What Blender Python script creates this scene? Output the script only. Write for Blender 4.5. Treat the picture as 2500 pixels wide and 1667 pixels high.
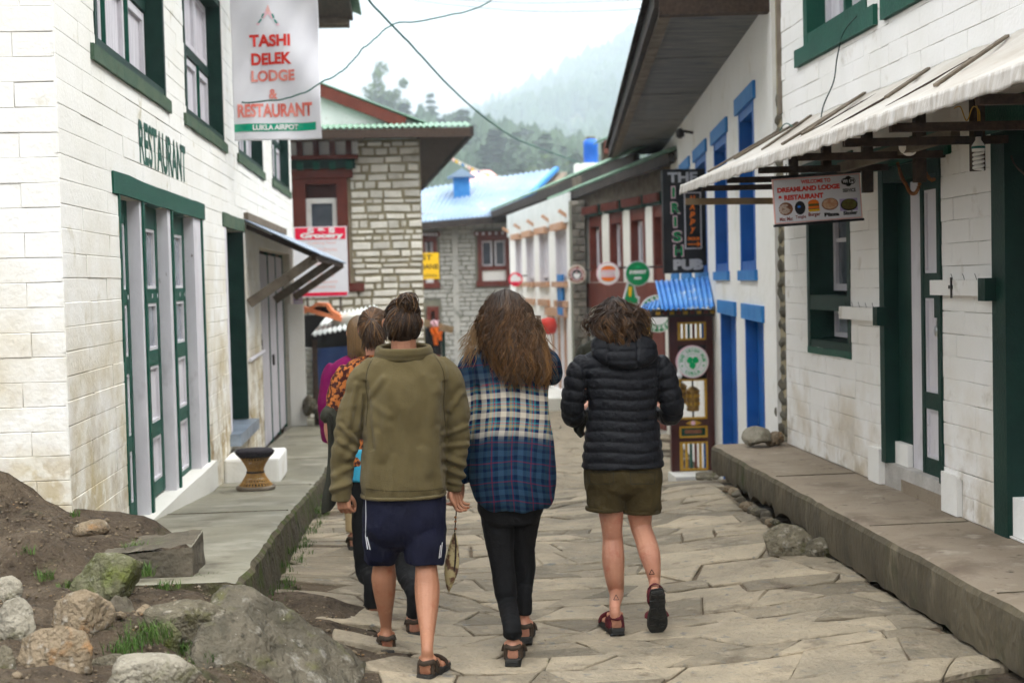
import bpy, bmesh, math, random
import numpy as np
from mathutils import Vector, Matrix, noise as mnoise
R = math.radians
for _o in list(bpy.data.objects): bpy.data.objects.remove(_o)
scene = bpy.context.scene
COL = scene.collection
random.seed(7); rng = np.random.default_rng(7)

# ---------------------------------------------------------------- camera
YAW, PITCH, ROLL, CAMZ, LENS = R(4.04), R(2.47), R(-1.4), 1.80, 50.0
CROT = Matrix.Rotation(-YAW, 3, 'Z') @ Matrix.Rotation(math.pi / 2 - PITCH, 3, 'X') @ Matrix.Rotation(ROLL, 3, 'Z')
CPOS = Vector((0, 0, CAMZ))
cam_d = bpy.data.cameras.new('camera'); cam = bpy.data.objects.new('camera', cam_d); COL.objects.link(cam)
cam.matrix_world = Matrix.Translation(CPOS) @ CROT.to_4x4()
cam_d.lens = LENS; cam_d.sensor_width = 36; cam_d.clip_start = .1; cam_d.clip_end = 6000
cam_d.dof.use_dof = True; cam_d.dof.focus_distance = 6.9; cam_d.dof.aperture_fstop = 2.8
scene.camera = cam

# ---------------------------------------------------------------- world: bright overcast
world = bpy.data.worlds.new('World'); scene.world = world; world.use_nodes = True
_n, _l = world.node_tree.nodes, world.node_tree.links
_n.clear()
SUN_EL, SUN_AZ = R(52), R(100)      # azimuth measured from +Y clockwise
_sky = _n.new('ShaderNodeTexSky'); _sky.sky_type = 'NISHITA'; _sky.sun_disc = False
_sky.sun_elevation = SUN_EL; _sky.sun_rotation = SUN_AZ; _sky.air_density = 1.0; _sky.dust_density = 3.0
_hs = _n.new('ShaderNodeHueSaturation'); _hs.inputs['Saturation'].default_value = .25
_l.new(_sky.outputs[0], _hs.inputs['Color'])
_tc = _n.new('ShaderNodeTexCoord'); _ns = _n.new('ShaderNodeTexNoise'); _ns.inputs['Scale'].default_value = 2.2
_ns.inputs['Detail'].default_value = 5
_l.new(_tc.outputs['Generated'], _ns.inputs['Vector'])
_cr = _n.new('ShaderNodeValToRGB')
_cr.color_ramp.elements[0].position = .3; _cr.color_ramp.elements[0].color = (8.15, 8.2, 8.25, 1)
_cr.color_ramp.elements[1].position = .75; _cr.color_ramp.elements[1].color = (9.95, 9.9, 9.75, 1)
_l.new(_ns.outputs['Fac'], _cr.inputs['Fac'])
_mx = _n.new('ShaderNodeMix'); _mx.data_type = 'RGBA'; _mx.inputs[0].default_value = .86
_l.new(_hs.outputs[0], _mx.inputs[6]); _l.new(_cr.outputs[0], _mx.inputs[7])
# overcast luminance: about three times brighter overhead than at the horizon
_sp = _n.new('ShaderNodeSeparateXYZ'); _l.new(_tc.outputs['Generated'], _sp.inputs[0])
_mr = _n.new('ShaderNodeMapRange'); _mr.inputs[1].default_value = 0; _mr.inputs[2].default_value = 1; _mr.inputs[3].default_value = .225; _mr.inputs[4].default_value = 2.6
_pw = _n.new('ShaderNodeMath'); _pw.operation = 'POWER'; _pw.use_clamp = True; _pw.inputs[1].default_value = 1.6
_l.new(_sp.outputs[2], _pw.inputs[0]); _l.new(_pw.outputs[0], _mr.inputs[0])
_vm = _n.new('ShaderNodeVectorMath'); _vm.operation = 'SCALE'; _l.new(_mx.outputs[2], _vm.inputs[0]); _l.new(_mr.outputs[0], _vm.inputs[3])
_bg = _n.new('ShaderNodeBackground'); _bg.inputs['Strength'].default_value = .12
_l.new(_vm.outputs[0], _bg.inputs['Color'])
_wo = _n.new('ShaderNodeOutputWorld'); _l.new(_bg.outputs[0], _wo.inputs['Surface'])

sun_d = bpy.data.lights.new('sun', 'SUN'); sun = bpy.data.objects.new('sun', sun_d); COL.objects.link(sun)
sun_d.energy = .9; sun_d.angle = R(50); sun_d.color = (1, .96, .89)
sun.rotation_euler = (math.pi / 2 - SUN_EL, 0, math.pi - SUN_AZ)

scene.view_settings.view_transform = 'Standard'; scene.view_settings.look = 'None'
scene.view_settings.exposure = 1.5; scene.view_settings.gamma = 1; scene.view_settings.use_curve_mapping = False
scene.cycles.max_bounces = 7; scene.cycles.diffuse_bounces = 4; scene.cycles.glossy_bounces = 3
scene.cycles.transmission_bounces = 4; scene.cycles.transparent_max_bounces = 6; scene.cycles.volume_bounces = 2
scene.cycles.use_adaptive_sampling = True; scene.cycles.adaptive_threshold = .035
scene.cycles.use_denoising = True; scene.cycles.denoiser = 'OPENIMAGEDENOISE'
scene.cycles.sample_clamp_indirect = 6; scene.cycles.caustics_reflective = False; scene.cycles.caustics_refractive = False

# ---------------------------------------------------------------- pixel -> place (photo pixels 2500x1667, focal length in pixels)
FPX = 2500 * LENS / 36
def ray(sx, sy): return CROT @ Vector(((sx - 1250) / FPX, -(sy - 833.5) / FPX, -1))
def aY(sx, sy, Y): d = ray(sx, sy); return CPOS + d * (Y / d.y)
def aX(sx, sy, X): d = ray(sx, sy); return CPOS + d * (X / d.x)
def aZ(sx, sy, Z): d = ray(sx, sy); return CPOS + d * ((Z - CAMZ) / d.z)
def aPl(sx, sy, o, n): d = ray(sx, sy); return CPOS + d * ((Vector(o) - CPOS).dot(n) / d.dot(n))
def proj(p):
    q = CROT.transposed() @ (Vector(p) - CPOS)
    return 1250 + FPX * q.x / -q.z, 833.5 - FPX * q.y / -q.z
DK = 2500 / 2352
def aD(dx, dy, Y): return aY(dx * DK, dy * DK, Y)

# ---------------------------------------------------------------- materials
MATS = {}
def _socket(bs, *names):
    for n in names:
        if n in bs.inputs: return bs.inputs[n]
def mat(name, c1, c2=None, scale=4., rough=.8, bump=0., bscale=30., metal=0., lo=.35, hi=.65, detail=5., rand=0.,
        stain=None, spec=.22, coord='pos', stretch=(1, 1, 1), sheen=0., alpha=None, trans=0., bump2=None, emit=None):
    """c1/c2 mixed by noise; rand = per-object brightness jitter; stain = (colour, scale, lo, hi[, zlo, zhi])"""
    m = bpy.data.materials.new(name); m.use_nodes = True; MATS[name] = m
    nt = m.node_tree; n, l = nt.nodes, nt.links
    bs = n['Principled BSDF']
    bs.inputs['Roughness'].default_value = rough; bs.inputs['Metallic'].default_value = metal
    s = _socket(bs, 'Specular IOR Level', 'Specular');
    if s: s.default_value = spec
    if sheen: bs.inputs['Sheen Weight'].default_value = sheen
    if trans: bs.inputs['Transmission Weight'].default_value = trans
    if emit: bs.inputs['Emission Color'].default_value = (*emit[:3], 1); bs.inputs['Emission Strength'].default_value = emit[3]
    if coord == 'pos': g = n.new('ShaderNodeNewGeometry'); vec = g.outputs['Position']
    else: g = n.new('ShaderNodeTexCoord'); vec = g.outputs['Object']
    if stretch != (1, 1, 1):
        mp = n.new('ShaderNodeMapping'); mp.inputs['Scale'].default_value = stretch; l.new(vec, mp.inputs[0]); vec = mp.outputs[0]
    def tex(sc, lo_, hi_, det=detail):
        t = n.new('ShaderNodeTexNoise'); t.inputs['Scale'].default_value = sc; t.inputs['Detail'].default_value = det
        t.inputs['Roughness'].default_value = .6
        l.new(vec, t.inputs['Vector'])
        r = n.new('ShaderNodeMapRange'); r.inputs[1].default_value = lo_; r.inputs[2].default_value = hi_
        l.new(t.outputs['Fac'], r.inputs[0]); return r.outputs[0]
    def mix(fac, a, b, mode='MIX'):
        x = n.new('ShaderNodeMix'); x.data_type = 'RGBA'; x.blend_type = mode
        if isinstance(fac, float): x.inputs[0].default_value = fac
        else: l.new(fac, x.inputs[0])
        for i, c in ((6, a), (7, b)):
            if isinstance(c, tuple): x.inputs[i].default_value = (*c[:3], 1)
            else: l.new(c, x.inputs[i])
        return x.outputs[2]
    col = c1
    if c2: col = mix(tex(scale, lo, hi), c1, c2)
    if rand:
        oi = n.new('ShaderNodeObjectInfo')
        mr = n.new('ShaderNodeMapRange'); mr.inputs[3].default_value = 1 - rand; mr.inputs[4].default_value = 1 + rand
        l.new(oi.outputs['Random'], mr.inputs[0])
        cb = n.new('ShaderNodeCombineColor')
        for i in range(3): l.new(mr.outputs[0], cb.inputs[i])
        col = mix(1., col, cb.outputs[0], 'MULTIPLY')
    for st in ([stain] if stain and not isinstance(stain, list) else (stain or [])):
        f = tex(st[1], st[2], st[3], 6)
        if len(st) > 4:
            sp = n.new('ShaderNodeSeparateXYZ'); gg = n.new('ShaderNodeNewGeometry'); l.new(gg.outputs['Position'], sp.inputs[0])
            zr = n.new('ShaderNodeMapRange'); zr.inputs[1].default_value = st[4]; zr.inputs[2].default_value = st[5]
            zr.inputs[3].default_value = 1; zr.inputs[4].default_value = 0; l.new(sp.outputs[2], zr.inputs[0])
            mu = n.new('ShaderNodeMath'); mu.operation = 'MULTIPLY'; l.new(f, mu.inputs[0]); l.new(zr.outputs[0], mu.inputs[1]); f = mu.outputs[0]
        col = mix(f, col, st[0])
    if isinstance(col, tuple): bs.inputs['Base Color'].default_value = (*col[:3], 1)
    else: l.new(col, bs.inputs['Base Color'])
    if bump:
        t = n.new('ShaderNodeTexNoise'); t.inputs['Scale'].default_value = bscale; t.inputs['Detail'].default_value = 6
        l.new(vec, t.inputs['Vector'])
        b = n.new('ShaderNodeBump'); b.inputs['Strength'].default_value = bump; b.inputs['Distance'].default_value = .02
        l.new(t.outputs['Fac'], b.inputs['Height']); out = b.outputs[0]
        if bump2:
            t2 = n.new('ShaderNodeTexNoise'); t2.inputs['Scale'].default_value = bump2[1]; t2.inputs['Detail'].default_value = 3
            l.new(vec, t2.inputs['Vector'])
            b2 = n.new('ShaderNodeBump'); b2.inputs['Strength'].default_value = bump2[0]; b2.inputs['Distance'].default_value = .05
            l.new(t2.outputs['Fac'], b2.inputs['Height']); l.new(out, b2.inputs['Normal']); out = b2.outputs[0]
        l.new(out, bs.inputs['Normal'])
    return m
def attr_mat(name, rough=.8, bump=0., bscale=60., rand=0., attr='col', spec=.4, mult=None):
    """base colour read from a colour attribute laid on the mesh, modulated by fine noise"""
    m = bpy.data.materials.new(name); m.use_nodes = True; MATS[name] = m
    n, l = m.node_tree.nodes, m.node_tree.links; bs = n['Principled BSDF']; bs.inputs['Roughness'].default_value = rough
    s = _socket(bs, 'Specular IOR Level'); s.default_value = spec
    a = n.new('ShaderNodeAttribute'); a.attribute_name = attr
    t = n.new('ShaderNodeTexNoise'); t.inputs['Scale'].default_value = bscale; t.inputs['Detail'].default_value = 5
    g = n.new('ShaderNodeNewGeometry'); l.new(g.outputs['Position'], t.inputs['Vector'])
    r = n.new('ShaderNodeMapRange'); r.inputs[3].default_value = .75; r.inputs[4].default_value = 1.25; l.new(t.outputs['Fac'], r.inputs[0])
    c = n.new('ShaderNodeCombineColor')
    for i in range(3): l.new(r.outputs[0], c.inputs[i])
    x = n.new('ShaderNodeMix'); x.data_type = 'RGBA'; x.blend_type = 'MULTIPLY'; x.inputs[0].default_value = 1
    l.new(a.outputs['Color'], x.inputs[6]); l.new(c.outputs[0], x.inputs[7]); l.new(x.outputs[2], bs.inputs['Base Color'])
    if bump:
        b = n.new('ShaderNodeBump'); b.inputs['Strength'].default_value = bump; b.inputs['Distance'].default_value = .01
        l.new(t.outputs['Fac'], b.inputs['Height']); l.new(b.outputs[0], bs.inputs['Normal'])
    return m

# ---------------------------------------------------------------- mesh building
def tag(o, label=None, cat=None, group=None, kind=None):
    if label: o['label'] = label
    if cat: o['category'] = cat
    if group: o['group'] = group
    if kind: o['kind'] = kind
    return o
def empty(name, loc, label=None, cat=None, group=None, kind=None):
    o = bpy.data.objects.new(name, None); COL.objects.link(o); o.location = loc; o.empty_display_size = .2
    return tag(o, label, cat, group, kind)
def adopt(o, parent):
    if parent is None: return o
    o.parent = parent
    if parent.type == 'EMPTY': o.matrix_parent_inverse = Matrix.Translation(-Vector(parent.location))
    return o
def link(name, me, m=None, parent=None):
    o = bpy.data.objects.new(name, me); COL.objects.link(o)
    if m is not None:
        if len(me.materials): me.materials.clear()
        for q in (m if isinstance(m, (list, tuple)) else [m]): me.materials.append(MATS[q] if isinstance(q, str) else q)
    return adopt(o, parent)
class Frame:
    """a plane set in the place: u along it, v up, w out of it"""
    def __init__(s, o, U, N=None, V=(0, 0, 1)):
        s.o = Vector(o); s.U = Vector(U).normalized(); s.V = Vector(V).normalized(); s.N = Vector(N).normalized() if N else s.U.cross(s.V)
    def p(s, u, v, w=0.): return s.o + s.U * u + s.V * v + s.N * w
    def uv(s, sx, sy, w=0.):
        q = aPl(sx, sy, s.o + s.N * w, s.N) - s.o; return q.dot(s.U), q.dot(s.V)
class MB:
    def __init__(s): s.v = []; s.f = []; s.mi = []; s.cols = None
    def add(s, vs, fs, mi=0):
        b = len(s.v); s.v += [tuple(q) for q in vs]; s.f += [tuple(b + i for i in f) for f in fs]; s.mi += [mi] * len(fs); return s
    def box8(s, P, mi=0):      # P[0:4] one face loop, P[4:8] the opposite loop
        return s.add(P, [(3, 2, 1, 0), (4, 5, 6, 7), (0, 1, 5, 4), (1, 2, 6, 5), (2, 3, 7, 6), (3, 0, 4, 7)], mi)
    def fbox(s, F, u0, u1, v0, v1, w0, w1, mi=0):
        return s.box8([F.p(u0, v0, w0), F.p(u1, v0, w0), F.p(u1, v1, w0), F.p(u0, v1, w0),
                       F.p(u0, v0, w1), F.p(u1, v0, w1), F.p(u1, v1, w1), F.p(u0, v1, w1)], mi)
    def box(s, c, d, rz=0., mi=0):
        F = Frame(c, (math.cos(rz), math.sin(rz), 0)); a, b, h = d[0] / 2, d[1] / 2, d[2] / 2
        return s.fbox(F, -a, a, -h, h, -b, b, mi)
    def beam(s, a, b, w, h, up=(0, 0, 1), mi=0):
        a, b = Vector(a), Vector(b); t = (b - a).normalized(); x = t.cross(Vector(up)).normalized(); y = x.cross(t)
        P = [q + x * (i * w / 2) + y * (j * h / 2) for q in (a, b) for i, j in ((-1, -1), (1, -1), (1, 1), (-1, 1))]
        return s.box8(P, mi)
    def tube(s, pts, r, n=8, caps=True, mi=0):
        pts = [Vector(p) for p in pts]; k = len(pts); rr = r if isinstance(r, (list, tuple, np.ndarray)) else [r] * k
        vs = []; up = Vector((0, 0, 1)); prev = None
        for i, p in enumerate(pts):
            t = (pts[min(i + 1, k - 1)] - pts[max(i - 1, 0)]).normalized()
            if prev is None:
                x = t.cross(up if abs(t.z) < .95 else Vector((1, 0, 0))).normalized()
            else:
                x = (prev - t * prev.dot(t)).normalized()
            prev = x; y = t.cross(x)
            vs += [p + (x * math.cos(2 * math.pi * j / n) + y * math.sin(2 * math.pi * j / n)) * rr[i] for j in range(n)]
        fs = [(i * n + j, i * n + (j + 1) % n, (i + 1) * n + (j + 1) % n, (i + 1) * n + j) for i in range(k - 1) for j in range(n)]
        if caps: fs += [tuple(range(n - 1, -1, -1)), tuple((k - 1) * n + j for j in range(n))]
        return s.add(vs, fs, mi)
    def cyl(s, c, r, h, n=20, r2=None, mi=0):
        c = Vector(c); return s.tube([c, c + Vector((0, 0, h))], [r, r if r2 is None else r2], n, True, mi)
    def prism(s, F, poly, w0, w1, mi=0):
        k = len(poly); vs = [F.p(u, v, w0) for u, v in poly] + [F.p(u, v, w1) for u, v in poly]
        return s.add(vs, [tuple(range(k - 1, -1, -1)), tuple(range(k, 2 * k))] + [(i, (i + 1) % k, k + (i + 1) % k, k + i) for i in range(k)], mi)
    def lathe(s, c, prof, n=20, mi=0, axis=None):
        c = Vector(c); z = Vector(axis or (0, 0, 1)).normalized(); x = z.orthogonal().normalized(); y = z.cross(x)
        vs = [c + z * h + (x * math.cos(2 * math.pi * j / n) + y * math.sin(2 * math.pi * j / n)) * r for r, h in prof for j in range(n)]
        k = len(prof)
        fs = [(i * n + j, i * n + (j + 1) % n, (i + 1) * n + (j + 1) % n, (i + 1) * n + j) for i in range(k - 1) for j in range(n)]
        fs += [tuple(range(n - 1, -1, -1)), tuple((k - 1) * n + j for j in range(n))]
        return s.add(vs, fs, mi)
    def grid(s, fn, nu, nv, thick=0., mi=0):
        """sheet fn(a,b) a,b in 0..1; given thickness along its normals"""
        g = [[Vector(fn(i / nu, j / nv)) for j in range(nv + 1)] for i in range(nu + 1)]
        W = nv + 1
        fs = [(i * W + j, (i + 1) * W + j, (i + 1) * W + j + 1, i * W + j + 1) for i in range(nu) for j in range(nv)]
        vs = [q for r_ in g for q in r_]
        if thick:
            off = []
            for i in range(nu + 1):
                for j in range(nv + 1):
                    a = g[min(i + 1, nu)][j] - g[max(i - 1, 0)][j]; b = g[i][min(j + 1, nv)] - g[i][max(j - 1, 0)]
                    off.append(g[i][j] - a.cross(b).normalized() * thick)
            N = len(vs); vs = vs + off
            fs2 = [tuple(N + q for q in reversed(f)) for f in fs]
            rim = [i * W for i in range(nu + 1)] + [nu * W + j for j in range(1, W)] + [i * W + nv for i in range(nu - 1, -1, -1)] + [j for j in range(nv - 1, 0, -1)]
            fs = fs + fs2 + [(rim[k], rim[k - 1], N + rim[k - 1], N + rim[k]) for k in range(len(rim))]
        return s.add(vs, fs, mi)
    def mesh(s, name, smooth=False, fix=True):
        me = bpy.data.meshes.new(name); me.from_pydata(s.v, [], s.f)
        if any(s.mi): me.polygons.foreach_set('material_index', s.mi)
        if fix and len(s.f) < 20000:
            bm = bmesh.new(); bm.from_mesh(me); bmesh.ops.recalc_face_normals(bm, faces=bm.faces); bm.to_mesh(me); bm.free()
        if smooth: me.polygons.foreach_set('use_smooth', [True] * len(me.polygons))
        me.update(); return me
    def build(s, name, m, parent=None, smooth=False, fix=True):
        return link(name, s.mesh(name, smooth, fix), m, parent)
def smooth_by_angle(o, ang=35):
    me = o.data; me.polygons.foreach_set('use_smooth', [True] * len(me.polygons))
    bm = bmesh.new(); bm.from_mesh(me)
    for e in bm.edges: e.smooth = len(e.link_faces) == 2 and e.calc_face_angle(0) < R(ang)
    bm.to_mesh(me); bm.free(); return o
def set_cols(me, cols, name='col'):
    a = me.color_attributes.new(name, 'FLOAT_COLOR', 'POINT'); c = np.ones((len(me.vertices), 4), 'f'); c[:, :3] = cols
    a.data.foreach_set('color', c.ravel())
def text(s, F, u, v, size, m, parent, name='lettering', w=.004, depth=.004, align='CENTER', width=None, height=None, bold=0., shear=0., spacing=1., bend=None, vert=False):
    """flat lettering lying on frame F; u,v = anchor; width/height squeeze it to fit"""
    c = bpy.data.curves.new(name, 'FONT'); c.body = s; c.size = size; c.align_x = align; c.align_y = 'CENTER'; c.offset = bold; c.shear = shear
    c.space_character = spacing; c.resolution_u = 4
    t = bpy.data.objects.new('tmp', c); me = bpy.data.meshes.new_from_object(t); me.name = name
    bpy.data.objects.remove(t); bpy.data.curves.remove(c)
    co = np.empty(len(me.vertices) * 3, 'f'); me.vertices.foreach_get('co', co); co = co.reshape(-1, 3)
    if len(co) == 0: return None
    lo, hi = co.min(0), co.max(0)
    kx = width / (hi[0] - lo[0]) if width else 1.; ky = height / (hi[1] - lo[1]) if height else 1.
    cy = (lo[1] + hi[1]) / 2
    pts = []
    for x, y, z in co:
        a, b = x * kx, (y - cy) * ky
        if bend: pts.append(bend(u + a, v + b, w))
        else: pts.append(F.p(u + a, v + b, w))
    me.vertices.foreach_set('co', np.array([tuple(q) for q in pts], 'f').ravel()); me.update()
    return link(name, me, m, parent)
def ring_text(s, F, u, v, rad, size, m, parent, a0, step, inward=False, w=.004, bold=.002):
    """letters set round a circle, starting at angle a0 (degrees, from +u), clockwise"""
    for i, ch in enumerate(s):
        if ch == ' ': continue
        a = R(a0 - i * step) if not inward else R(a0 + i * step)
        rx = Vector((math.sin(a), -math.cos(a))) if not inward else Vector((-math.sin(a), math.cos(a)))
        ry = Vector((math.cos(a), math.sin(a))) if not inward else Vector((-math.cos(a), -math.sin(a)))
        cx, cy = u + rad * math.cos(a), v + rad * math.sin(a)
        G = Frame(F.p(cx, cy, 0), F.U * rx.x + F.V * rx.y, F.N, F.U * ry.x + F.V * ry.y)
        text(ch, G, 0, 0, size, m, parent, 'letter', w=w, bold=bold)
def disc(F, u, v, r, n=40): return [(u + r * math.cos(2 * math.pi * i / n), v + r * math.sin(2 * math.pi * i / n)) for i in range(n)]
def fbm(p, o=4): return mnoise.fractal(Vector(p), 1., 2., o)
# ================================================================ MATERIALS
mat('soil', (.046, .033, .021), (.088, .066, .044), 5, .97, 1., 55, detail=9, stain=[((.035, .05, .012), 2.2, .58, .75), ((.17, .14, .1), 60, .62, .72), ((.025, .017, .01), 14, .56, .7)], bump2=(.9, 18))
mat('paving', (.275, .228, .158), (.185, .157, .113), 3.1, .78, .8, 34, rand=.4, detail=9, stain=[((.31, .262, .19), 7, .55, .72), ((.11, .083, .055), 4.3, .59, .74), ((.13, .13, .12), 12, .6, .72), ((.06, .05, .04), 70, .64, .72), ((.36, .33, .28), 95, .68, .75)], bump2=(.55, 9))
mat('pave_conc', (.215, .2, .145), (.155, .145, .105), 1.3, .5, .15, 40, stain=[((.29, .275, .22), 2.4, .5, .68), ((.1, .085, .055), 3.4, .55, .7), ((.07, .06, .04), 14, .64, .74)])
mat('moss_conc', (.095, .08, .05), (.06, .05, .03), 6, .95, .9, 40, stain=[((.05, .068, .008), 5, .5, .64), ((.025, .022, .014), 9, .56, .7), ((.16, .14, .1), 12, .62, .74)], bump2=(.8, 12))
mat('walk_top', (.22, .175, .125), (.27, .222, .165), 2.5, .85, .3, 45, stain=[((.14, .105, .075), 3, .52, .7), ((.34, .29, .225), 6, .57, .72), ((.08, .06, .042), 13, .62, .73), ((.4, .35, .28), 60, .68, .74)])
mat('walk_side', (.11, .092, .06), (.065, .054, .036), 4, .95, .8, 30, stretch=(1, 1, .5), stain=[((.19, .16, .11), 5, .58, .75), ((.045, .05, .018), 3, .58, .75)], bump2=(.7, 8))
mat('rock', (.155, .135, .092), (.08, .069, .047), 13, .92, .9, 60, rand=.22, coord='obj', detail=8, stain=[((.26, .235, .185), 22, .55, .68), ((.085, .085, .022), 7, .56, .74), ((.03, .026, .02), 17, .6, .74), ((.34, .32, .28), 80, .66, .74)], bump2=(.8, 16))
mat('rock_lichen', (.13, .125, .075), (.075, .08, .026), 13, .92, .9, 60, coord='obj', detail=8, stain=[((.26, .25, .2), 24, .58, .7), ((.03, .03, .016), 18, .6, .75), ((.1, .12, .02), 6, .55, .7)], bump2=(.8, 16))
mat('rock_warm', (.23, .18, .12), (.14, .105, .065), 12, .92, .9, 60, rand=.15, coord='obj', detail=8, stain=[((.26, .13, .045), 8, .58, .72), ((.3, .27, .22), 24, .58, .7), ((.05, .04, .03), 18, .6, .74)], bump2=(.8, 16))
mat('rock_pale', (.29, .265, .21), (.2, .18, .135), 13, .92, .8, 60, rand=.12, coord='obj', detail=8, stain=[((.12, .115, .06), 9, .57, .73), ((.38, .36, .31), 26, .6, .7), ((.07, .06, .045), 20, .62, .76)], bump2=(.7, 16))
mat('old_conc', (0.124, 0.105, 0.077), (0.068, 0.059, 0.043), 4, .95, .9, 30, stain=[((0.205, 0.180, 0.136), 6, .56, .72), ((0.037, 0.056, 0.012), 3, .6, .75)], bump2=(.6, 8))
mat('grass', (.035, .085, .012), (.08, .125, .025), 8, .7)
mat('white_wash_l', (.82, .815, .785), (.775, .765, .715), 1.6, .9, .2, 40, bump2=(.1, 9), stain=[((.52, .44, .28), 1.6, .38, .62, 1.0, 2.3), ((.3, .22, .11), 2.4, .44, .64, .5, 1.45), ((.74, .72, .64), 9, .52, .62, .5, 1.6), ((.5, .46, .33), 5, .62, .78)])
mat('white_wash_r', (.84, .83, .815), (.79, .78, .75), 1.6, .9, .2, 40, bump2=(.1, 9), stain=[((.55, .47, .35), 2.1, .46, .7, .45, 1.5), ((.4, .33, .23), 5, .5, .68, .42, .85), ((.56, .52, .46), 5, .6, .76)])
mat('joint_l', (.66, .635, .56), (.55, .51, .43), 6, .95, .4, 60)
mat('joint_r', (.52, .5, .47), (.38, .36, .33), 6, .95, .4, 60)
mat('plaster', (.84, .835, .81), (.79, .78, .74), 1.2, .9, .2, 30, bump2=(.3, 6), stain=((.55, .5, .38), 1.6, .6, .8))
mat('plaster_cream', (.66, .65, .59), (.73, .72, .67), 1.2, .9, .2, 30)
mat('green', (.004, .062, .04), (.008, .085, .056), 6, .5, .25, 60, stain=[((.09, .16, .12), 14, .66, .78), ((.3, .33, .28), 40, .7, .76)])
mat('green_dark', (.004, .026, .019), (.006, .036, .026), 6, .55, .15, 50)
mat('green_sill', (.05, .095, .062), (.085, .12, .075), 5, .75, .3, 40, stain=((.05, .055, .03), 9, .6, .75))
mat('lilac', (.66, .645, .68), (.58, .56, .6), 5, .6, .12, 40, stain=[((.2, .17, .16), 22, .68, .76), ((.42, .4, .42), 6, .6, .8)], stretch=(1, 1, .5))
mat('lilac_dim', (.52, .5, .53), (.42, .4, .43), 5, .7, .1, 40, stretch=(1, 1, .4))
mat('glass', (.05, .06, .075), (.1, .115, .14), 2.2, .08, spec=.6)
mat('glass_pale', (.33, .36, .4), (.16, .18, .21), 3.2, .1, spec=.6)
mat('curtain', (.66, .64, .68), (.5, .48, .52), 9, .9, stretch=(3, 3, .3))
mat('wood_dark', (.075, .05, .036), (.04, .027, .02), 5, .8, .5, 30, stretch=(6, 1, 6), rand=.15)
mat('wood_grey', (.2, .165, .125), (.12, .095, .07), 6, .85, .5, 30, rand=.2)
mat('wood_raw', (.36, .26, .15), (.26, .18, .1), 6, .8, .3, 30)
mat('maroon', (.15, .036, .023), (.11, .026, .017), 4, .6, .1, 30)
mat('maroon_dark', (.09, .028, .022), (.065, .02, .016), 4, .6)
mat('blue', (.003, .085, .34), (.004, .11, .42), 3, .5, .1, 30)
mat('blue_light', (.02, .17, .47), (.045, .22, .52), 6, .6, .2, 40)
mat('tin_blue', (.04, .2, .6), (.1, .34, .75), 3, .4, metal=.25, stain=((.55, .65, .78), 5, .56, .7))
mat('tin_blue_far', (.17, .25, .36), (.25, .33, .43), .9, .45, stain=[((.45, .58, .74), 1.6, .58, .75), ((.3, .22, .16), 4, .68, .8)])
mat('tin_green', (.11, .22, .15), (.2, .31, .23), 2, .5, stain=((.12, .13, .09), 4, .62, .78))
mat('tin_white', (.62, .66, .64), (.74, .77, .75), 3, .45, stain=((.3, .28, .24), 6, .62, .78))
mat('tin_grey', (.16, .2, .26), (.3, .36, .44), 4, .4, metal=.4, stain=((.2, .14, .1), 7, .6, .75))
mat('stone_d', (.76, .735, .66), (.62, .59, .51), 3.4, .9, .5, 20, rand=.2, stain=[((.34, .3, .21), 3.4, .6, .8), ((.72, .71, .66), 4, .58, .75)])
mat('mortar_d', (.38, .335, .23), (.27, .235, .15), 4, .95, .5, 30)
mat('stone_e', (.34, .34, .31), (.5, .49, .45), 1.8, .9, .3, 12, lo=.3, hi=.7, stain=((.2, .21, .17), 3, .55, .7))
mat('mortar_e', (.22, .22, .17), (.16, .16, .12), 4, .95)
mat('soffit', (.12, .124, .13), (.19, .185, .175), 2.5, .8, .2, 12, stretch=(1, 5, 1), stain=[((.3, .28, .25), 4, .58, .7), ((.07, .085, .11), 2, .55, .7)])
mat('fascia', (.028, .024, .022), (.05, .04, .034), 4, .85)
mat('black', (.012, .012, .013), (.02, .02, .021), 6, .6)
mat('iron', (.03, .03, .032), (.06, .055, .05), 12, .5, metal=.6)
mat('steel', (.55, .56, .58), None, 4, .3, metal=1.)
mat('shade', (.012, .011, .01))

# ================================================================ GROUND
_gy = [-30, 5, 7, 9.5, 11.5, 13.5, 15.5, 18, 22, 26, 45, 80]
_gl = [.2, .2, .16, .03, -.1, -.22, -.36, -.5, -.62, -.8, -.95, -.95]
_gc = [0, 0, 0, 0, -.08, -.25, -.45, -.7, -.9, -.98, -1., -1.]
_gr = [.1, .1, .08, .08, .09, -.2, -.55, -.86, -.95, -1., -1., -1.]
def G(x, y):
    l, c, r = np.interp(y, _gy, _gl), np.interp(y, _gy, _gc), np.interp(y, _gy, _gr)
    if x < .3: k = min(1, max(0, (.3 - x) / 1.2)); return c + (l - c) * k * k * (3 - 2 * k)
    k = min(1, max(0, (x - 1.1) / 1.3)); return c + (r - c) * k * k * (3 - 2 * k)
_bank = [(0, 1660, 5.), (400, 1640, 5.3), (0, 1140, 7.25), (180, 1268, 7.25), (90, 1450, 6.), (300, 1500, 5.9), (480, 1600, 5.9), (640, 1650, 6.3),
         (330, 1430, 6.4), (440, 1440, 6.5), (530, 1480, 6.45), (-500, 1100, 7.2), (-500, 1500, 5.), (230, 1310, 6.9), (60, 1300, 6.6), (64, 1180, 7.25), (120, 1222, 7.25), (60, 1240, 6.95), (390, 1425, 6.3), (470, 1428, 6.3)]
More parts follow.
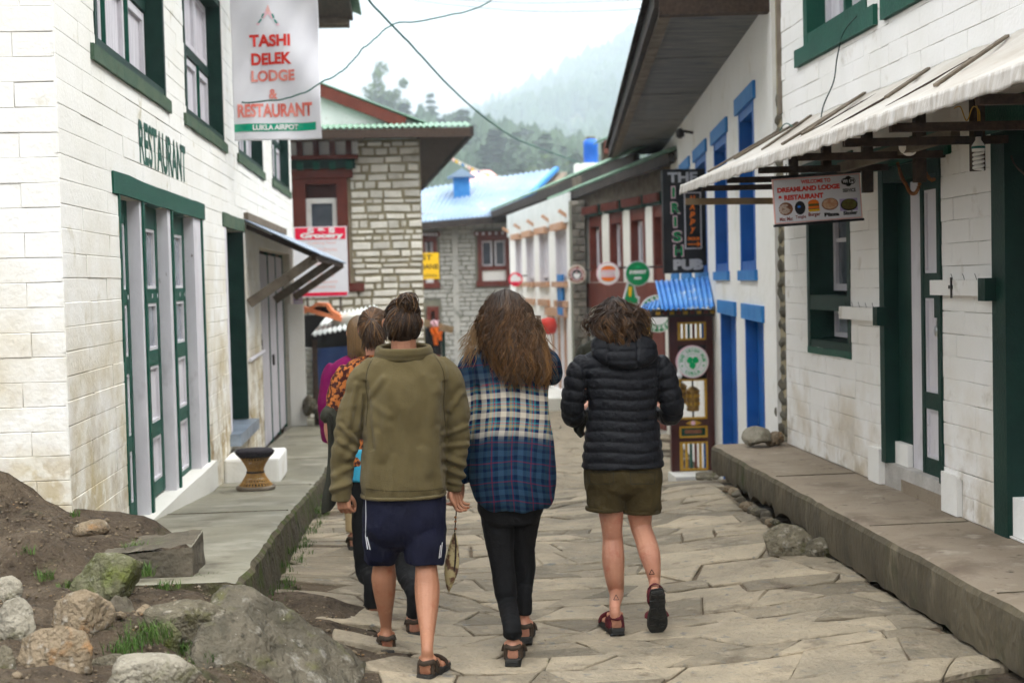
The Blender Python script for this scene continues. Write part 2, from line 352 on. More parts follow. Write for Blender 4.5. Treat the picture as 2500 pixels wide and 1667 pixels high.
_bp = [aY(*q) for q in _bank] + [Vector((-.3, 6.6, .0)), Vector((-.35, 5.5, .0)), Vector((-.55, 6.7, .04)), Vector((-.5, 6.1, .06)), Vector((-.6, 5.2, .12)), Vector((-1.7, 4., .45)), Vector((-3, 4, .5)), Vector((-.4, 4, .05)), Vector((-.8, 7., .12))]
def bank(x, y):
    w = s = 0.
    for p in _bp:
        d = 1 / ((x - p.x) ** 2 + (y - p.y) ** 2 + .004) ** 1.6; w += d; s += d * p.z
    return s / w
def GZ(x, y):
    g = G(x, y)
    if x < -.25 and y < 7.6:
        k = min(1, (-.25 - x) / .35) * min(1, (7.6 - y) / .25); g = g + (max(bank(x, y), g) - g) * k
    return g
xs = np.unique(np.concatenate([np.linspace(-170, -8, 18), np.linspace(-8, -2.8, 14), np.linspace(-2.8, .2, 52), np.linspace(.2, 3.2, 25), np.linspace(3.2, 170, 24)]))
ys = np.unique(np.concatenate([np.linspace(-40, 3.5, 10), np.linspace(3.5, 7.8, 74), np.linspace(7.8, 20, 50), np.linspace(20, 170, 60)]))
g = MB(); W = len(ys)
for x in xs:
    for y in ys:
        z = GZ(x, y)
        if y < 8 and x < .3: z += .035 * fbm((x * 5, y * 5, 1)) * min(1, max(0, (.3 - x)))
        z += (.005 if -.7 < x < 2.6 and y > 6.6 else .012) * fbm((x * 9, y * 9, 3))
        g.v.append((x, y, z))
g.f = [(i * W + j, (i + 1) * W + j, (i + 1) * W + j + 1, i * W + j + 1) for i in range(len(xs) - 1) for j in range(W - 1)]; g.mi = [0] * len(g.f)
ground = g.build('ground', 'soil', None, True, False); tag(ground, kind='structure', label='brown earth and grit of the lane and the bank')

# ---- paving stones
def clip_poly(poly, nx, ny, c):
    out = []
    for i in range(len(poly)):
        a, b = poly[i], poly[(i + 1) % len(poly)]
        da, db = a[0] * nx + a[1] * ny - c, b[0] * nx + b[1] * ny - c
        if da <= 0: out.append(a)
        if (da < 0) != (db < 0) and da != db:
            t = da / (da - db); out.append((a[0] + t * (b[0] - a[0]), a[1] + t * (b[1] - a[1])))
    return out
def left_lim(y): return -.02 + min(0, -(y - 6.6) * .5) if y < 8.0 else -.72 - .02 * (y - 8)
def right_lim(y): return 2.47 if y < 12.2 else 2.9 + (y - 12.2) * .1
slabs = []
yy = 5.0; row = 0
rowy = lambda x, k, b: b + .07 * fbm((x * .9, k * 3.7, 2.)) + .03 * fbm((x * 3.1, k * 1.7, 5.)) + .05 * math.sin(x * .8 + k * 1.3)
while yy < 42:
    dp = random.uniform(.17, .36) if yy < 21 else random.uniform(.35, .6); x = -2.4 + random.random() * .4; sl0 = random.uniform(-.08, .08)
    while x < 7:
        w = random.choice((.2, .27, .34, .42, .52, .66)) * random.uniform(.85, 1.15) * (1 if yy < 21 else 1.4); sl1 = random.uniform(-.12, .12)
        def edge(xa, xb, k, b, n=3): return [(xa + (xb - xa) * i / n, rowy(xa + (xb - xa) * i / n, k, b)) for i in range(n + 1)]
        lo = edge(x + sl0, x + w + sl1, row, yy); hi = edge(x + w - sl1, x - sl0, row + 1, yy + dp)
        parts = [lo + hi]
        if dp > .33 and w > .38 and random.random() < .4:      # split in depth
            ml, mr = ((lo[0][0] + hi[-1][0]) / 2, (lo[0][1] * .5 + hi[-1][1] * .5) + random.uniform(-.04, .04)), ((lo[-1][0] + hi[0][0]) / 2, (lo[-1][1] + hi[0][1]) / 2 + random.uniform(-.04, .04)); parts = [lo + [mr, ml], [ml, mr] + hi]
        elif random.random() < .012: parts = []
        for q in parts:
            cx, cy = sum(a for a, b in q) / len(q), sum(b for a, b in q) / len(q)
            if left_lim(cy) - .1 < cx < right_lim(cy) + .1: slabs.append((cx, cy, q))
        x += w; sl0 = sl1
    yy += dp; row += 1
def stone_mesh(poly, seed):
    rs = random.Random(seed)
    cx, cy = sum(p[0] for p in poly) / len(poly), sum(p[1] for p in poly) / len(poly)
    ring = []
    for i in range(len(poly)):
        a, b = poly[i], poly[(i + 1) % len(poly)]; L = math.hypot(b[0] - a[0], b[1] - a[1]); k = 1 if L < .12 else 2
        for j in range(k):
            t = (j + rs.uniform(.0, .07)) / k; ring.append((a[0] + t * (b[0] - a[0]) + rs.uniform(-.009, .009), a[1] + t * (b[1] - a[1]) + rs.uniform(-.009, .009)))
    gap = rs.uniform(.0005, .007); tx, ty, h = rs.uniform(-.014, .014), rs.uniform(-.014, .014), rs.uniform(.018, .028)
    def off(p, d):
        dx, dy = p[0] - cx, p[1] - cy; L = math.hypot(dx, dy) + 1e-6; return cx + dx * (L - d) / L, cy + dy * (L - d) / L
    m = MB(); n = len(ring)
    def top(p): return G(*p) + h + tx * (p[0] - cx) + ty * (p[1] - cy)
    for d, f in ((gap, -.08), (gap, -.006), (gap + .006 + rs.random() * .008, .0)):
        for p in ring: q = off(p, d); m.v.append((q[0], q[1], top(q) + f + rs.uniform(-.003, .002)))
    m.f = [(r * n + i, r * n + (i + 1) % n, (r + 1) * n + (i + 1) % n, (r + 1) * n + i) for r in (0, 1) for i in range(n)]
    c = len(m.v); m.v.append((cx, cy, top((cx, cy)) + rs.uniform(-.004, .004))); m.f += [(2 * n + i, 2 * n + (i + 1) % n, c) for i in range(n)]
    m.mi = [0] * len(m.f); return m
stones = []
for i, (cx, cy, poly) in enumerate(slabs):
    if cy < 12: poly = clip_poly(poly, 1, 0, 2.49)
    if len(poly) < 3: continue
    ar = abs(sum(poly[k][0] * poly[(k + 1) % len(poly)][1] - poly[(k + 1) % len(poly)][0] * poly[k][1] for k in range(len(poly)))) / 2
    if ar > .02: stones.append((ar / cy ** 3, cy, poly, i))
stones = [s for s in stones if s[1] > 5.7]
stones.sort(key=lambda s: -s[0])
rest = MB()
for k, (a, py, poly, i) in enumerate(stones):
    m = stone_mesh(poly, i)
    if k < 298:
        o = m.build('paving_stone', 'paving', ground, False); smooth_by_angle(o, 12)
    else: rest.add(m.v, m.f)
o = rest.build('far_paving', 'paving', ground, False, False); tag(o, kind='stuff')

# packed earth filling the joints
mat('joint_earth', (.115, .085, .053), (.075, .055, .034), 5, .97, .8, 60, detail=8, stain=[((.22, .18, .13), 30, .58, .7), ((.05, .06, .02), 3, .62, .75)])
m = MB(); nx_, ny_ = 40, 330
for i in range(nx_ + 1):
    for j in range(ny_ + 1):
        y = 6.0 + 30 * (j / ny_) ** 1.4; x = left_lim(y) + .02 + (right_lim(y) - left_lim(y) - .03) * i / nx_; m.v.append((x, y, G(x, y) + .012 + .008 * fbm((x * 7, y * 7, 6))))
m.f = [(i * (ny_ + 1) + j, (i + 1) * (ny_ + 1) + j, (i + 1) * (ny_ + 1) + j + 1, i * (ny_ + 1) + j + 1) for i in range(nx_) for j in range(ny_)]; m.mi = [0] * len(m.f)
tag(m.build('lane', 'joint_earth', None, True, False), 'packed earth in the joints of the lane paving', kind='structure')

# ---- left pavement, top falling away with the lane
_py = [6.0, 6.6, 8.6, 11.2, 13.7, 18, 22.6, 24]
_pz = [.52, .47, .36, .16, -.03, -.17, -.3, -.32]
def PZ(y): return float(np.interp(y, _py, _pz))
def pav_edge(y): return -.80 - .012 * (y - 6.3)
m = MB(); N = 150
for i in range(N + 1):
    y = 6.35 + (22.6 - 6.35) * i / N; e = pav_edge(y) + .02 * fbm((y * 3, 0, 5)) + .008 * fbm((y * 14, 3, 5)); z = PZ(y) + .003 * fbm((y * 3, 9, 2)); gz = G(-.6, y) - .1
    m.v += [(-1.78, y, z), (-1.4, y, z + .003 * fbm((y * 2, 4, 1))), (e - .05, y, z), (e - .012, y, z - .008 + .004 * fbm((y * 9, 1, 1))), (e + .012, y, z - .03), (e + .03 + .012 * fbm((y * 6, 7, 2)), y, (z + gz) / 2), (e + .05, y, gz)]
for i in range(N):
    for j in range(6): m.f.append((i * 7 + j, i * 7 + j + 1, i * 7 + j + 8, i * 7 + j + 7)); m.mi.append(0 if j < 3 else 1)
m.f += [tuple(range(7)), tuple(N * 7 + j for j in range(6, -1, -1))]; m.mi += [1, 1]
pav = m.build('pavement', ['pave_conc', 'moss_conc'], None, True, True); smooth_by_angle(pav, 30); 
for y_ in (9.7, 12.4, 15.6, 18.9):
    q = MB(); q.beam((-1.72, y_, PZ(y_) + .0005), (pav_edge(y_) - .03, y_ + .02, PZ(y_ + .02) + .0005), .014, .004); q.build('expansion_joint', 'moss_conc', pav)
tag(pav, kind='structure', label='smooth grey concrete pavement with mossy edge on the left')
# ---- right raised walkway
m = MB(); N = 90
for i in range(N + 1):
    y = 3.6 + (11.55 - 3.6) * i / N; e = 2.45 + .008 * fbm((y * 2.2, 0, 8)) + .004 * fbm((y * 15, 0, 8)); b = .05 * abs(fbm((y * 4, 2, 8))) ; z = .405 + .006 * fbm((y * 2, 5, 5))
    if y > 8.7: b += .05 + .05 * fbm((y * 7, 2, 3))
    m.v += [(3.2, y, z), (2.8, y, z + .004 * fbm((y * 3, 2, 0))), (e + .04, y, z), (e + .01, y, z - .01 + .005 * fbm((y * 12, 2, 0))), (e - .008, y, z - .035), (e - .012 + .008 * fbm((y * 8, 3, 3)), y, .25), (e + .0 + .02 * fbm((y * 9, 1, 3)), y, .12 + b), (e + .25, y, .10 + b)]
for i in range(N):
    for j in range(7): m.f.append((i * 8 + j, i * 8 + j + 1, i * 8 + j + 9, i * 8 + j + 8)); m.mi.append(0 if j < 3 else 1)
m.f += [tuple(range(8)), tuple(N * 8 + j for j in range(7, -1, -1))]; m.mi += [1, 1]
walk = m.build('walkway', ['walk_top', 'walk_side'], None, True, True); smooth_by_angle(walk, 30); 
for y_ in (5.9, 7.6, 9.6):
    q = MB(); q.beam((2.48, y_, .407), (3.04, y_ + .015, .408), .01, .004); q.build('expansion_joint', 'walk_side', walk)
tag(walk, kind='structure', label='raised concrete walkway along the right-hand lodge')
# packed earth core under the walkway
m = MB(); m.box((2.95, 7.5, .0), (.6, 7.9, .5)); o = m.build('walkway_core', 'soil', walk)

# ================================================================ ROCKS
def rock_mesh(seed, size, sub=3, cuts=9, rough=.12):
    rs = random.Random(seed); bm = bmesh.new(); bmesh.ops.create_icosphere(bm, subdivisions=sub, radius=1)
    planes = []
    for _ in range(cuts):
        n = Vector((rs.gauss(0, 1), rs.gauss(0, 1), rs.gauss(0, .8))).normalized(); planes.append((n, rs.uniform(.48, .8)))
    off = Vector((rs.uniform(0, 50), rs.uniform(0, 50), rs.uniform(0, 50)))
    for v in bm.verts:
        p = v.co.copy()
        for n, d in planes:
            k = p.dot(n)
            if k > d: p -= n * (k - d) * .97
        p += v.co * rough * (fbm(p * 1.4 + off, 3) + .4 * (.5 - abs(fbm(p * 4 + off, 3))) + .2 * fbm(p * 13 + off, 2))
        v.co = Vector((p.x * size[0], p.y * size[1], p.z * size[2]))
    me = bpy.data.meshes.new('rock'); bm.to_mesh(me); bm.free()
    me.polygons.foreach_set('use_smooth', [True] * len(me.polygons)); return me
def rock(box, Y, label, m='rock', seed=1, depth=None, name='rock', sub=4, tilt=0., cat='rock', cuts=9, group=None, yaw=0., sink=0.):
    x0, y0, x1, y1 = box; a, b = aY(x0, (y0 + y1) / 2, Y), aY(x1, (y0 + y1) / 2, Y); t, d = aY((x0 + x1) / 2, y0, Y), aY((x0 + x1) / 2, y1, Y)
    w, h = (b - a).length / 2, (t - d).length / 2; c = (t + d) / 2
    me = rock_mesh(seed, (w * 1.26, depth or w * .95, h * 1.28), sub, cuts)
    o = link(name, me, m); o.location = c - Vector((0, 0, sink)); o.rotation_euler = (0, tilt, yaw); return tag(o, label, cat, group)
# the long sloping boulder: a ridge falling to the right, set by its silhouette
def sloped_boulder():
    rs = random.Random(4); bm = bmesh.new(); bmesh.ops.create_grid(bm, x_segments=44, y_segments=44, size=1)
    top = [(500, 1520), (520, 1450), (560, 1426), (610, 1422), (660, 1450), (730, 1492), (790, 1535), (840, 1580), (885, 1622)]
    for v in bm.verts:
        u, w = v.co.x, v.co.y
        s = 492 + (u + 1) / 2 * 400; Y = 5.6 + (w + 1) / 2 * 1.0
        ridge = np.interp(s, [q[0] for q in top], [q[1] for q in top])
        yr = 6.17 + .15 * (u + 1) / 2                       # the crest sits towards the back
        crest = aY(s, ridge, yr); f = (Y - yr) / (.62 if Y < yr else .33)
        base = -.05 + .22 * max(0, -u)
        x = crest.x + (Y - yr) * .08
        prof = max(0, 1 - abs(f)) ** (.62 if Y < yr else .4)
        z = base + (crest.z - base) * prof
        z += .05 * fbm((x * 3, Y * 3, 3), 4) * prof + .02 * fbm((x * 11, Y * 11, 4), 3)
        v.co = Vector((x, Y, z))
    me = bpy.data.meshes.new('boulder'); bm.to_mesh(me); bm.free(); me.polygons.foreach_set('use_smooth', [True] * len(me.polygons))
    ex = bmesh.new(); ex.from_mesh(me); ed = [e for e in ex.edges if e.is_boundary]; r = bmesh.ops.extrude_edge_only(ex, edges=ed)
    for v in r['geom']:
        if isinstance(v, bmesh.types.BMVert): v.co.z -= .25
    ex.to_mesh(me); ex.free()
    mat('boulder', (.125, .108, .078), (.07, .062, .044), 7, .92, 1., 45, detail=9, stain=[((.09, .09, .03), 5, .55, .7), ((.24, .225, .19), 11, .58, .7), ((.03, .026, .018), 13, .58, .72), ((.33, .31, .27), 60, .66, .74)], bump2=(.9, 10))
    return tag(link('boulder', me, 'boulder'), 'large grey boulder sloping down to the right at the foot of the left pavement', 'boulder')
sloped_boulder()
rock((172, 1352, 352, 1475), 6.15, 'greenish lichen-covered rock just below the old concrete block', 'rock_lichen', 11, name='boulder', cat='boulder', sink=.02)
rock((372, 1450, 540, 1570), 6.0, 'squarish speckled rock touching the left end of the big sloping boulder', 'rock', 22, cuts=12)
rock((125, 1462, 268, 1610), 5.7, 'upright rock with a rusty orange top in the heap on the left', 'rock_warm', 33, tilt=.25)
rock((28, 1545, 238, 1690), 5.35, 'broad yellowish grey rock at the front of the heap on the left', 'rock_warm', 44, tilt=-.3, cuts=12)
rock((-25, 1478, 76, 1620), 5.6, 'pale pointed rock at the left picture edge, below a rounder one', 'rock_pale', 55, tilt=.35)
rock((-20, 1418, 62, 1500), 5.95, 'small rounded pale rock at the left picture edge, highest of the heap', 'rock_pale', 66)
rock((232, 1612, 465, 1720), 5.15, 'smooth pale rock cut by the bottom edge of the picture', 'rock_pale', 77, cuts=6)
rock((222, 1594, 305, 1655), 5.45, 'small blue-grey rock between the broad rock and the smooth pale rock', 'rock', 88, sub=3)
rock((255, 1440, 328, 1600), 6.0, 'dark earth-covered stone standing right of the rusty-topped rock', 'old_conc', 99, cuts=14)
rock((315, 1478, 388, 1540), 6.0, 'small brown rock under the squarish speckled rock', 'rock_warm', 111, sub=3)
rock((378, 1530, 440, 1605), 5.85, 'small mossy rock in the grass in front of the squarish rock', 'rock_lichen', 122, sub=3)
rock((835, 1618, 932, 1665), 6.5, 'flat pale stone on the earth left of the nearest sandal', 'rock_pale', 133, sub=3, depth=.1)
rock((905, 1592, 950, 1625), 6.7, 'fist-sized brown stone between the sloping boulder and the paving', 'rock_warm', 134, sub=3, depth=.05)
rock((184, 1272, 258, 1312), 6.95, 'flat brown rock lying on the earth against the wall corner', 'rock_warm', 144, sub=3, depth=.1)
rock((-30, 1590, 42, 1690), 5.2, 'dark grey rock in the bottom left corner of the picture', 'rock', 155, sub=3)
rock((-20, 1350, 45, 1400), 6.5, 'half-buried rock in the earth bank at the left edge', 'rock_warm', 156, sub=3)
# old concrete block: broken end of a wall
m = MB(); F = Frame(aY(200, 1440, 6.6), (1, 0, 0), (0, -1, 0)); w = (aY(472, 1380, 6.6) - aY(200, 1380, 6.6)).x; hh = aY(440, 1336, 6.6).z - F.o.z
m.grid(lambda a, b: F.p(w * a * (1 - .02 * b), hh * (.78 + .22 * a) + .012 * fbm((a * 6, b * 6, 1)) + .01, -b * .42), 26, 14)
m.grid(lambda a, b: F.p(w * a + .01 * fbm((a * 5, b * 5, 4)), hh * (.78 + .22 * a) * b - .12 * (1 - b), .012 * fbm((a * 9, b * 7, 2)) * (1 - b)), 26, 10)
m.grid(lambda a, b: F.p(w - .012 * fbm((a * 5, b * 5, 9)) * (1 - b) - .02 * w * a * b, hh * b - .12 * (1 - b), -a * .42), 14, 10)
o = m.build('concrete_block', 'old_conc', None, True); smooth_by_angle(o, 50); tag(o, 'weathered concrete block with dark mossy sides at the near end of the left pavement', 'block')
# right-hand side
rock((1868, 1290, 2010, 1405), 8.45, 'chunky grey boulder with a flat top against the raised walkway', 'rock', 201, name='boulder', cat='boulder', cuts=14, depth=.16)
rock((1968, 1322, 2036, 1392), 8.35, 'middle-sized stone wedged between the chunky boulder and the walkway', 'rock', 202, sub=3, depth=.1)
rock((2000, 1368, 2062, 1402), 8.15, 'smallest flat stone at the right foot of the chunky boulder', 'rock', 203, sub=3, depth=.1)
rock((1818, 1044, 1876, 1092), 11.3, 'pale wedge-shaped stone at the far end of the raised walkway', 'rock_pale', 204, sub=3, depth=.12)
rock((1868, 1052, 1915, 1090), 11.35, 'brown round stone beside the pale wedge on the walkway end', 'rock_warm', 205, sub=3, depth=.1)
rock((1690, 1148, 1768, 1176), 12.4, 'upper flat slab of the two stacked by the porch', 'rock', 206, sub=3, depth=.18, cuts=14, name='stone_slab', cat='slab')
rock((1686, 1172, 1770, 1204), 12.4, 'lower darker slab of the two stacked by the porch', 'old_conc', 207, sub=3, depth=.2, cuts=14, name='stone_slab', cat='slab')
for k in range(16):
    s = 1772 + k * 9.5 + random.uniform(-4, 4); y = 1196 + (s - 1772) * .74 + random.uniform(-14, 4); r_ = random.uniform(9, 17)
    rock((s - r_, y - r_ * .7, s + r_, y + r_ * .7), 10.75 - k * .12, 'small brown rubble stone spilling out under the raised walkway', random.choice(['rock', 'rock_warm', 'old_conc']), 300 + k, sub=2, depth=.06, group='rubble under the walkway')

# ---- pebbles and grit on the bank, grass tufts: nobody could count them
pb = [rock_mesh(500 + k, (1, 1, .7), 1, 4, .1) for k in range(4)]
m = MB(); rs = random.Random(3)
for k in range(2300):
    if k < 1750: x, y = rs.uniform(-2.4, -.15), rs.uniform(4.9, 7.2)
    else: x, y = rs.uniform(-.7, 2.4), rs.uniform(6, 10)
    s = rs.uniform(.003, .011) * (2.6 if k % 23 == 0 else 1); z = GZ(x, y) + s * .3; q = pb[k % 4]; a = rs.uniform(0, 6.3); ca, sa = math.cos(a), math.sin(a)
    m.add([(x + s * (v.co.x * ca - v.co.y * sa), y + s * (v.co.x * sa + v.co.y * ca), z + s * v.co.z) for v in q.vertices], [tuple(p.vertices) for p in q.polygons])
o = m.build('pebbles', 'rock_warm', None, True, False); tag(o, 'small pebbles and grit scattered over the earth bank', 'pebbles', kind='stuff')
def tuft(m, c, n, h, spread, rs):
    for _ in range(n):
        a = rs.uniform(0, 6.28); r_ = spread * rs.random() ** .6; b = Vector((c[0] + r_ * math.cos(a), c[1] + r_ * math.sin(a), c[2] - .01)); hh = h * rs.uniform(.5, 1.15); l = rs.uniform(.2, .9) * hh; aa = rs.uniform(0, 6.28)
        d = Vector((math.cos(aa) * l, math.sin(aa) * l, 0)); s = Vector((-math.sin(aa), math.cos(aa), 0)) * rs.uniform(.0015, .003)
        p1, p2 = b + d * .35 + Vector((0, 0, hh * .6)), b + d + Vector((0, 0, hh))
        m.add([b - s, b + s, p1 + s * .8, p1 - s * .8, p2], [(0, 1, 2, 3), (3, 2, 4)])
m = MB(); rs = random.Random(5)
for (sx, sy, Y, n, h, sp) in [(350, 1590, 5.75, 240, .075, .12), (540, 1625, 6.0, 150, .07, .06), (545, 1590, 6.0, 90, .06, .07), (685, 1614, 6.3, 90, .06, .05), (480, 1412, 6.62, 160, .05, .08), (450, 1575, 5.9, 120, .06, .08), (520, 1660, 5.8, 60, .05, .04),
                              (330, 1330, 6.75, 80, .05, .06), (165, 1425, 6.25, 70, .05, .05), (105, 1410, 6.3, 60, .05, .05), (60, 1390, 6.4, 40, .04, .05), (350, 1390, 6.5, 90, .06, .05), (300, 1610, 5.6, 110, .06, .08), (410, 1440, 6.3, 50, .04, .06), (180, 1290, 7.1, 30, .04, .03), (430, 1640, 5.5, 60, .05, .08)]:
    p = aY(sx, sy, Y); p.z = max(p.z - .02, GZ(p.x, p.y)) if p.y < 7.3 else p.z; tuft(m, p, n, h, sp, rs)
for k in range(230):                        # weeds along the foot of the left pavement
    y = 6.45 + 9.5 * rs.random() ** 1.2; tuft(m, (pav_edge(y) + .05 + rs.random() * .09, y, G(-.6, y) + .01 + rs.random() * .12 * (rs.random() > .5)), 9, .045, .04, rs)
for sx, sy, Y in [(1610, 1216, 7.6), (1350, 1230, 10.5), (1350, 1640, 6.55), (1310, 1230, 11)]:
    p = aY(sx, sy, Y); tuft(m, (p.x, p.y, G(p.x, p.y)), 30, .04, .06, rs)
o = m.build('grass', 'grass', None, False, False); tag(o, 'green grass tufts among the rocks and along the pavement foot', 'grass', kind='stuff')
# ================================================================ masonry helpers
def rect_minus(r, holes):
    out = [r]
    for h in holes:
        nxt = []
        for a in out:
            if h[0] >= a[1] or h[1] <= a[0] or h[2] >= a[3] or h[3] <= a[2]: nxt.append(a); continue
            if h[0] > a[0]: nxt.append((a[0], h[0], a[2], a[3]))
            if h[1] < a[1]: nxt.append((h[1], a[1], a[2], a[3]))
            u0, u1 = max(a[0], h[0]), min(a[1], h[1])
            if h[2] > a[2]: nxt.append((u0, u1, a[2], h[2]))
            if h[3] < a[3]: nxt.append((u0, u1, h[3], a[3]))
        out = nxt
    return out
def wall_body(F, u0, u1, v0, v1, holes, w0, w1, m=None):
    """slab with openings, cut into boxes round the holes"""
    m = m or MB(); us = sorted({u0, u1, *[min(max(h[i], u0), u1) for h in holes for i in (0, 1)]}); vs = sorted({v0, v1, *[min(max(h[i], v0), v1) for h in holes for i in (2, 3)]})
    for a, b in zip(us, us[1:]):
        run = None
        for c, d in zip(vs, vs[1:]):
            cu, cv = (a + b) / 2, (c + d) / 2
            solid = not any(h[0] < cu < h[1] and h[2] < cv < h[3] for h in holes)
            if solid: run = (run[0], d) if run else (c, d)
            elif run: m.fbox(F, a, b, run[0], run[1], w0, w1); run = None
        if run: m.fbox(F, a, b, run[0], run[1], w0, w1)
    return m
def block_mesh(name, L, H, D, ch, seed, mt):
    rs = random.Random(seed); m = MB(); j = lambda s: rs.uniform(-s, s)
    a, b = L / 2, H / 2; q = ((-a, -b), (a, -b), (a, b), (-a, b))
    o = [(x + j(ch * .6), y + j(ch * .6)) for x, y in q]
    m.add([(x, y, 0) for x, y in o] + [(x, y, D - ch * .7) for x, y in o] + [(x - math.copysign(ch, x), y - math.copysign(ch, y), D + j(ch * .25)) for x, y in o],
          [(0, 1, 5, 4), (1, 2, 6, 5), (2, 3, 7, 6), (3, 0, 4, 7), (4, 5, 9, 8), (5, 6, 10, 9), (6, 7, 11, 10), (7, 4, 8, 11), (8, 9, 10, 11)])
    me = m.mesh(name); me.materials.append(MATS[mt]); return me
def lay(name, F, rects, parent, meshes, L, H, w, mt, limit=298, seed=1, rest_name='far_blocks', gap=.0014, rot=.002):
    """rects -> pieces; the ones that show largest as objects sharing mesh data, the rest joined"""
    rs = random.Random(seed); items = []
    for r_ in rects:
        if r_[1] - r_[0] < .008 or r_[3] - r_[2] < .008: continue
        c = F.p((r_[0] + r_[1]) / 2, (r_[2] + r_[3]) / 2, w); d = (c - CPOS)
        if d.y < .5: continue
        ar = (r_[1] - r_[0]) * (r_[3] - r_[2]) * abs(d.normalized().dot(F.N)) / d.length_squared
        sx, sy = proj(c); vis = -60 < sx < 2560 and -60 < sy < 1720
        items.append((ar if vis else ar * 1e-4, r_))
    items.sort(key=lambda t: -t[0]); rest = MB()
    base = Matrix((F.U, F.V, F.N)).transposed().to_4x4()
    for k, (ar, r_) in enumerate(items):
        me = meshes[rs.randrange(len(meshes))]
        sx, sy = (r_[1] - r_[0] - gap) / L, (r_[3] - r_[2] - gap) / H
        mw = Matrix.Translation(F.p((r_[0] + r_[1]) / 2, (r_[2] + r_[3]) / 2, w + rs.uniform(-.0015, .0015))) @ base @ Matrix.Rotation(rs.uniform(-rot, rot), 4, 'Z') @ Matrix.Diagonal((sx * rs.choice((1, -1)), sy * rs.choice((1, -1)), rs.uniform(.85, 1.15), 1))
        if k < limit and ar > 1e-7:
            o = bpy.data.objects.new(name, me); COL.objects.link(o); adopt(o, parent); o.matrix_basis = mw
        else: rest.add([mw @ v.co for v in me.vertices], [tuple(p.vertices) for p in me.polygons])
    if rest.v: tag(rest.build(rest_name, mt, parent, False, False), kind='stuff')
def bond(u0, u1, v0, v1, course, length, holes, seed=1, jit=.02):
    rs = random.Random(seed); out = []; v = v0; k = 0
    while v < v1 - .02:
        u = u0 - (length / 2 if k % 2 else 0) - rs.uniform(0, jit)
        while u < u1:
            e = u + length * rs.uniform(.93, 1.07)
            if e > u1 - .09: e = u1
            out += rect_minus((max(u, u0), min(e, u1), v, min(v + course, v1)), holes); u = e
        v += course; k += 1
    return out
def slab_part(name, F, u0, u1, v0, v1, w0, w1, mt, parent, wob=.006, seed=0):
    """roughly hewn timber: a box with slightly wandering edges"""
    m = MB(); n = 8
    for i in range(n + 1):
        u = u0 + (u1 - u0) * i / n
        for v, w in ((v0, w0), (v1, w0), (v1, w1), (v0, w1)): m.v.append(F.p(u, v + wob * fbm((u * 2.3 + seed, v * 3, w * 9)), w))
    m.f = [(i * 4 + j, i * 4 + (j + 1) % 4, i * 4 + 4 + (j + 1) % 4, i * 4 + 4 + j) for i in range(n) for j in range(4)] + [(3, 2, 1, 0), tuple(n * 4 + j for j in range(4))]
    m.mi = [0] * len(m.f); return m.build(name, mt, parent)
def sash(F, u0, u1, v0, v1, w, t, parent, m_frame, m_pane, cols=1, rows=1, th=.04, name='sash', pane='pane', bar=None):
    """frame with glazing bars; each pane a mesh of its own under it"""
    m = MB(); b = bar or t
    m.fbox(F, u0, u0 + t, v0, v1, w, w + th); m.fbox(F, u1 - t, u1, v0, v1, w, w + th)
    m.fbox(F, u0 + t, u1 - t, v0, v0 + t, w, w + th - .002); m.fbox(F, u0 + t, u1 - t, v1 - t, v1, w, w + th - .002)
    iu0, iu1, iv0, iv1 = u0 + t, u1 - t, v0 + t, v1 - t
    for c in range(1, cols): x = iu0 + (iu1 - iu0) * c / cols; m.fbox(F, x - b / 2, x + b / 2, iv0, iv1, w, w + th - .004)
    for r_ in range(1, rows): y = iv0 + (iv1 - iv0) * r_ / rows; m.fbox(F, iu0, iu1, y - b / 2, y + b / 2, w, w + th - .006)
    s = m.build(name, m_frame, parent)
    for c in range(cols):
        for r_ in range(rows):
            a0, a1 = iu0 + (iu1 - iu0) * c / cols + .001, iu0 + (iu1 - iu0) * (c + 1) / cols - .001; c0, c1 = iv0 + (iv1 - iv0) * r_ / rows + .001, iv0 + (iv1 - iv0) * (r_ + 1) / rows - .001
            q = MB(); q.fbox(F, a0, a1, c0, c1, w + .006, w + .012); q.build(pane, m_pane, s)
    return s

# ================================================================ LEFT LODGE
XA, YA0, YA1 = -1.73, 7.27, 21.6
FA = Frame((XA, 0, 0), (0, 1, 0), (1, 0, 0)); FG = Frame((XA, YA0, 0), (-1, 0, 0), (0, -1, 0))
lodge = empty('lodge', (-4.2, 14.4, 0), 'whitewashed block lodge with green windows and doors along the left side', 'building')
A = lambda sx, sy: FA.uv(sx, sy)
d_u0, d_v1 = A(291, 478)[0], 2.37; d_u1 = A(495, 600)[0]; d_v0 = .30
w2u0, w2u1 = A(556, 800)[0], A(600, 800)[0]
s_u0, s_u1 = A(640, 850)[0], A(716, 900)[0]
wins = []
for a, b, y in ((222, 408, 150), (449, 549, 300), (579, 643, 380), (663, 707, 425)):
    wins.append((A(a, y)[0] + .12, A(b, y)[0] - .12))
SV = 3.17
holesA = [(d_u0, d_u1, d_v0 - .6, d_v1), (w2u0, w2u1, .40, 2.37), (s_u0, s_u1, -.4, 2.25)] + [(a, b, SV, 4.5) for a, b in wins]
wall_body(FA, YA0 + .33, YA1, -.6, 5.75, holesA, -.32, -.012).build('wall', 'joint_l', lodge)
wall_body(FG, .012, 6, -.3, 5.75, [], -.32, -.012).build('end_wall', 'joint_l', lodge)
m = MB(); m.fbox(Frame((XA, YA1, 0), (-1, 0, 0), (0, 1, 0)), 0, 6, -.8, 5.75, -.3, 0); m.build('far_end_wall', 'plaster_cream', lodge)
bmA = [block_mesh('block', .36, .124, .0125, .004, k, 'white_wash_l') for k in range(5)]
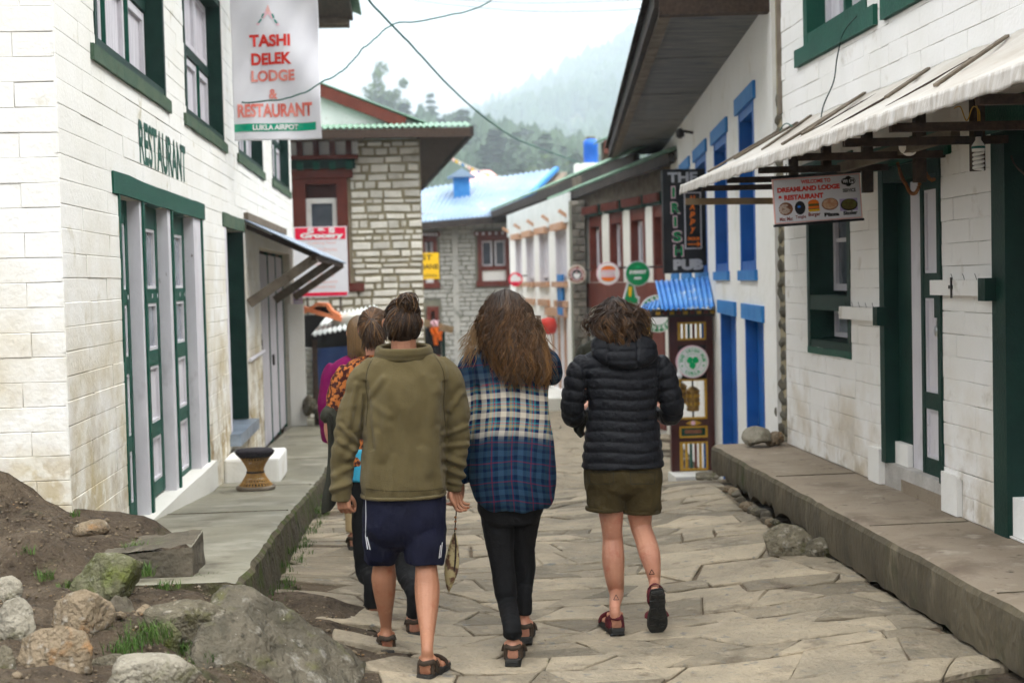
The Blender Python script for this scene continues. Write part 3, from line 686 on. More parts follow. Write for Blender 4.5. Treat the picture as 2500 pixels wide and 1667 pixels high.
rA = bond(YA0, YA1, -.5, 5.7, .1245, 1.1, holesA + [(d_u0 - .2, d_u1 + .12, d_v1, 2.5), (w2u0 - .12, w2u1 + .1, 2.37, 2.5)] + [(a - .12, b + .12, SV - .085, SV) for a, b in wins], 3)
lay('block', FA, rA, lodge, bmA, .36, .124, -.012, 'white_wash_l', 200, 5)
rG = bond(.0, 4.2, .1, 5.7, .1245, .4, [], 9)
lay('block', FG, rG, lodge, bmA, .36, .124, -.012, 'white_wash_l', 98, 6, 'far_end_blocks')
# restaurant doors: three tall leaves between white posts, timber lintel above
slab_part('lintel', FA, d_u0 - .2, d_u1 + .12, d_v1, 2.495, -.2, .012, 'green', lodge, .012, 1)
slab_part('threshold', FA, d_u0 - .05, d_u1 + .1, .1, .33, -.25, .05, 'plaster_cream', lodge, .02, 2)
edges = [(A(291, 800)[0], A(352, 800)[0], A(361, 800)[0]), (A(362, 800)[0], A(420, 800)[0], A(430, 800)[0]), (A(431, 800)[0], A(482, 800)[0], d_u1)]
for i, (a, b, c) in enumerate(edges):
    dr = MB(); st = .075; zb = .33 if i == 0 else PZ(a) + .06
    dr.fbox(FA, a, a + st, zb, d_v1, -.13, -.085); dr.fbox(FA, b - st, b, zb, d_v1, -.13, -.085)
    for v0, v1 in ((zb, zb + .1), (.76, .86), (1.26, 1.37), (1.70, 1.80), (2.22, d_v1)): dr.fbox(FA, a + st, b - st, v0, v1, -.13, -.087)
    door = dr.build('door', 'green', lodge)
    for v0, v1, mt in ((1.80, 2.22, 'glass_pale'), (1.37, 1.70, 'glass_pale'), (.86, 1.26, 'lilac'), (zb + .1, .76, 'lilac')):
        q = MB(); q.fbox(FA, a + st, b - st, v0, v1, -.125, -.112); q.build('pane' if 'glass' in mt else 'panel', mt, door)
        q = MB(); t = .022
        for u0, u1, z0, z1 in ((a + st, a + st + t, v0, v1), (b - st - t, b - st, v0, v1), (a + st + t, b - st - t, v0, v0 + t), (a + st + t, b - st - t, v1 - t, v1)): q.fbox(FA, u0, u1, z0, z1, -.112, -.092)
        q.build('bead', 'lilac', door)
    for k in range(5):
        q = MB(); q.fbox(FA, a + .06 + k * (b - a - .12) / 4 - .008, a + .06 + k * (b - a - .12) / 4 + .008, 1.735, 1.765, -.0865, -.083); q.build('stud', 'lilac', door)
    q = MB(); q.fbox(FA, b + .002, c - .06, zb - .02, d_v1 - .001, -.2, -.006); q.build('door_post', 'lilac', lodge)
    q = MB(); q.fbox(FA, c - .06, c, zb - .02, d_v1 - .002, -.2, .008); q.build('door_frame', 'green', lodge)
q = MB(); q.fbox(FA, d_u0 - .045, d_u0, .3, d_v1, -.2, .008); q.build('door_frame', 'green', lodge)
m = MB(); m.fbox(FA, d_u0 - .05, d_u1 + .05, .0, d_v1 + .05, -.33, -.3); m.build('door_backing', 'shade', lodge)
# tall shop window with a deep dark jamb
slab_part('lintel', FA, w2u0 - .12, w2u1 + .12, 2.37, 2.5, -.15, .012, 'green_sill', lodge, .012, 5)
m = MB(); m.fbox(FA, w2u1 - .9, w2u1, .42, 2.369, -.3, -.16); wn = m.build('window', 'green_dark', lodge)
m = MB(); m.fbox(FA, w2u1 - .05, w2u1 - .001, .42, 2.368, -.3, .006); m.build('jamb', 'green_dark', wn)
m = MB(); m.fbox(FA, w2u0, w2u0 + .14, .42, 2.367, -.16, .0); m.build('jamb', 'lilac', wn)
m = MB(); m.fbox(FA, w2u0 + .14, w2u1 - .9, .45, 2.36, -.2, -.18); m.build('pane', 'glass', wn)
slab_part('sill', FA, w2u0 - .1, w2u1 + .1, .3, .41, -.2, .10, 'tin_grey', wn, .012, 7)
# shop front with lilac plank shutters
m = MB(); m.fbox(FA, s_u0, s_u1, -.4, 2.25, -.3, -.16); sf = m.build('shutter_frame', 'wood_dark', lodge)
n = 4
for k in range(n):
    a = s_u0 + (s_u1 - s_u0) * k / n; b = s_u0 + (s_u1 - s_u0) * (k + 1) / n
    q = MB(); q.fbox(FA, a + .06, b - .05, -.2, 2.2, -.159, -.12); q.build('shutter', 'lilac_dim', sf)
    q = MB(); q.fbox(FA, b - .045, b, -.25, 2.24, -.159, -.108); q.build('shutter_post', 'green', sf)
for k in range(2):
    q = MB(); u = s_u0 + .9 + k * 1.5; q.fbox(FA, u, u + .05, 1.0 - .25 * k, 1.14 - .25 * k, -.12, -.09); q.build('padlock', 'iron', sf)
q = MB(); q.tube([FA.p(w2u1 + .15, 1.02, .02), FA.p(s_u0 - .1, 1.05, .03)], .022, 6); q.build('latch_bar', 'lilac', lodge)
# upper windows: deep green jambs, pale casements
for i, (a, b) in enumerate(wins):
    fr = MB(); t = .06; wv1 = 4.5
    fr.fbox(FA, a, a + t, SV, wv1, -.2, .006); fr.fbox(FA, b - t, b, SV, wv1, -.2, .006)
    fr.fbox(FA, a + t, b - t, SV, SV + t, -.2, .0); fr.fbox(FA, a + t, b - t, wv1 - t, wv1, -.2, .0); fr.fbox(FA, a + t, b - t, 3.78, 3.86, -.2, -.11)
    win = fr.build('window', 'green_dark', lodge)
    slab_part('sill', FA, a - .13, b + .13, SV - .09, SV, -.1, .022, 'green_sill', win, .01, i)
    k = 3; L = (b - a - 2 * t) / k
    for c in range(k):
        for v0, v1 in ((SV + t, 3.78), (3.86, wv1 - t)): sash(FA, a + t + c * L + .012, a + t + (c + 1) * L - .012, v0 + .01, v1 - .01, -.165, .055, win, 'lilac', 'curtain')
        if c: q = MB(); q.fbox(FA, a + t + c * L - .011, a + t + c * L + .011, SV + t, 3.78, -.165, -.1); q.build('mullion', 'green', win)
    q = MB(); q.fbox(FA, a + t, b - t, SV, wv1, -.23, -.2); q.build('backing', 'shade', win)
# painted lettering on the wall
tu0, tu1 = A(338, 350)[0], A(452, 400)[0]
tz = (A(338, 302)[1] + A(344, 402)[1]) / 2
_t = text('RESTAURANT', FA, (tu0 + tu1) / 2, 2.76, .3, 'green', lodge, width=tu1 - tu0, height=.29, w=.0032, bold=.009)
# roof: eave with timber soffit over the street
m = MB(); m.fbox(FA, YA0 - .5, YA1 + .25, 5.78, 5.9, -6.2, .98); rf = m.build('roof', 'wood_dark', lodge)
for k in range(8):
    q = MB(); q.fbox(FA, YA0 + .3 + k * 2, YA0 + .42 + k * 2, 5.68, 5.779, -.2, .9); q.build('rafter', 'wood_grey', rf)
m = MB(); m.fbox(FA, YA1 + .05, YA1 + .2, 5.66, 5.775, -.2, .93); m.build('rafter', 'wood_grey', rf)
m = MB(); m.grid(lambda a, b: FA.p(YA0 - .6 + (YA1 - YA0 + 1.1) * a, 5.92 + (1 - b) * 2.2 + .02 * math.sin(a * 300), 1.1 - (1 - b) * 5), 200, 1, .01); m.build('roof_sheet', 'tin_green', rf, False, False)
# shop awning: corrugated sheet on timber brackets
aw = empty('awning', (XA, 18, 2.3)); adopt(aw, lodge); aw.location = (XA, 18, 2.3); awn_u0, awn_u1 = A(594, 530)[0], 21.5
m = MB(); m.grid(lambda a, b: FA.p(awn_u0 + (awn_u1 - awn_u0) * a, 2.5 - .38 * b + .012 * math.sin(a * 95 * 6.28 / 2) - .012 * a, .002 + .78 * b), 190, 6, .006)
def part_of(mb, name, mt, par): return mb.build(name, mt, par)
o = part_of(m, 'awning_sheet', 'tin_grey', lodge)
for u in (awn_u0 + .12, awn_u0 + 3.0, awn_u1 - .3):
    q = MB(); q.beam(FA.p(u, 1.62, .02), FA.p(u, 2.09, .74), .09, .1); q.build('bracket', 'wood_grey', lodge)
    q = MB(); q.beam(FA.p(u + .1, 2.44, .0), FA.p(u + .1, 2.1, .74), .05, .05); q.build('awning_rafter', 'wood_dark', lodge)
q = MB(); q.beam(FA.p(awn_u0 + .05, 2.09, .72), FA.p(awn_u1 - .05, 2.09, .72), .05, .06); q.build('awning_beam', 'wood_dark', lodge)
q = MB(); q.fbox(FA, awn_u0 + .02, awn_u1 - 1.6, 2.5, 2.58, .0, .05); q.build('flashing', 'wood_grey', lodge)
bpy.data.objects.remove(aw)
# white step block and downpipe end
m = MB(); p0, p1 = aY(572, 1165, 12.7), aY(668, 1165, 12.7); zt = aY(620, 1100, 12.7).z
FB = Frame((XA, 13.0, PZ(13.0) - .03), (1, 0, 0), (0, -1, 0)); m.fbox(FB, .0, .5, 0, .25, -.8, 0)
o = m.build('step_block', 'plaster', None); bv = o.modifiers.new('b', 'BEVEL'); bv.width = .025; bv.segments = 2; tag(o, 'low whitewashed step block against the lodge wall behind the stool', 'step')

# ================================================================ RIGHT LODGE
XB, YB0, YB1 = 3.05, 4.0, 11.42
FR = Frame((XB, 0, 0), (0, 1, 0), (-1, 0, 0)); Bq = lambda sx, sy: FR.uv(sx, sy)
house = empty('guest_house', (5.5, 7.7, .4), 'whitewashed block guest house with dark green frames on the right', 'building')
lw = (Bq(2077, 700)[0], Bq(1972, 700)[0], 1.24, 2.5)          # lower window
dw = (Bq(2301, 800)[0], Bq(2152, 800)[0], .56, 2.45)          # door
d2 = (4.3, Bq(2427, 900)[0], .42, 2.5)                          # second doorway at the right edge
uw = [(Bq(2118, 60)[0], Bq(1965, 140)[0], 3.52, 4.7), (5.1, Bq(2185, 15)[0], 3.52, 4.7)]
holesB = [lw, dw, d2] + uw
wall_body(FR, YB0, YB1, .2, 5.6, holesB, -.35, -.01).build('wall', 'joint_r', house)
m = MB(); m.fbox(Frame((XB, YB1, 0), (1, 0, 0), (0, 1, 0)), .01, 5, -.5, 5.6, -.3, 0); m.build('end_wall', 'plaster_cream', house)
bmB = [block_mesh('block', .36, .128, .0105, .004, 20 + k, 'white_wash_r') for k in range(5)]
rB = bond(YB0, YB1, .41, 5.5, .128, .36, holesB + [(dw[0] - .16, dw[1] + .1, dw[3], dw[3] + .16), (lw[0] - .1, lw[1] + .1, lw[3], lw[3] + .13), (dw[0] - .28, dw[1] + .02, .3, .62)] + [(a - .2, b + .2, c - .14, c) for a, b, c, d in uw], 13)
lay('block', FR, rB, house, bmB, .36, .128, -.01, 'white_wash_r', 298, 15)
# lower window
def green_frame(h, t, w0, w1, par, name='window', mt='green_dark', bars=()):
    fr = MB(); fr.fbox(FR, h[0], h[0] + t, h[2], h[3], w0, w1); fr.fbox(FR, h[1] - t, h[1], h[2], h[3], w0, w1)
    fr.fbox(FR, h[0] + t, h[1] - t, h[2], h[2] + t * .8, w0, w1 - .004); fr.fbox(FR, h[0] + t, h[1] - t, h[3] - t, h[3], w0, w1 - .004)
    for v, hh in bars: fr.fbox(FR, h[0] + t, h[1] - t, v, v + hh, w0 + .05, w1 - .003)
    return fr.build(name, mt, par)
win = green_frame(lw, .07, -.26, .006, house, bars=((1.52, .11),))
mid = (lw[0] + lw[1]) / 2
for a, b in ((lw[0] + .07, mid), (mid, lw[1] - .07)):
    sash(FR, a + .01, b - .01, 1.66, 2.42, -.22, .05, win, 'lilac', 'glass', 1, 2, bar=.03)
    sash(FR, a + .01, b - .01, 1.31, 1.51, -.22, .035, win, 'lilac', 'glass_pale')
q = MB(); q.fbox(FR, lw[0], lw[1], lw[2], lw[3], -.33, -.27); q.build('backing', 'shade', win)
slab_part('sill', FR, lw[0] - .0, lw[1] + .0, lw[2] - .05, lw[2] - .001, -.25, .01, 'green', win, .006, 3)
slab_part('lintel', FR, lw[0] - .1, lw[1] + .1, lw[3], lw[3] + .13, -.1, .012, 'green', house, .01, 4)
# upper windows
for i, h in enumerate(uw):
    w_ = green_frame(h, .1, -.22, .01, house, mt='green')
    slab_part('sill', FR, h[0] - .2, h[1] + .2, h[2] - .13, h[2], -.1, .03, 'green', w_, .012, 10 + i)
    L = (h[1] - h[0] - .2) / 2
    for c in range(2):
        sash(FR, h[0] + .1 + c * L + .01, h[0] + .1 + (c + 1) * L - .01, h[2] + .09, h[3] - .11, -.17, .06, w_, 'lilac', 'curtain', 2, 1)
    q = MB(); q.fbox(FR, h[0] + .1 + L - .02, h[0] + .1 + L + .02, h[2] + .08, h[3] - .1, -.17, -.08); q.build('mullion', 'green', w_)
    q = MB(); q.fbox(FR, h[0], h[1], h[2], h[3], -.27, -.23); q.build('backing', 'shade', w_)
# door with lilac panels, deep jamb
dr = MB(); u0, u1, zb, zt = dw[0], dw[1], dw[2], dw[3]
fr = MB(); fr.fbox(FR, u1 - .09, u1, zb, zt, -.3, .012); fr.fbox(FR, u0, u0 + .05, zb, zt, -.12, .012); fr.fbox(FR, u0 + .05, u1 - .09, zt - .09, zt, -.3, .008)
df = fr.build('door_frame', 'green_dark', house)
slab_part('lintel', FR, u0 - .15, u1 + .1, zt, zt + .15, -.2, .014, 'green', df, .012, 9)
def leaf(u0, u1, zb, zt, w, par, rails):
    st = .085; m = MB(); m.fbox(FR, u0, u0 + st, zb, zt, w, w + .045); m.fbox(FR, u1 - st * .55, u1, zb, zt, w, w + .045)
    for a, b in rails: m.fbox(FR, u0 + st, u1 - st * .55, a, b, w, w + .043)
    d = m.build('door', 'green_dark', par); zs = [r_ for r_ in rails]
    for (a, b), (c, e) in zip(zs, zs[1:]):
        q = MB(); q.fbox(FR, u0 + st, u1 - st * .55, b, c, w + .006, w + .02); q.build('panel', 'lilac', d)
        q = MB(); t = .016
        for x0, x1, y0, y1 in ((u0 + st, u0 + st + t, b, c), (u1 - st * .55 - t, u1 - st * .55, b, c), (u0 + st + t, u1 - st * .55 - t, b, b + t), (u0 + st + t, u1 - st * .55 - t, c - t, c)): q.fbox(FR, x0, x1, y0, y1, w + .02, w + .034)
        q.build('bead', 'lilac', d)
    return d
D1 = leaf(u0 + .05, u0 + .52, .5, zt - .1, -.11, house, ((.5, .66), (.96, 1.06), (1.63, 1.78), (2.28, 2.35)))
q = MB(); q.fbox(FR, u0 + .521, u1 - .33, zb, zt - .1, -.11, -.085); q.build('fixed_panel', 'lilac', house)
q = MB(); q.fbox(FR, u1 - .329, u1 - .0901, zb, zt - .1, -.12, -.085); q.build('door_reveal', 'green_dark', house)
q = MB(); q.fbox(FR, u0, u1, zb, zt, -.35, -.31); q.build('backing', 'shade', house)
pl = MB(); pl.tube([FR.p(u0 + .2, 1.72, -.05), FR.p(u0 + .05, 1.70, .02), FR.p(u0 - .02, 1.69, .04)], .012, 6); pl.fbox(FR, u0 + .14, u0 + .17, 1.56, 1.72, -.065, -.05); bolt = pl.build('bolt', 'iron', D1)
q = MB(); q.fbox(FR, u0 + .08, u0 + .13, 1.52, 1.72, -.05, .0); q.build('hasp', 'green_dark', D1)
pk = MB(); c = FR.p(u0 + .15, 1.44, -.03); pk.lathe(c - Vector((.015, 0, 0)), [(.005, 0), (.032, .002), (.032, .026), (.005, .028)], 16, axis=(1, 0, 0)); pk.tube([c + Vector((0, .018 * math.cos(a), .03 + .05 * math.sin(a))) for a in np.linspace(0, math.pi, 9)], .005, 6)
tag(pk.build('padlock', 'steel', None, True), 'small steel padlock hanging from the green door bolt', 'padlock')
# whitewashed stubs either side of the recessed step
m = MB(); m.fbox(FR, dw[0] - .24, dw[0] - .001, .41, .64, -.2, .02); m.build('door_plinth', 'plaster', house)
m = MB(); m.fbox(FR, dw[1] - .001, dw[1] + .22, .41, .64, -.3, .03); m.fbox(FR, dw[1] - .32, dw[1] - .001, .41, .70, -.3, -.05); m.build('door_plinth', 'plaster', house)
m = MB(); m.fbox(FR, dw[0], dw[1] - .321, .3, .485, -.4, -.005); m.build('door_step', 'walk_top', house)
m = MB(); F2 = Frame(FR.p(u0 + .02, .487, -.1), (0, 1, 0), (0, 0, 1), (1, 0, 0))
for i in range(9):
    for j in range(4): m.fbox(F2, .02 + i * .04, .053 + i * .04, j * .028, .022 + j * .028, 0, .014)
m.fbox(F2, 0, .4, -.01, .12, -.001, .004); o = m.build('door_mat', 'black', None); tag(o, 'small black rubber mat on the step of the green door', 'mat')
# second doorway: green post, lilac boards
q = MB(); q.fbox(FR, d2[1] - .17, d2[1], .25, 2.5, -.2, .008); dp = q.build('door_post', 'green_dark', house)
for k in range(7):
    b = d2[1] - .17 - k * .3; q = MB(); q.fbox(FR, b - .296, b, .62, 2.5, -.14, -.1); q.build('board', 'lilac', dp)
q = MB(); q.fbox(FR, 4.1, d2[1] - .171, .3, .62, -.3, -.02); q.build('plinth', 'plaster', house)
q = MB(); q.fbox(FR, 4.1, d2[1] - .17, .35, 2.5, -.33, -.29); q.build('backing', 'shade', house)
slab_part('lintel', FR, 4.2, d2[1] + .12, 2.5, 2.66, -.2, .014, 'green', house, .012, 19)
# plank ledges with bent nails and iron pins
for (a, b, v, k) in ((Bq(2160, 775)[0], Bq(2067, 775)[0], 1.52, 5), (Bq(2424, 660)[0], Bq(2292, 660)[0], 1.70, 4)):
    q = MB(); q.fbox(FR, a, b, v - .045, v + .04, .0, .055); lg = q.build('ledge', 'white_wash_r', house)
    for i in range(k):
        u = a + (b - a) * (i + .7) / (k + .6); n_ = MB(); n_.tube([FR.p(u, v + .04, .04), FR.p(u + .008, v + .058, .042), FR.p(u + .018, v + .074, .044)], .0017, 5); n_.build('nail', 'iron', lg)
    if k == 4:
        n_ = MB(); n_.fbox(FR, a + .42, a + .432, v - .06, v + .055, .056, .064); n_.fbox(FR, a + .41, a + .45, v - .008, v + .012, .0565, .068); n_.build('pin', 'iron', lg)
    q = MB(); q.fbox(FR, a - .06, a + .03, v - .07, v + .05, .002, .07); q.build('cleat', 'green_dark', lg)
# rough stone strip at the far end of the wall
FS = Frame((XB + .02, YB1, 0), (0, 1, 0), (-1, 0, 0)); rs = random.Random(8)
m = MB(); m.fbox(FS, .002, .55, -.5, 4.4, -.3, -.06); strip = m.build('rubble_end', 'mortar_d', house)
stone_var = [rock_mesh(900 + k, (1, 1, 1), 2, 8, .08) for k in range(4)]
for q_ in stone_var: q_.materials.append(MATS['rock_pale'])
v = .3
while v < 3.2:
    u = .0
    while u < .5:
        w_, h_ = rs.uniform(.13, .2), rs.uniform(.1, .15); o = bpy.data.objects.new('stone', stone_var[rs.randrange(4)]); COL.objects.link(o); adopt(o, strip)
        o.location = FS.p(u + w_ / 2, v + h_ / 2, -.075); o.scale = (.05, w_ * .56, h_ * .6); o.rotation_euler = (rs.uniform(-.3, .3), 0, 0); u += w_
    v += .125
q = MB(); q.fbox(FS, .0, .14, 3.1, 5.6, -.2, .02); q.build('corner_post', 'wood_grey', house)
m = MB(); m.fbox(FR, YB0 - .4, YB1 + .3, 5.6, 5.75, -5, .9); m.build('roof', 'tin_green', house)

# ---- awning of white sheeting over a timber frame
AX, AZ0, AZ1 = .86, 2.97, 2.525            # reach out from wall, height at wall, height at drip edge
ay0, ay1 = 4.4, 11.3
def aw_pt(a, b):
    y = ay0 + (ay1 - ay0) * a
    sag = -.02 * math.sin(b * math.pi) * (1 + .6 * math.sin(a * 40)) + .006 * fbm((y * 6, b * 5, 0))
    return FR.p(y, AZ0 + (AZ1 - AZ0) * b + sag + .018 * (1 - b) * fbm((y * 3, 1, 1)), .005 + AX * b)
m = MB(); m.grid(aw_pt, 130, 10, .004); canopy = m.build('canopy', 'soil', house, True, False)
mat('sheeting', (.6, .57, .52), (.48, .43, .37), 2.5, .5, .2, 25, stain=[((.5, .4, .28), 4, .62, .8)], bump2=(.4, 5)); canopy.data.materials.clear(); canopy.data.materials.append(MATS['sheeting'])
def fr_pt(a, b):
    y = ay0 + (ay1 - ay0) * a; p = aw_pt(a, 1.)
    return p + Vector((-.006 - .003 * math.sin(y * 55 + 9 * fbm((y * 2.5, 0, 0))) * (.2 + b) - .012 * b - .006 * fbm((y * 11, b, 3)), 0, -b * (.075 + .012 * fbm((y * 5, 4, 0)))))
mat('fringe', (.56, .54, .51), (.36, .32, .27), 7, .6, .3, 30, stretch=(1, 4, .6), stain=((.25, .18, .12), 9, .62, .74))
m = MB(); m.grid(fr_pt, 420, 5, .003); m.build('fringe', 'fringe', canopy, True, False)
# end flap and lashings
for i, (a, b, off) in enumerate([(.985, .08, .25), (.93, .1, .1), (.88, .18, .05), (.70, .12, .0), (.70, .3, .12), (.53, .04, .05), (.36, .2, .35), (.2, .1, .3)]):
    y = ay0 + (ay1 - ay0) * a; p = aw_pt(a, .03 + off * .15); q_ = aw_pt(max(0, a - .03 - .012 * i), .82 - .12 * (i % 3)); up = Vector((0, 0, .018))
    b_ = MB(); b_.beam(p + up * .7, q_ + up * .7, .02, .014); b_.build('batten', 'wood_grey', canopy)
frame_ys = [10.6, 9.75, 8.86, 7.93, 7.1, 6.4, 5.4]
for y in frame_ys:
    q = MB(); q.beam(FR.p(y, 2.455, -.01), FR.p(y, 2.452, AX - .02), .04, .04, (0, 0, 1)); q.build('cross_beam', 'wood_dark', house)
    q = MB(); q.beam(FR.p(y + .04, 2.30, .13), FR.p(y + .04, 2.88, .13), .06, .06, (1, 0, 0)); q.build('strut', 'wood_dark', house)
    q = MB(); q.beam(FR.p(y, 2.93, .02), FR.p(y, 2.5, AX - .03), .04, .04); q.build('rafter', 'wood_dark', house)
q = MB(); q.beam(FR.p(ay0, 2.497, AX - .03), FR.p(ay1, 2.497, AX - .03), .035, .035); q.build('edge_beam', 'wood_dark', house)
q = MB(); q.beam(FR.p(8.9, 2.46, .3), FR.p(7.2, 2.5, .22), .05, .06); q.build('loose_plank', 'wood_grey', house)
q = MB(); q.beam(FR.p(11.25, 2.38, .1), FR.p(11.25, 2.39, AX - .02), .05, .05); q.build('cross_beam', 'wood_raw', house)
# ================================================================ PUB BUILDING (blue windows)
t6 = R(6.5); UC = Vector((math.sin(t6), math.cos(t6), 0)); FP = Frame((3.13, 12.2, 0), UC, (-UC.y, UC.x, 0)); Cq = lambda sx, sy: FP.uv(sx, sy)
pub = empty('pub_building', (6, 19, -.6), 'white plastered pub with bright blue window frames and a wide dark eave', 'building')
LP = 14.9
cw = []
for a, b, y in ((1843, 1806, 450), (1776, 1745, 480), (1726, 1700, 520), (1686, 1666, 560), (1656, 1641, 580)): cw.append((Cq(a, y)[0], Cq(b, y)[0], 1.84, Cq(a, 260)[1] if False else 3.35))
cd = [(Cq(1866, 900)[0], Cq(1822, 900)[0], -.7, 1.36), (Cq(1799, 900)[0], Cq(1762, 900)[0], -.8, 1.36)]
cw[0] = (cw[0][0], cw[0][1], 1.84, 3.42)
wall_body(FP, -.3, LP, -1.2, 4.12, cw + cd, -.3, 0).build('wall', 'plaster', pub)
m = MB(); m.fbox(Frame(FP.p(LP, 0, 0), (UC.y, -UC.x, 0), UC), .0, 5, -1.2, 4.1, -.3, 0); m.build('end_wall', 'plaster', pub)
for i, h in enumerate(cw):
    fr = MB(); t = .09; fr.fbox(FP, h[0], h[0] + t, h[2], h[3], -.25, .006); fr.fbox(FP, h[1] - t, h[1], h[2], h[3], -.25, .006); fr.fbox(FP, h[0] + t, h[1] - t, h[3] - t, h[3], -.25, .0); fr.fbox(FP, h[0] + t, h[1] - t, h[2], h[2] + t, -.25, .0)
    w_ = fr.build('window', 'blue', pub); L = (h[1] - h[0] - 2 * t) / 2
    for c in range(2): sash(FP, h[0] + t + c * L + .01, h[0] + t + (c + 1) * L - .01, h[2] + t, h[3] - t, -.2, .07, w_, 'lilac' if c == 0 else 'blue', 'glass', 1, 2)
    q = MB(); q.fbox(FP, h[0] - .1, h[1] + .1, h[2] - .1, h[2], -.1, .03); q.build('sill', 'blue_light', w_)
    q = MB(); q.fbox(FP, h[0] - .16, h[1] + .16, h[3], h[3] + .16, -.1, .03); q.build('lintel', 'blue_light', w_)
    q = MB(); q.fbox(FP, h[0], h[1], h[2], h[3], -.3, -.26); q.build('backing', 'shade', w_)
for i, h in enumerate(cd):
    q = MB(); q.fbox(FP, h[0], h[1], h[2], h[3], -.16, -.12); d_ = q.build('door', 'blue', pub)
    q = MB(); q.fbox(FP, h[0] - .08, h[1] + .14, h[3], h[3] + .15, -.12, .03); q.build('lintel', 'blue_light', d_)
    q = MB(); q.fbox(FP, h[1] - .08, h[1], h[2], h[3], -.12, .006); q.build('door_jamb', 'blue', d_)
    q = MB(); q.fbox(FP, h[0], h[0] + .05, h[2], h[3], -.12, .006); q.build('door_jamb', 'blue', d_)
    for k in range(3): q = MB(); L = (h[1] - h[0] - .14) / 3; q.fbox(FP, h[0] + .06 + k * L, h[0] + .05 + (k + 1) * L, h[2], h[3], -.12, -.105); q.build('board', 'blue', d_)
# eave: boarded soffit, dark fascia, corrugated roof
OV = .93
for k in range(15):
    a = -.1 + (LP + .1) * k / 15; b = -.1 + (LP + .1) * (k + 1) / 15
    q = MB(); q.fbox(FP, a + .004, b - .004, 4.12 + .004 * (k % 3), 4.15, .0, OV - .1); q.build('soffit_board', 'soffit', pub)
q = MB(); q.fbox(FP, -.1, LP, 4.06, 4.18, OV - .12, OV - .02); q.build('fascia', 'wood_grey', pub)
q = MB(); q.fbox(FP, -.15, LP + .05, 4.1, 4.3, OV - .018, OV + .04); q.build('fascia', 'fascia', pub)
q = MB(); q.fbox(FP, -.22, -.08, 4.02, 4.22, -.05, OV); q.build('end_beam', 'wood_dark', pub)
q = MB(); q.grid(lambda a, b: FP.p(-.3 + (LP + .5) * a, 4.28 + b * 1.5 + .018 * math.sin(a * 480), OV + .1 - b * 4), 240, 2, .012); q.build('roof', 'fascia', pub, False, False)
q = MB(); q.fbox(FP, -.25, -.05, 4.3, 4.75, -.6, OV - .1); q.build('gable_board', 'wood_dark', pub)
q = MB(); q.tube([FP.p(7.2, 3.75, .02), FP.p(7.2, 3.78, .16)], .02, 6); q.lathe(FP.p(7.2, 3.68, .2), [(.02, 0), (.06, .03), (.06, .1), (.02, .14)], 10); q.build('lamp', 'iron', pub)

# ================================================================ GREEN-ROOFED HOUSES where the lane bends
def bend_frame(sxr, Yr, vpx, base=0.):
    p = aY(sxr, 690, Yr); d = Vector(((vpx - 1001) / FPX, 1, 0)).normalized(); return Frame((p.x, p.y, 0), d, (-d.y, d.x, 0))
FM = bend_frame(1640, 24.2, 470)           # maroon windows
hm = empty('cafe_house', (5, 27, -1), 'house with tall maroon windows and pale pillars under a green tin roof', 'building')
Mq = lambda sx, sy: FM.uv(sx, sy)
Lm = Mq(1402, 680)[0]; hs = []
for a, b in ((1622, 1596), (1576, 1541), (1521, 1490), (1470, 1441)): hs.append((Mq(a, 600)[0], Mq(b, 600)[0], 1.72, 3.05))
wall_body(FM, -1.5, Lm, -1.2, 3.25, hs, -.3, 0).build('wall', 'plaster_cream', hm)
for h in hs:
    fr = MB(); t = .1; fr.fbox(FM, h[0], h[0] + t, h[2], h[3], -.2, .02); fr.fbox(FM, h[1] - t, h[1], h[2], h[3], -.2, .02); fr.fbox(FM, h[0] + t, h[1] - t, h[2], h[2] + .28, -.2, .01); fr.fbox(FM, h[0] + t, h[1] - t, h[3] - .2, h[3], -.2, .01)
    w_ = fr.build('window', 'maroon', hm); L = (h[1] - h[0] - 2 * t) / 2
    for c in range(2): sash(FM, h[0] + t + c * L + .01, h[0] + t + (c + 1) * L - .01, h[2] + .29, h[3] - .22, -.15, .09, w_, 'lilac', 'glass')
    q = MB(); q.fbox(FM, h[0], h[1], h[2], h[3], -.26, -.21); q.build('backing', 'maroon_dark', w_)
    q = MB(); q.fbox(FM, h[0] - .1, h[1] + .1, h[3], h[3] + .22, -.05, .1); cn = q.build('cornice', 'green_dark', w_)
    for k in range(7): q = MB(); u = h[0] - .05 + (h[1] - h[0] + .1) * k / 6; q.fbox(FM, u - .03, u + .03, h[3] + .05, h[3] + .2, .1, .16); q.build('bracket', 'maroon', w_)
q = MB(); q.fbox(FM, -1.5, Lm, 1.2, 1.7, .0, .03); q.build('signboard', 'maroon', hm)
q = MB(); q.fbox(FM, -1.5, Lm, 3.25, 3.95, -.3, .0); q.build('upper_wall', 'wood_grey', hm)
for k in range(3): q = MB(); q.fbox(FM, .4 + k * 1.5, 1.1 + k * 1.5, -.9, 1.0, -.05, .03); q.build('door', 'maroon', hm)
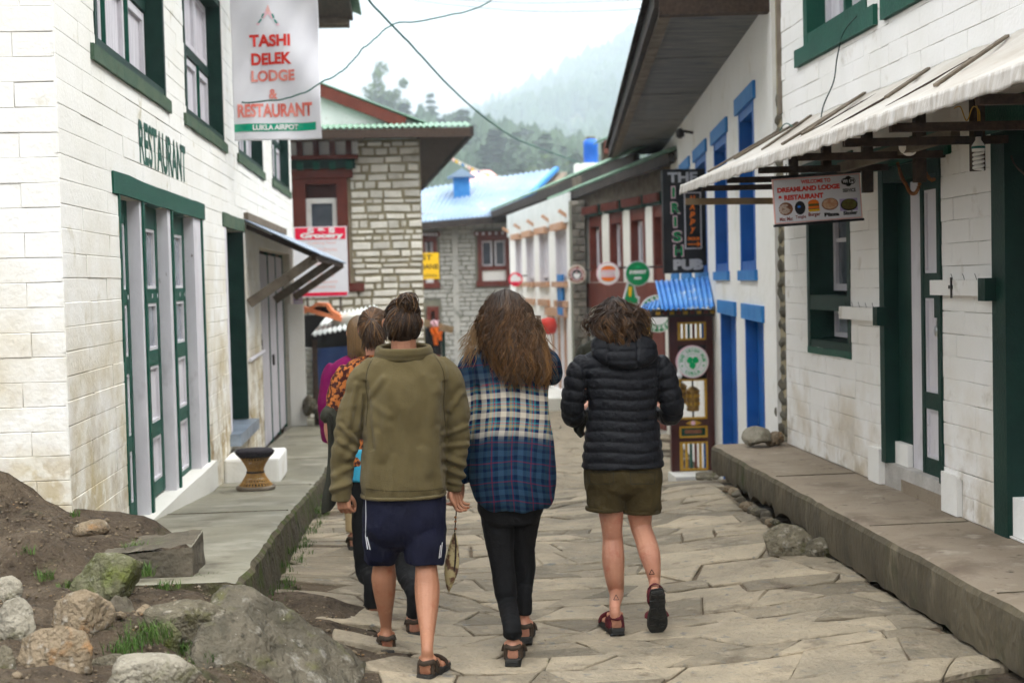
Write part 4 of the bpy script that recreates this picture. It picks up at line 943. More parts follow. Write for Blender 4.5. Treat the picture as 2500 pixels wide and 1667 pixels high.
# grey stone corner pier between the two houses
pier = empty('stone_pier', aY(1416, 900, 29.3), 'dark grey stone pier between the maroon-windowed and white houses', 'pier')
FQ = Frame((aY(1398, 690, 29.2).x, 29.2, 0), (1, 0, 0), (0, -1, 0)); wq = aY(1432, 690, 29.2).x - FQ.o.x
q = MB(); q.fbox(FQ, 0, wq, -1.3, 3.4, -.4, -.03); q.build('core', 'mortar_e', pier)
stE = [block_mesh('stone', .3, .14, .04, .015, 60 + k, 'stone_e') for k in range(4)]
for q_ in stE: pass
mat('stone_dark', (.13, .12, .1), (.22, .2, .17), 2, .9, .3, 12, rand=.3)
stK = [block_mesh('stone', .3, .14, .04, .015, 70 + k, 'stone_dark') for k in range(4)]
lay('stone', FQ, bond(0, wq, -1.2, 3.4, .16, .17, [], 31, .03), pier, stK, .3, .14, -.03, 'stone_dark', 298, 2, gap=.02)
# white house with orange-brown window heads
FW = bend_frame(1398, 30, 790); Wq = lambda sx, sy: FW.uv(sx, sy)
hw = empty('white_house', (4, 35, -1), 'white house with pale pillars and orange-brown window heads beside the stone house', 'building')
Lw = Wq(1246, 690)[0]; hs = []
for a, b in ((1384, 1356), (1340, 1316), (1304, 1284), (1274, 1258)): hs.append((Wq(a, 620)[0], Wq(b, 620)[0], 1.72, 3.0))
dh = (Wq(1386, 850)[0], Wq(1338, 850)[0], -.72, .95)
wall_body(FW, 0, Lw, -1.2, 3.3, hs + [dh], -.3, 0).build('wall', 'plaster', hw)
mat('orange_wood', (.46, .24, .13), (.5, .32, .22), 3, .7)
for h in hs:
    fr = MB(); t = .09; fr.fbox(FW, h[0], h[0] + t, h[2], h[3], -.15, .0); fr.fbox(FW, h[1] - t, h[1], h[2], h[3], -.15, .0)
    w_ = fr.build('window', 'lilac', hw); L = (h[1] - h[0] - 2 * t) / 2
    for c in range(2): sash(FW, h[0] + t + c * L + .01, h[0] + t + (c + 1) * L - .01, h[2] + .12, h[3] - .1, -.12, .09, w_, 'lilac', 'curtain')
    q = MB(); q.fbox(FW, h[0] - .05, h[1] + .05, h[3] - .12, h[3] + .03, -.05, .12); q.build('lintel', 'orange_wood', w_)
    q = MB(); q.fbox(FW, h[0] - .05, h[1] + .05, h[2] - .1, h[2] + .02, -.05, .1); q.build('sill', 'orange_wood', w_)
    q = MB(); q.fbox(FW, h[0] - .05, h[1] + .05, h[2] - .55, h[2] - .4, .0, .06); q.build('sill_board', 'orange_wood', w_)
    q = MB(); q.fbox(FW, h[0], h[1], h[2], h[3], -.25, -.16); q.build('backing', 'curtain', w_)
q = MB(); q.fbox(FW, .0, Lw, 3.0, 3.62, .002, .06); q.build('frieze', 'tin_white', hw)
for k in range(5): q = MB(); u = .3 + k * (Lw - .6) / 4; q.beam(FW.p(u, 3.12, .02), FW.p(u, 3.26, .22), .07, .07); q.build('bracket', 'orange_wood', hw)
q = MB(); q.fbox(FW, dh[0], dh[1], dh[2], dh[3], -.2, -.12); d_ = q.build('door', 'lilac', hw)
for k in range(4): q = MB(); u = dh[0] + (dh[1] - dh[0]) * k / 3.3; q.fbox(FW, u, u + .09, dh[2], dh[3], -.12, -.08); q.build('door_post', 'orange_wood', d_)
q = MB(); q.fbox(FW, dh[0] - .1, dh[1] + .1, dh[3], dh[3] + .2, -.1, .05); q.build('lintel', 'orange_wood', d_)
q = MB(); q.fbox(FW, -.1, 2.6, -1.3, -.72, .0, 1.0); q.build('doorstep', 'plaster_cream', hw)
q = MB(); q.fbox(FW, 1.0, 1.7, 1.0, 1.9, .01, .06); q.build('notice', 'blue_light', hw)
o = MB(); c = FW.p(dh[0] + .4, .78, .35); o.lathe(c, [(.02, -.2), (.16, -.16), (.2, 0), (.15, .15), (.02, .18)], 16)
mat('red_cloth', (.6, .05, .03), (.5, .04, .03), 4, .6); tag(o.build('lantern', 'red_cloth', None, True), 'round red lantern hanging over the white house door', 'lantern')
# roofs
def tin_roof(name, p0, p1, rise, run, m_, par, n=140, amp=.03, th=.02):
    p0, p1 = Vector(p0), Vector(p1); d = (p1 - p0); nrm = Vector((d.y, -d.x, 0)).normalized()
    if nrm.x < 0: nrm = -nrm
    q = MB(); q.grid(lambda a, b: p0 + d * a + nrm * run * b + Vector((0, 0, rise * b + amp * math.sin(a * n * 3.14))), n * 2, 1, th); return q.build(name, m_, par, False, False)
e0, e1 = aY(1196, 513, 43.5), aY(1545, 366, 25.2); tin_roof('roof', e0, e1, 1.25, 3.2, 'tin_green', hw)
q = MB(); q.beam(e0 + Vector((.06, 0, -.16)), e1 + Vector((.06, 0, -.16)), .12, .2); q.build('fascia', 'fascia', hw)
dn = Vector((e1.y - e0.y, -(e1.x - e0.x), 0)).normalized(); dn = dn if dn.x > 0 else -dn
q = MB(); q.add([e0 + Vector((0, 0, -.2)), e1 + Vector((0, 0, -.2)), e1 + dn * 2.4 + Vector((0, 0, -.1)), e0 + dn * 2.4 + Vector((0, 0, -.1))], [(0, 1, 2, 3)]); q.build('soffit', 'wood_dark', hw)
g0, g1 = aY(1335, 487, 33), aY(1632, 366, 22.6); tin_roof('roof', g0, g1, .55, 1.7, 'tin_green', hm, 110)
q = MB(); q.beam(g0 + Vector((.05, 0, -.13)), g1 + Vector((.05, 0, -.13)), .1, .16); q.build('fascia', 'fascia', hm)
q = MB(); q.add([g0 + Vector((0, 0, -.15)), g1 + Vector((0, 0, -.15)), g1 + dn * 1.6 + Vector((0, 0, .0)), g0 + dn * 1.6 + Vector((0, 0, .0))], [(0, 1, 2, 3)]); q.build('soffit', 'wood_dark', hm)
# rooftop things
bl = MB(); c = aY(1443, 400, 33); s = 33 / FPX
bl.lathe(c, [(.01, 0), (15 * s, .01), (18 * s, .04), (17 * s, 14 * s), (18.5 * s, 16 * s), (17.5 * s, 40 * s), (18.5 * s, 43 * s), (17 * s, 55 * s), (11 * s, 60 * s), (.01, 61 * s)], 20)
mat('barrel_blue', (.02, .11, .5), (.03, .15, .6), 3, .4); br = bl.build('barrel', 'barrel_blue', None, True); tag(br, 'blue plastic water barrel standing on the green roof', 'barrel')
q = MB(); q.lathe(c + Vector((0, 0, 60 * s)), [(.02, 0), (12 * s, .01), (12 * s, 5 * s), (.02, 6 * s)], 14); q.build('lid', 'rock_pale', br)
q = MB(); q.box(c + Vector((0, 0, -.13)), (.75, .6, .26)); tag(q.build('barrel_stand', 'plaster', None), 'pale block under the blue water barrel', 'stand')
ch = empty('smoke_vent', aY(1490, 400, 31), 'small roof vent with its own little green tin hood beside the barrel', 'vent')
p = aY(1490, 395, 31); q = MB(); q.box(p + Vector((0, 0, .12)), (.34, .4, .6)); q.build('shaft', 'wood_dark', ch)
q = MB(); q.grid(lambda a, b: p + Vector((-.32 + .64 * a + .0, -.3 + .6 * b, .42 + .13 * (1 - abs(a * 2 - 1)) + .012 * math.sin(b * 60))), 10, 30, .012); q.build('hood', 'tin_green', ch)
q = MB(); q.box(p + Vector((-.12, -.22, .3)), (.09, .05, .3)); q.build('post', 'maroon', ch)

# ================================================================ FIRST STONE HOUSE (left, decorated windows)
YD = 25.; FD = Frame((aY(1034, 690, YD).x, YD, 0), (-1, 0, 0), (0, -1, 0)); Dq = lambda sx, sy: FD.uv(sx, sy)
hd = empty('stone_house', (FD.o.x - 3, YD + 3, -.7), 'pale stone house with carved red-brown window and green tin roof on the left', 'building')
WD = 7.; hD = (Dq(852, 600)[0], Dq(690, 600)[0], Dq(840, 692)[1], Dq(780, 436)[1])
wall_body(FD, 0, WD, -1., 4.3, [hD], -.4, -.035).build('wall', 'mortar_d', hd)
stD = [block_mesh('stone', .34, .15, .04, .016, 40 + k, 'stone_d') for k in range(6)]
rs = random.Random(12); rD = []; v = -.9
while v < 4.25:
    h_ = rs.uniform(.085, .15); u = 0.
    while u < 3.4:
        w_ = rs.choice((.12, .17, .22, .27, .33, .46)) * rs.uniform(.9, 1.1); rD += rect_minus((u + rs.uniform(0, .03), min(u + w_, 3.4), v + rs.uniform(0, .02), v + h_ - rs.uniform(0, .02)), [(hD[0] - .05, hD[1], hD[2] - .12, hD[3] + .75)]); u += w_ + rs.uniform(0, .02)
    v += h_ + .008
lay('stone', FD, rD, hd, stD, .34, .15, -.035, 'stone_d', 298, 3, gap=.016, rot=.035)
# carved window: broad red-brown frame, white sashes, stepped cornice
fr = MB(); t = .19; fr.fbox(FD, hD[0], hD[0] + t, hD[2], hD[3], -.2, .05); fr.fbox(FD, hD[0] - .25, hD[1], hD[2] - .14, hD[2], -.1, .06); fr.fbox(FD, hD[0] - .1, hD[1], hD[3], hD[3] + .16, -.1, .08); fr.fbox(FD, hD[0] + t, hD[1], hD[3] - .1, hD[3], -.2, .03)
w_ = fr.build('window', 'maroon', hd)
a0 = Dq(825, 550)[0]; a1 = Dq(748, 550)[0]
sash(FD, a0, a1, Dq(780, 575)[1] - .4, Dq(780, 484)[1], -.1, .09, w_, 'plaster', 'glass', th=.06); sash(FD, a1 + .22, a1 + .85, Dq(780, 575)[1] - .4, Dq(780, 484)[1], -.1, .09, w_, 'plaster', 'glass', th=.06)
q = MB(); q.fbox(FD, a1, a1 + .22, hD[2], hD[3], -.15, .04); q.build('mullion', 'maroon', w_)
q = MB(); q.fbox(FD, hD[0], hD[1], hD[2], hD[3], -.3, -.18); q.build('backing', 'maroon_dark', w_)
q = MB(); q.fbox(FD, hD[0] - .15, hD[1], hD[3] + .16, hD[3] + .32, -.1, .12); q.build('cornice', 'green_dark', w_)
q = MB(); q.fbox(FD, hD[0] - .2, hD[1], hD[3] + .32, hD[3] + .39, -.1, .2); q.build('cornice', 'maroon', w_)
q = MB(); q.fbox(FD, hD[0] - .2, hD[1], hD[3] + .39, hD[3] + .62, -.1, .1); q.build('frieze', 'plaster', w_)
q = MB(); q.fbox(FD, hD[0] - .3, hD[1], hD[3] + .62, hD[3] + .7, -.1, .3); q.build('cornice', 'wood_grey', w_)
for k in range(6):
    u = hD[0] - .1 + k * .28
    q = MB(); q.fbox(FD, u, u + .1, hD[3] + .39, hD[3] + .62, .1, .26); q.build('bracket', 'maroon_dark', w_)
    q = MB(); q.fbox(FD, u, u + .11, hD[3] + .14, hD[3] + .27, .12, .2); q.build('bracket_end', 'green', w_)
# pent roof with corrugated edge, dark boarded soffit, gable above
ez = 4.43; tip = aY(1152, 309, 24.2); back = aY(1029, 452, 38); xl = -7.5
q = MB()
q.grid(lambda a, b: Vector((tip.x + (xl - tip.x) * a, 24.2 + 2.2 * b, tip.z + .3 * b + .018 * math.sin(a * 520))), 420, 1, .015)
rf = q.build('roof', 'tin_green', hd, False, False)
q = MB(); q.add([tip + Vector((-.05, .02, -.1)), (xl, 24.22, tip.z - .1), (xl, 25., tip.z - .02), (FD.o.x, 25., tip.z - .02), (FD.o.x - .7, 38, back.z - .02), back + Vector((-.05, 0, -.1))], [(0, 1, 2, 3), (0, 3, 4, 5)]); q.build('soffit', 'wood_dark', hd)
q = MB(); q.beam(tip + Vector((0, 0, -.07)), back + Vector((0, 0, -.07)), .06, .16); q.build('fascia', 'fascia', hd)
q = MB(); q.beam(tip + Vector((0, .03, -.09)), Vector((xl, 24.23, tip.z - .09)), .06, .15); q.build('fascia', 'wood_dark', hd)
q = MB(); q.grid(lambda a, b: tip.lerp(back, .17 + .83 * a) + Vector((-4.2 * b, 0, 1.5 * b + .02 * math.sin(a * 260))), 200, 1, .015); q.build('roof_slope', 'tin_green', hd, False, False)
ga, gb = aY(782, 228, 26.2), aY(975, 306, 26.2); gc = Vector((ga.x * 2 - gb.x - 3, 26.2, gb.z))
apex = ga + (ga - gb) * .6
q = MB(); q.add([(gb.x + .9, 26.2, gb.z - .25), (gb.x + .85, 26.2, gb.z - .18), (apex.x, 26.2, apex.z + .1), (apex.x * 2 - gb.x - .9, 26.2, gb.z - .25)], [(0, 1, 2, 3)]); q.build('gable', 'tin_white', hd)
q = MB(); q.beam(gb + Vector((.1, -.1, .02)), apex + Vector((0, -.1, .02)), .12, .2); q.build('bargeboard', 'maroon', hd)
q = MB(); q.grid(lambda a, b: (gb + Vector((.9, -.16, -.16))).lerp(apex + Vector((0, -.16, .14)), a) + Vector((0, 6 * b, .015 * math.sin(b * 120))), 1, 160, .02); q.build('gable_roof', 'tin_green', hd, False, False)
# white wall round the flank so the house has a body
q = MB(); q.add([(FD.o.x - .03, YD, -1), (FD.o.x - .7, 38, -1), (FD.o.x - .7, 38, 4.3), (FD.o.x - .03, YD, 4.3)], [(0, 1, 2, 3)]); q.build('flank_wall', 'stone_e', hd)

# ================================================================ SECOND STONE HOUSE (blue roof)
YE = 44.; FE = Frame((aY(1110, 690, YE).x, YE, 0), (1, 0, 0), (0, -1, 0)); Eq = lambda sx, sy: FE.uv(sx, sy)
he = empty('grey_stone_house', (FE.o.x, YE + 3, -.9), 'grey stone house with blue tin roof closing the lane', 'building')
eE = Eq(1250, 690)[0]; wE = [(Eq(1166, 620)[0], Eq(1244, 620)[0], Eq(1200, 695)[1], Eq(1200, 575)[1]), (Eq(1028, 640)[0], Eq(1068, 640)[0], Eq(1050, 700)[1], Eq(1050, 578)[1]), (Eq(1043, 790)[0], Eq(1072, 790)[0], -.9, Eq(1050, 748)[1])]
wall_body(FE, -3, 2.2, -1.2, 3.9, wE, -.4, -.02).build('wall', 'mortar_e', he)
rE = []; v = -1.1; rs = random.Random(14)
while v < 3.85:
    h_ = rs.uniform(.11, .18); u = -2.2
    while u < 2.1:
        w_2 = rs.uniform(.16, .5); rE += rect_minus((u, min(u + w_2, 2.1), v, v + h_), [(a - .06, b + .06, c - .06, d + .2) for a, b, c, d in wE]); u += w_2
    v += h_
lay('stone', FE, rE, he, stE, .3, .14, -.02, 'stone_e', 0, 4, 'stonework', gap=.03)
q = MB(); q.fbox(FE, -.05, .12, -1.1, 3.8, .0, .06); q.build('quoin', 'stone_e', he)
for i, h in enumerate(wE):
    fr = MB(); t = .13; fr.fbox(FE, h[0], h[0] + t, h[2], h[3], -.2, .05); fr.fbox(FE, h[1] - t, h[1], h[2], h[3], -.2, .05); fr.fbox(FE, h[0] - .06, h[1] + .06, h[2] - .05, h[2] + .12, -.1, .07); fr.fbox(FE, h[0] + t, h[1] - t, h[3] - .15, h[3], -.2, .04)
    w_ = fr.build('window' if i < 2 else 'door', 'maroon', he)
    if i < 2:
        mid = (h[0] + h[1]) / 2; lowv = h[2] + .52
        for a, b in ((h[0] + t, mid - .04), (mid + .04, h[1] - t)): sash(FE, a, b, lowv + .06, h[3] - .16, -.12, .05, w_, 'lilac', 'glass')
        q = MB(); q.fbox(FE, h[0] + t, h[1] - t, lowv - .08, lowv + .05, -.1, .03); q.build('rail', 'maroon', w_)
        q = MB(); q.fbox(FE, h[0] + t, h[1] - t, h[2] + .12, lowv - .08, -.1, -.02); q.build('panel', 'plaster', w_)
        q = MB(); q.fbox(FE, h[0] - .1, h[1] + .1, h[3], h[3] + .13, -.1, .14); q.build('cornice', 'maroon', w_)
        for k in range(6): u = h[0] - .05 + (h[1] - h[0] + .0) * k / 5; q = MB(); q.fbox(FE, u, u + .07, h[3] + .02, h[3] + .1, .14, .2); q.build('bracket', 'lilac', w_)
    q = MB(); q.fbox(FE, h[0], h[1], h[2], h[3], -.35, -.21); q.build('backing', 'wood_dark', w_)
# blue roof: slope seen from below, ridge to the right
r0, r1 = aY(985, 545, 43.2), aY(1248, 522, 43.2); k0, k1 = aY(1020, 462, 47), aY(1352, 412, 47)
q = MB(); q.add([r0, r1, k1, k0], [(0, 1, 2, 3)]); bm_ = q
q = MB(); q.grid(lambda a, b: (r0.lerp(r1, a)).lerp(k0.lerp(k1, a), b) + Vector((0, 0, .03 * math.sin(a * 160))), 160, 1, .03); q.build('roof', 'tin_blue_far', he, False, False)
q = MB(); q.beam(r0 + Vector((0, .05, -.14)), r1 + Vector((0, .05, -.14)), .1, .2); q.build('fascia', 'fascia', he)
q = MB(); q.beam(r1 + Vector((.02, 0, .0)), k1 + Vector((.1, 0, .0)), .15, .12); q.build('bargeboard', 'blue_light', he)
q = MB(); q.beam(r1 + Vector((.4, .3, -.2)), k1 + Vector((.35, 0, -.2)), .2, .16); q.build('bargeboard', 'wood_grey', he)
q = MB(); q.add([r1 + Vector((.1, .1, -.1)), k1 + Vector((.1, .1, -.1)), k1 + Vector((2.2, 0, -1.2)), r1 + Vector((2.2, 0, -.2))], [(0, 1, 2, 3)]); q.build('gable', 'wood_dark', he)
ck = empty('blue_vent', aY(1128, 480, 45.5), 'bright blue tin smoke vent on the blue roof', 'vent')
p0 = aY(1109, 500, 45.4); p1 = aY(1146, 425, 45.4); q = MB(); q.box(((p0.x + p1.x) / 2, 45.6, (p0.z + p1.z) / 2), (p1.x - p0.x, .5, p1.z - p0.z)); q.build('shaft', 'blue_light', ck)
q = MB(); q.prism(Frame(((p0.x + p1.x) / 2, 45.2, p1.z - .1), (1, 0, 0), (0, 1, 0)), [(-.45, 0), (.45, 0), (0, .28)], 0, .9); q.build('hood', 'tin_blue_far', ck)
# farther roofs
mat('tin_pink', (.62, .33, .3), (.7, .42, .38), 2, .6); mat('tin_mint', (.36, .52, .42), (.45, .6, .5), 2, .6)
for (sx0, sx1, sy0, sy1, Y, mt, lb) in ((1120, 1245, 452, 415, 70, 'tin_pink', 'far house with a low pink roof above the blue one'), (985, 1050, 445, 402, 62, 'tin_mint', 'far house with a pale mint roof behind the stone house corner')):
    a, b = aY(sx0, sy0, Y), aY(sx1, sy0, Y); c = aY((sx0 + sx1) / 2, sy1, Y + 2.5); e = empty('far_house', (c.x, Y + 2, -2), lb, 'house')
    q = MB(); q.box(((a.x + b.x) / 2, Y + 3, a.z - 2.6), (b.x - a.x - .6, 4.4, 5)); q.build('wall', 'plaster_cream', e)
    q = MB(); q.add([a, b, (b.x - .8, Y + 2.8, c.z), (a.x + .8, Y + 2.8, c.z), (b.x, Y + 5.5, a.z), (a.x, Y + 5.5, a.z)], [(0, 1, 2, 3), (3, 2, 4, 5), (1, 4, 2), (0, 3, 5)]); q.build('roof', mt, e)
# ================================================================ HILLS AND WOOD
mat('hill', (.06, .085, .035), (.1, .125, .06), .03, .95)
mat('needles', (.03, .075, .03), (.055, .11, .035), .35, .8, rand=.3)
mat('leaves', (.07, .12, .03), (.1, .15, .045), .5, .8, rand=.2)
mat('far_wood', (.03, .062, .03), (.06, .1, .04), .012, .9)
mat('bark', (.07, .055, .045), (.1, .085, .07), 3, .9)
def HZ(x, y):
    z = -3. + 18 * np.clip((y - 70) / 140, 0, 1) ** 1.4                               # near wooded slope
    z += 1.5 * np.exp(-((x + 5) / 30.) ** 2 - ((y - 215) / 70.) ** 2)
    z -= np.clip((x - 8) / 40, 0, 1) * 5 * np.exp(-((y - 200) / 80.) ** 2)
    z += np.clip((y - 300) / 420, 0, 1.3) * (40 + 62 * np.clip((x + 30) / 170, 0, 1.6))       # far hillside climbing to the right
    z += 7 * fbm((x * .012, y * .012, 1.), 4) * np.clip((y - 120) / 300, 0, 1)
    return float(z)
KH = 2.2                                     # the hills lie this much farther off and are that much larger
HZ0 = HZ
def HZ(x, y): return KH * HZ0(x / KH, y / KH)
hx = KH * np.linspace(-260, 420, 70); hy = KH * np.unique(np.concatenate([np.linspace(60, 300, 34), np.linspace(300, 840, 46)]))
m = MB(); W = len(hy)
for x in hx:
    for y in hy: m.v.append((x, y, HZ(x, y)))
m.f = [(i * W + j, (i + 1) * W + j, (i + 1) * W + j + 1, i * W + j + 1) for i in range(len(hx) - 1) for j in range(W - 1)]; m.mi = [0] * len(m.f)
hill = m.build('hills', 'hill', None, True, False); tag(hill, 'misty wooded hills rising behind the village', None, None, 'structure')

def conifer(seed, H=1., R0=.2, lev=15):
    """unit-height conifer: drooping whorls of needle sprays, open towards the foot"""
    rs = random.Random(seed); cr = MB(); tr = MB()
    tr.tube([(0, 0, -.05), (.004, 0, .4), (0, .004, .75), (0, 0, .98)], [.016, .012, .007, .001], 6)
    for l in range(lev):
        t = (l + .5) / lev; z = .16 + .82 * t; rad = R0 * (1 - t) ** .8 * rs.uniform(.75, 1.15) + .008; nb = 8 if t < .7 else 6
        for b in range(nb):
            a = 2 * math.pi * (b + rs.random() * .7) / nb + l; L = rad * rs.uniform(.6, 1.2)
            if rs.random() < .1: continue
            ux, uy = math.cos(a), math.sin(a)
            for s in range(7):
                f = (s + .6) / 7; c = Vector((ux * L * f, uy * L * f, z - .1 * L / R0 * f * f * .35 + rs.uniform(-.006, .006)))
                w = .04 * (1.15 - .5 * f) * rs.uniform(.7, 1.3); d = Vector((ux, uy, -.35)) * w * 1.3; sd = Vector((-uy, ux, rs.uniform(-.5, .3))) * w
                cr.add([c - d * .5 - sd * .4, c - sd, c + d, c + sd], [(0, 1, 2, 3)])
    return cr.mesh('crown', False, False), tr.mesh('trunk', True)
def broad(seed):
    rs = random.Random(seed); cr = MB(); tr = MB(); tr.tube([(0, 0, -.05), (.01, 0, .3), (-.006, .0, .6), (.01, 0, .85)], [.016, .013, .01, .004], 6)
    cl = []
    for k in range(26):
        if k < 20: c = Vector((rs.gauss(0, .085), rs.gauss(0, .085), rs.gauss(.76, .1)))
        else: c = Vector((rs.gauss(0.03, .05), rs.gauss(0, .04), rs.uniform(.36, .5)))
        cl.append((c, rs.uniform(.04, .075) * (1 if k < 20 else .5))); tr.tube([(0, 0, min(.7, c.z - .1)), c], [.006, .001], 4)
    for c, r_ in cl:
        for _ in range(120):
            d = Vector((rs.gauss(0, 1), rs.gauss(0, 1), rs.gauss(0, .8))).normalized() * r_ * rs.random() ** .4; p = c + d; s = rs.uniform(.009, .018)
            a, b = Vector((rs.gauss(0, 1), rs.gauss(0, 1), rs.gauss(0, 1))).normalized() * s, Vector((rs.gauss(0, 1), rs.gauss(0, 1), rs.gauss(0, 1))).normalized() * s
            cr.add([p - a, p - b, p + a, p + b], [(0, 1, 2, 3)])
    return cr.mesh('crown', False, False), tr.mesh('trunk', True)
CON = [conifer(k, R0=r_, lev=l) for k, r_, l in ((1, .19, 15), (2, .24, 13), (3, .16, 16), (4, .27, 12))]; BRO = [broad(5), broad(6)]
for c, t in CON: c.materials.append(MATS['needles']); t.materials.append(MATS['bark'])
for c, t in BRO: c.materials.append(MATS['leaves']); t.materials.append(MATS['bark'])
def tree(var, base, h, label, group=None, rz=0., wide=1., name='conifer'):
    e = empty(name, base, label, 'tree', group); e.scale = (h * wide, h * wide, h); e.rotation_euler = (0, 0, rz)
    for nm, me in (('crown', var[0]), ('trunk', var[1])):
        o = bpy.data.objects.new(nm, me); COL.objects.link(o); o.parent = e
    return e
def tree_at(sx, top, Y, h, *a, **k):
    Y *= KH; h *= KH; p = aY(sx, top, Y); b = Vector((p.x, p.y, p.z - h)); return tree(a[0], b, h, *a[1:], **k)
tree_at(930, 176, 190, 15.5, BRO[0], 'lone tall broadleaf tree with a rounded crown above the stone house roof', name='tall_tree', wide=1.0)
tree_at(1050, 222, 205, 13, CON[1], 'lone conifer standing out against the mist right of the tall tree', wide=.9)
rs = random.Random(21)
for sx, top, h, v in [(985, 248, 13, 0), (1010, 275, 10, 3), (1075, 285, 12, 2), (1092, 300, 11, 1), (1128, 262, 15, 0), (1168, 270, 16, 3), (1150, 300, 12, 1), (1205, 312, 13, 2), (1228, 330, 12, 0), (1256, 318, 14, 1), (1285, 308, 15, 3), (1308, 340, 12, 0), (1330, 322, 15, 1), (1352, 345, 13, 2), (1378, 352, 13, 3), (1402, 372, 12, 0), (1422, 384, 10, 1), (1180, 350, 11, 0), (1240, 365, 11, 3), (1300, 375, 11, 1), (1345, 388, 10, 2), (1110, 350, 10, 3), (1060, 340, 9, 0), (870, 268, 8, 2), (855, 275, 7, 1), (1385, 398, 9, 3), (1215, 392, 9, 1), (1270, 396, 9, 0), (1145, 385, 9, 2), (1320, 402, 9, 3), (1090, 395, 9, 1)]:
    Y = rs.uniform(165, 235) - (top - 250) * .35; tree_at(sx, top, Y, h * rs.uniform(.95, 1.1) * Y / 200, CON[v], 'conifer in the misty wood rising behind the far roofs', 'conifers behind the far roofs', rz=rs.uniform(0, 6), wide=rs.uniform(1.1, 1.7))
for sx, top, h in [(1322, 420, 6), (1355, 392, 7), (1270, 425, 6), (1405, 408, 6)]:
    tree_at(sx, top, 140, h, BRO[1], 'pale green bushy tree in front of the misty conifers', 'pale green trees before the conifers', wide=1.5, name='bushy_tree')
# wood carpeting the farther slopes: one mass
m = MB(); rs = random.Random(9)
for k in range(10500):
    if k < 4500: x, y = KH * rs.uniform(-40, 60), KH * rs.uniform(140, 330)
    else: x, y = KH * rs.uniform(-60, 330), KH * rs.uniform(320, 800)
    if abs(x / y) > .42: continue
    h = KH * (rs.uniform(5, 9.5) if y < 330 * KH else rs.uniform(6, 13)); r_ = h * rs.uniform(.24, .42); z = HZ(x, y) - .5; n = 5; a0 = rs.uniform(0, 6)
    vs = []
    for zz, rr in ((.05, .55), (.25, 1.), (.68, .7), (1., .12)): vs += [(x + r_ * rr * rs.uniform(.7, 1.25) * math.cos(a0 + zz + 6.283 * j / n), y + r_ * rr * rs.uniform(.7, 1.25) * math.sin(a0 + zz + 6.283 * j / n), z + h * zz * rs.uniform(.94, 1.06)) for j in range(n)]
    m.add(vs, [(i * n + j, i * n + (j + 1) % n, (i + 1) * n + (j + 1) % n, (i + 1) * n + j) for i in range(3) for j in range(n)])
tag(m.build('forest', 'far_wood', None, False, False), 'hazy forest covering the far hillsides', 'forest', kind='stuff')
# haze
m = MB(); m.box((KH * 80, KH * 395, 280), (KH * 740, KH * 920, 592)); hz = m.build('haze', None); tag(hz, 'thin mist filling the valley air', 'haze', kind='stuff')
hm_ = bpy.data.materials.new('haze'); hm_.use_nodes = True; n_ = hm_.node_tree.nodes; n_.remove(n_['Principled BSDF'])
pv = n_.new('ShaderNodeVolumePrincipled'); pv.inputs['Color'].default_value = (.74, .84, .94, 1); pv.inputs['Density'].default_value = .00062; pv.inputs['Anisotropy'].default_value = .0
hm_.node_tree.links.new(pv.outputs[0], n_['Material Output'].inputs['Volume']); hm_.cycles.homogeneous_volume = True
hz.data.materials.append(hm_)
# ================================================================ SIGNS
mat('vinyl', (.8, .8, .84), (.74, .74, .79), 3, .45); mat('print_red', (.72, .045, .03), None, 4, .5); mat('print_red2', (.75, .16, .12), (.85, .35, .3), 5, .5, lo=.4, hi=.6)
mat('print_green', (.0, .33, .19), (.1, .45, .28), 4, .4, lo=.5, hi=.75); mat('print_crimson', (.8, .01, .06), None, 4, .5); mat('print_black', (.012, .012, .013), None, 4, .5); mat('print_white', (.82, .82, .82), None, 4, .5)
mat('print_yellow', (.83, .5, .01), None, 4, .5); mat('print_orange', (.9, .2, .02), None, 4, .5); mat('print_pinkpale', (.85, .5, .46), None, 4, .5); mat('print_brown', (.24, .05, .04), None, 4, .5)
mat('beer_green', (.0, .23, .07), None, 4, .4); mat('clover', (.0, .42, .13), None, 4, .5); mat('cream', (.75, .7, .6), None, 4, .5); mat('neon_green', (.02, .12, .07), None, 4, .4); mat('tube_glass', (.5, .5, .52), None, 4, .2)
mat('pink_faded', (.85, .55, .62), None, 4, .5); mat('lilac_print', (.45, .36, .6), None, 4, .5); mat('teal_line', (.0, .25, .2), None, 4, .5)
mat('dish_brown', (.18, .07, .045), (.3, .13, .06), 60, .6); mat('dish_cream', (.62, .5, .42), (.5, .38, .3), 60, .6); mat('dish_green', (.14, .15, .03), (.1, .06, .02), 70, .6); mat('dish_pizza', (.5, .2, .1), (.68, .48, .3), 55, .6); mat('blue_dot', (.03, .2, .75), None, 4, .5)
# banner hanging from the lodge wall
Yb = 14.0
def ban(u, v, w=0.):          # u across (m, from wall edge), v up from lower edge; a sheet with slack folds
    k = .5 + .5 * math.sin(6.5 * (u * 1.1 - v * .75) + .6)
    return Vector((bx0 + u + .012 * v * 0, Yb - .02 - .035 * math.sin(7.2 * u + 5.0 * v) * (.3 + u) - .015 * math.sin(19 * u - 9 * v) - w, bz0 + v + .012 * u))
b0 = aY(573, 346, Yb); b1 = aY(786, 338, Yb); bx0, bz0 = b0.x, b0.z; BW = b1.x - b0.x; BH = 1.75
root = empty('banner', (bx0 + BW / 2, Yb, bz0), 'hanging white lodge banner with red lettering and a green foot stripe', 'banner')
m = MB(); m.grid(lambda a, b: ban(a * BW, b * BH), 60, 90, .003); cl = m.build('sheet', 'vinyl', root, True, False)
Fb = Frame((bx0, Yb, bz0), (1, 0, 0), (0, -1, 0)); s = Yb / FPX
def by(sy, sx=680): return aY(sx, sy, Yb).z - bz0
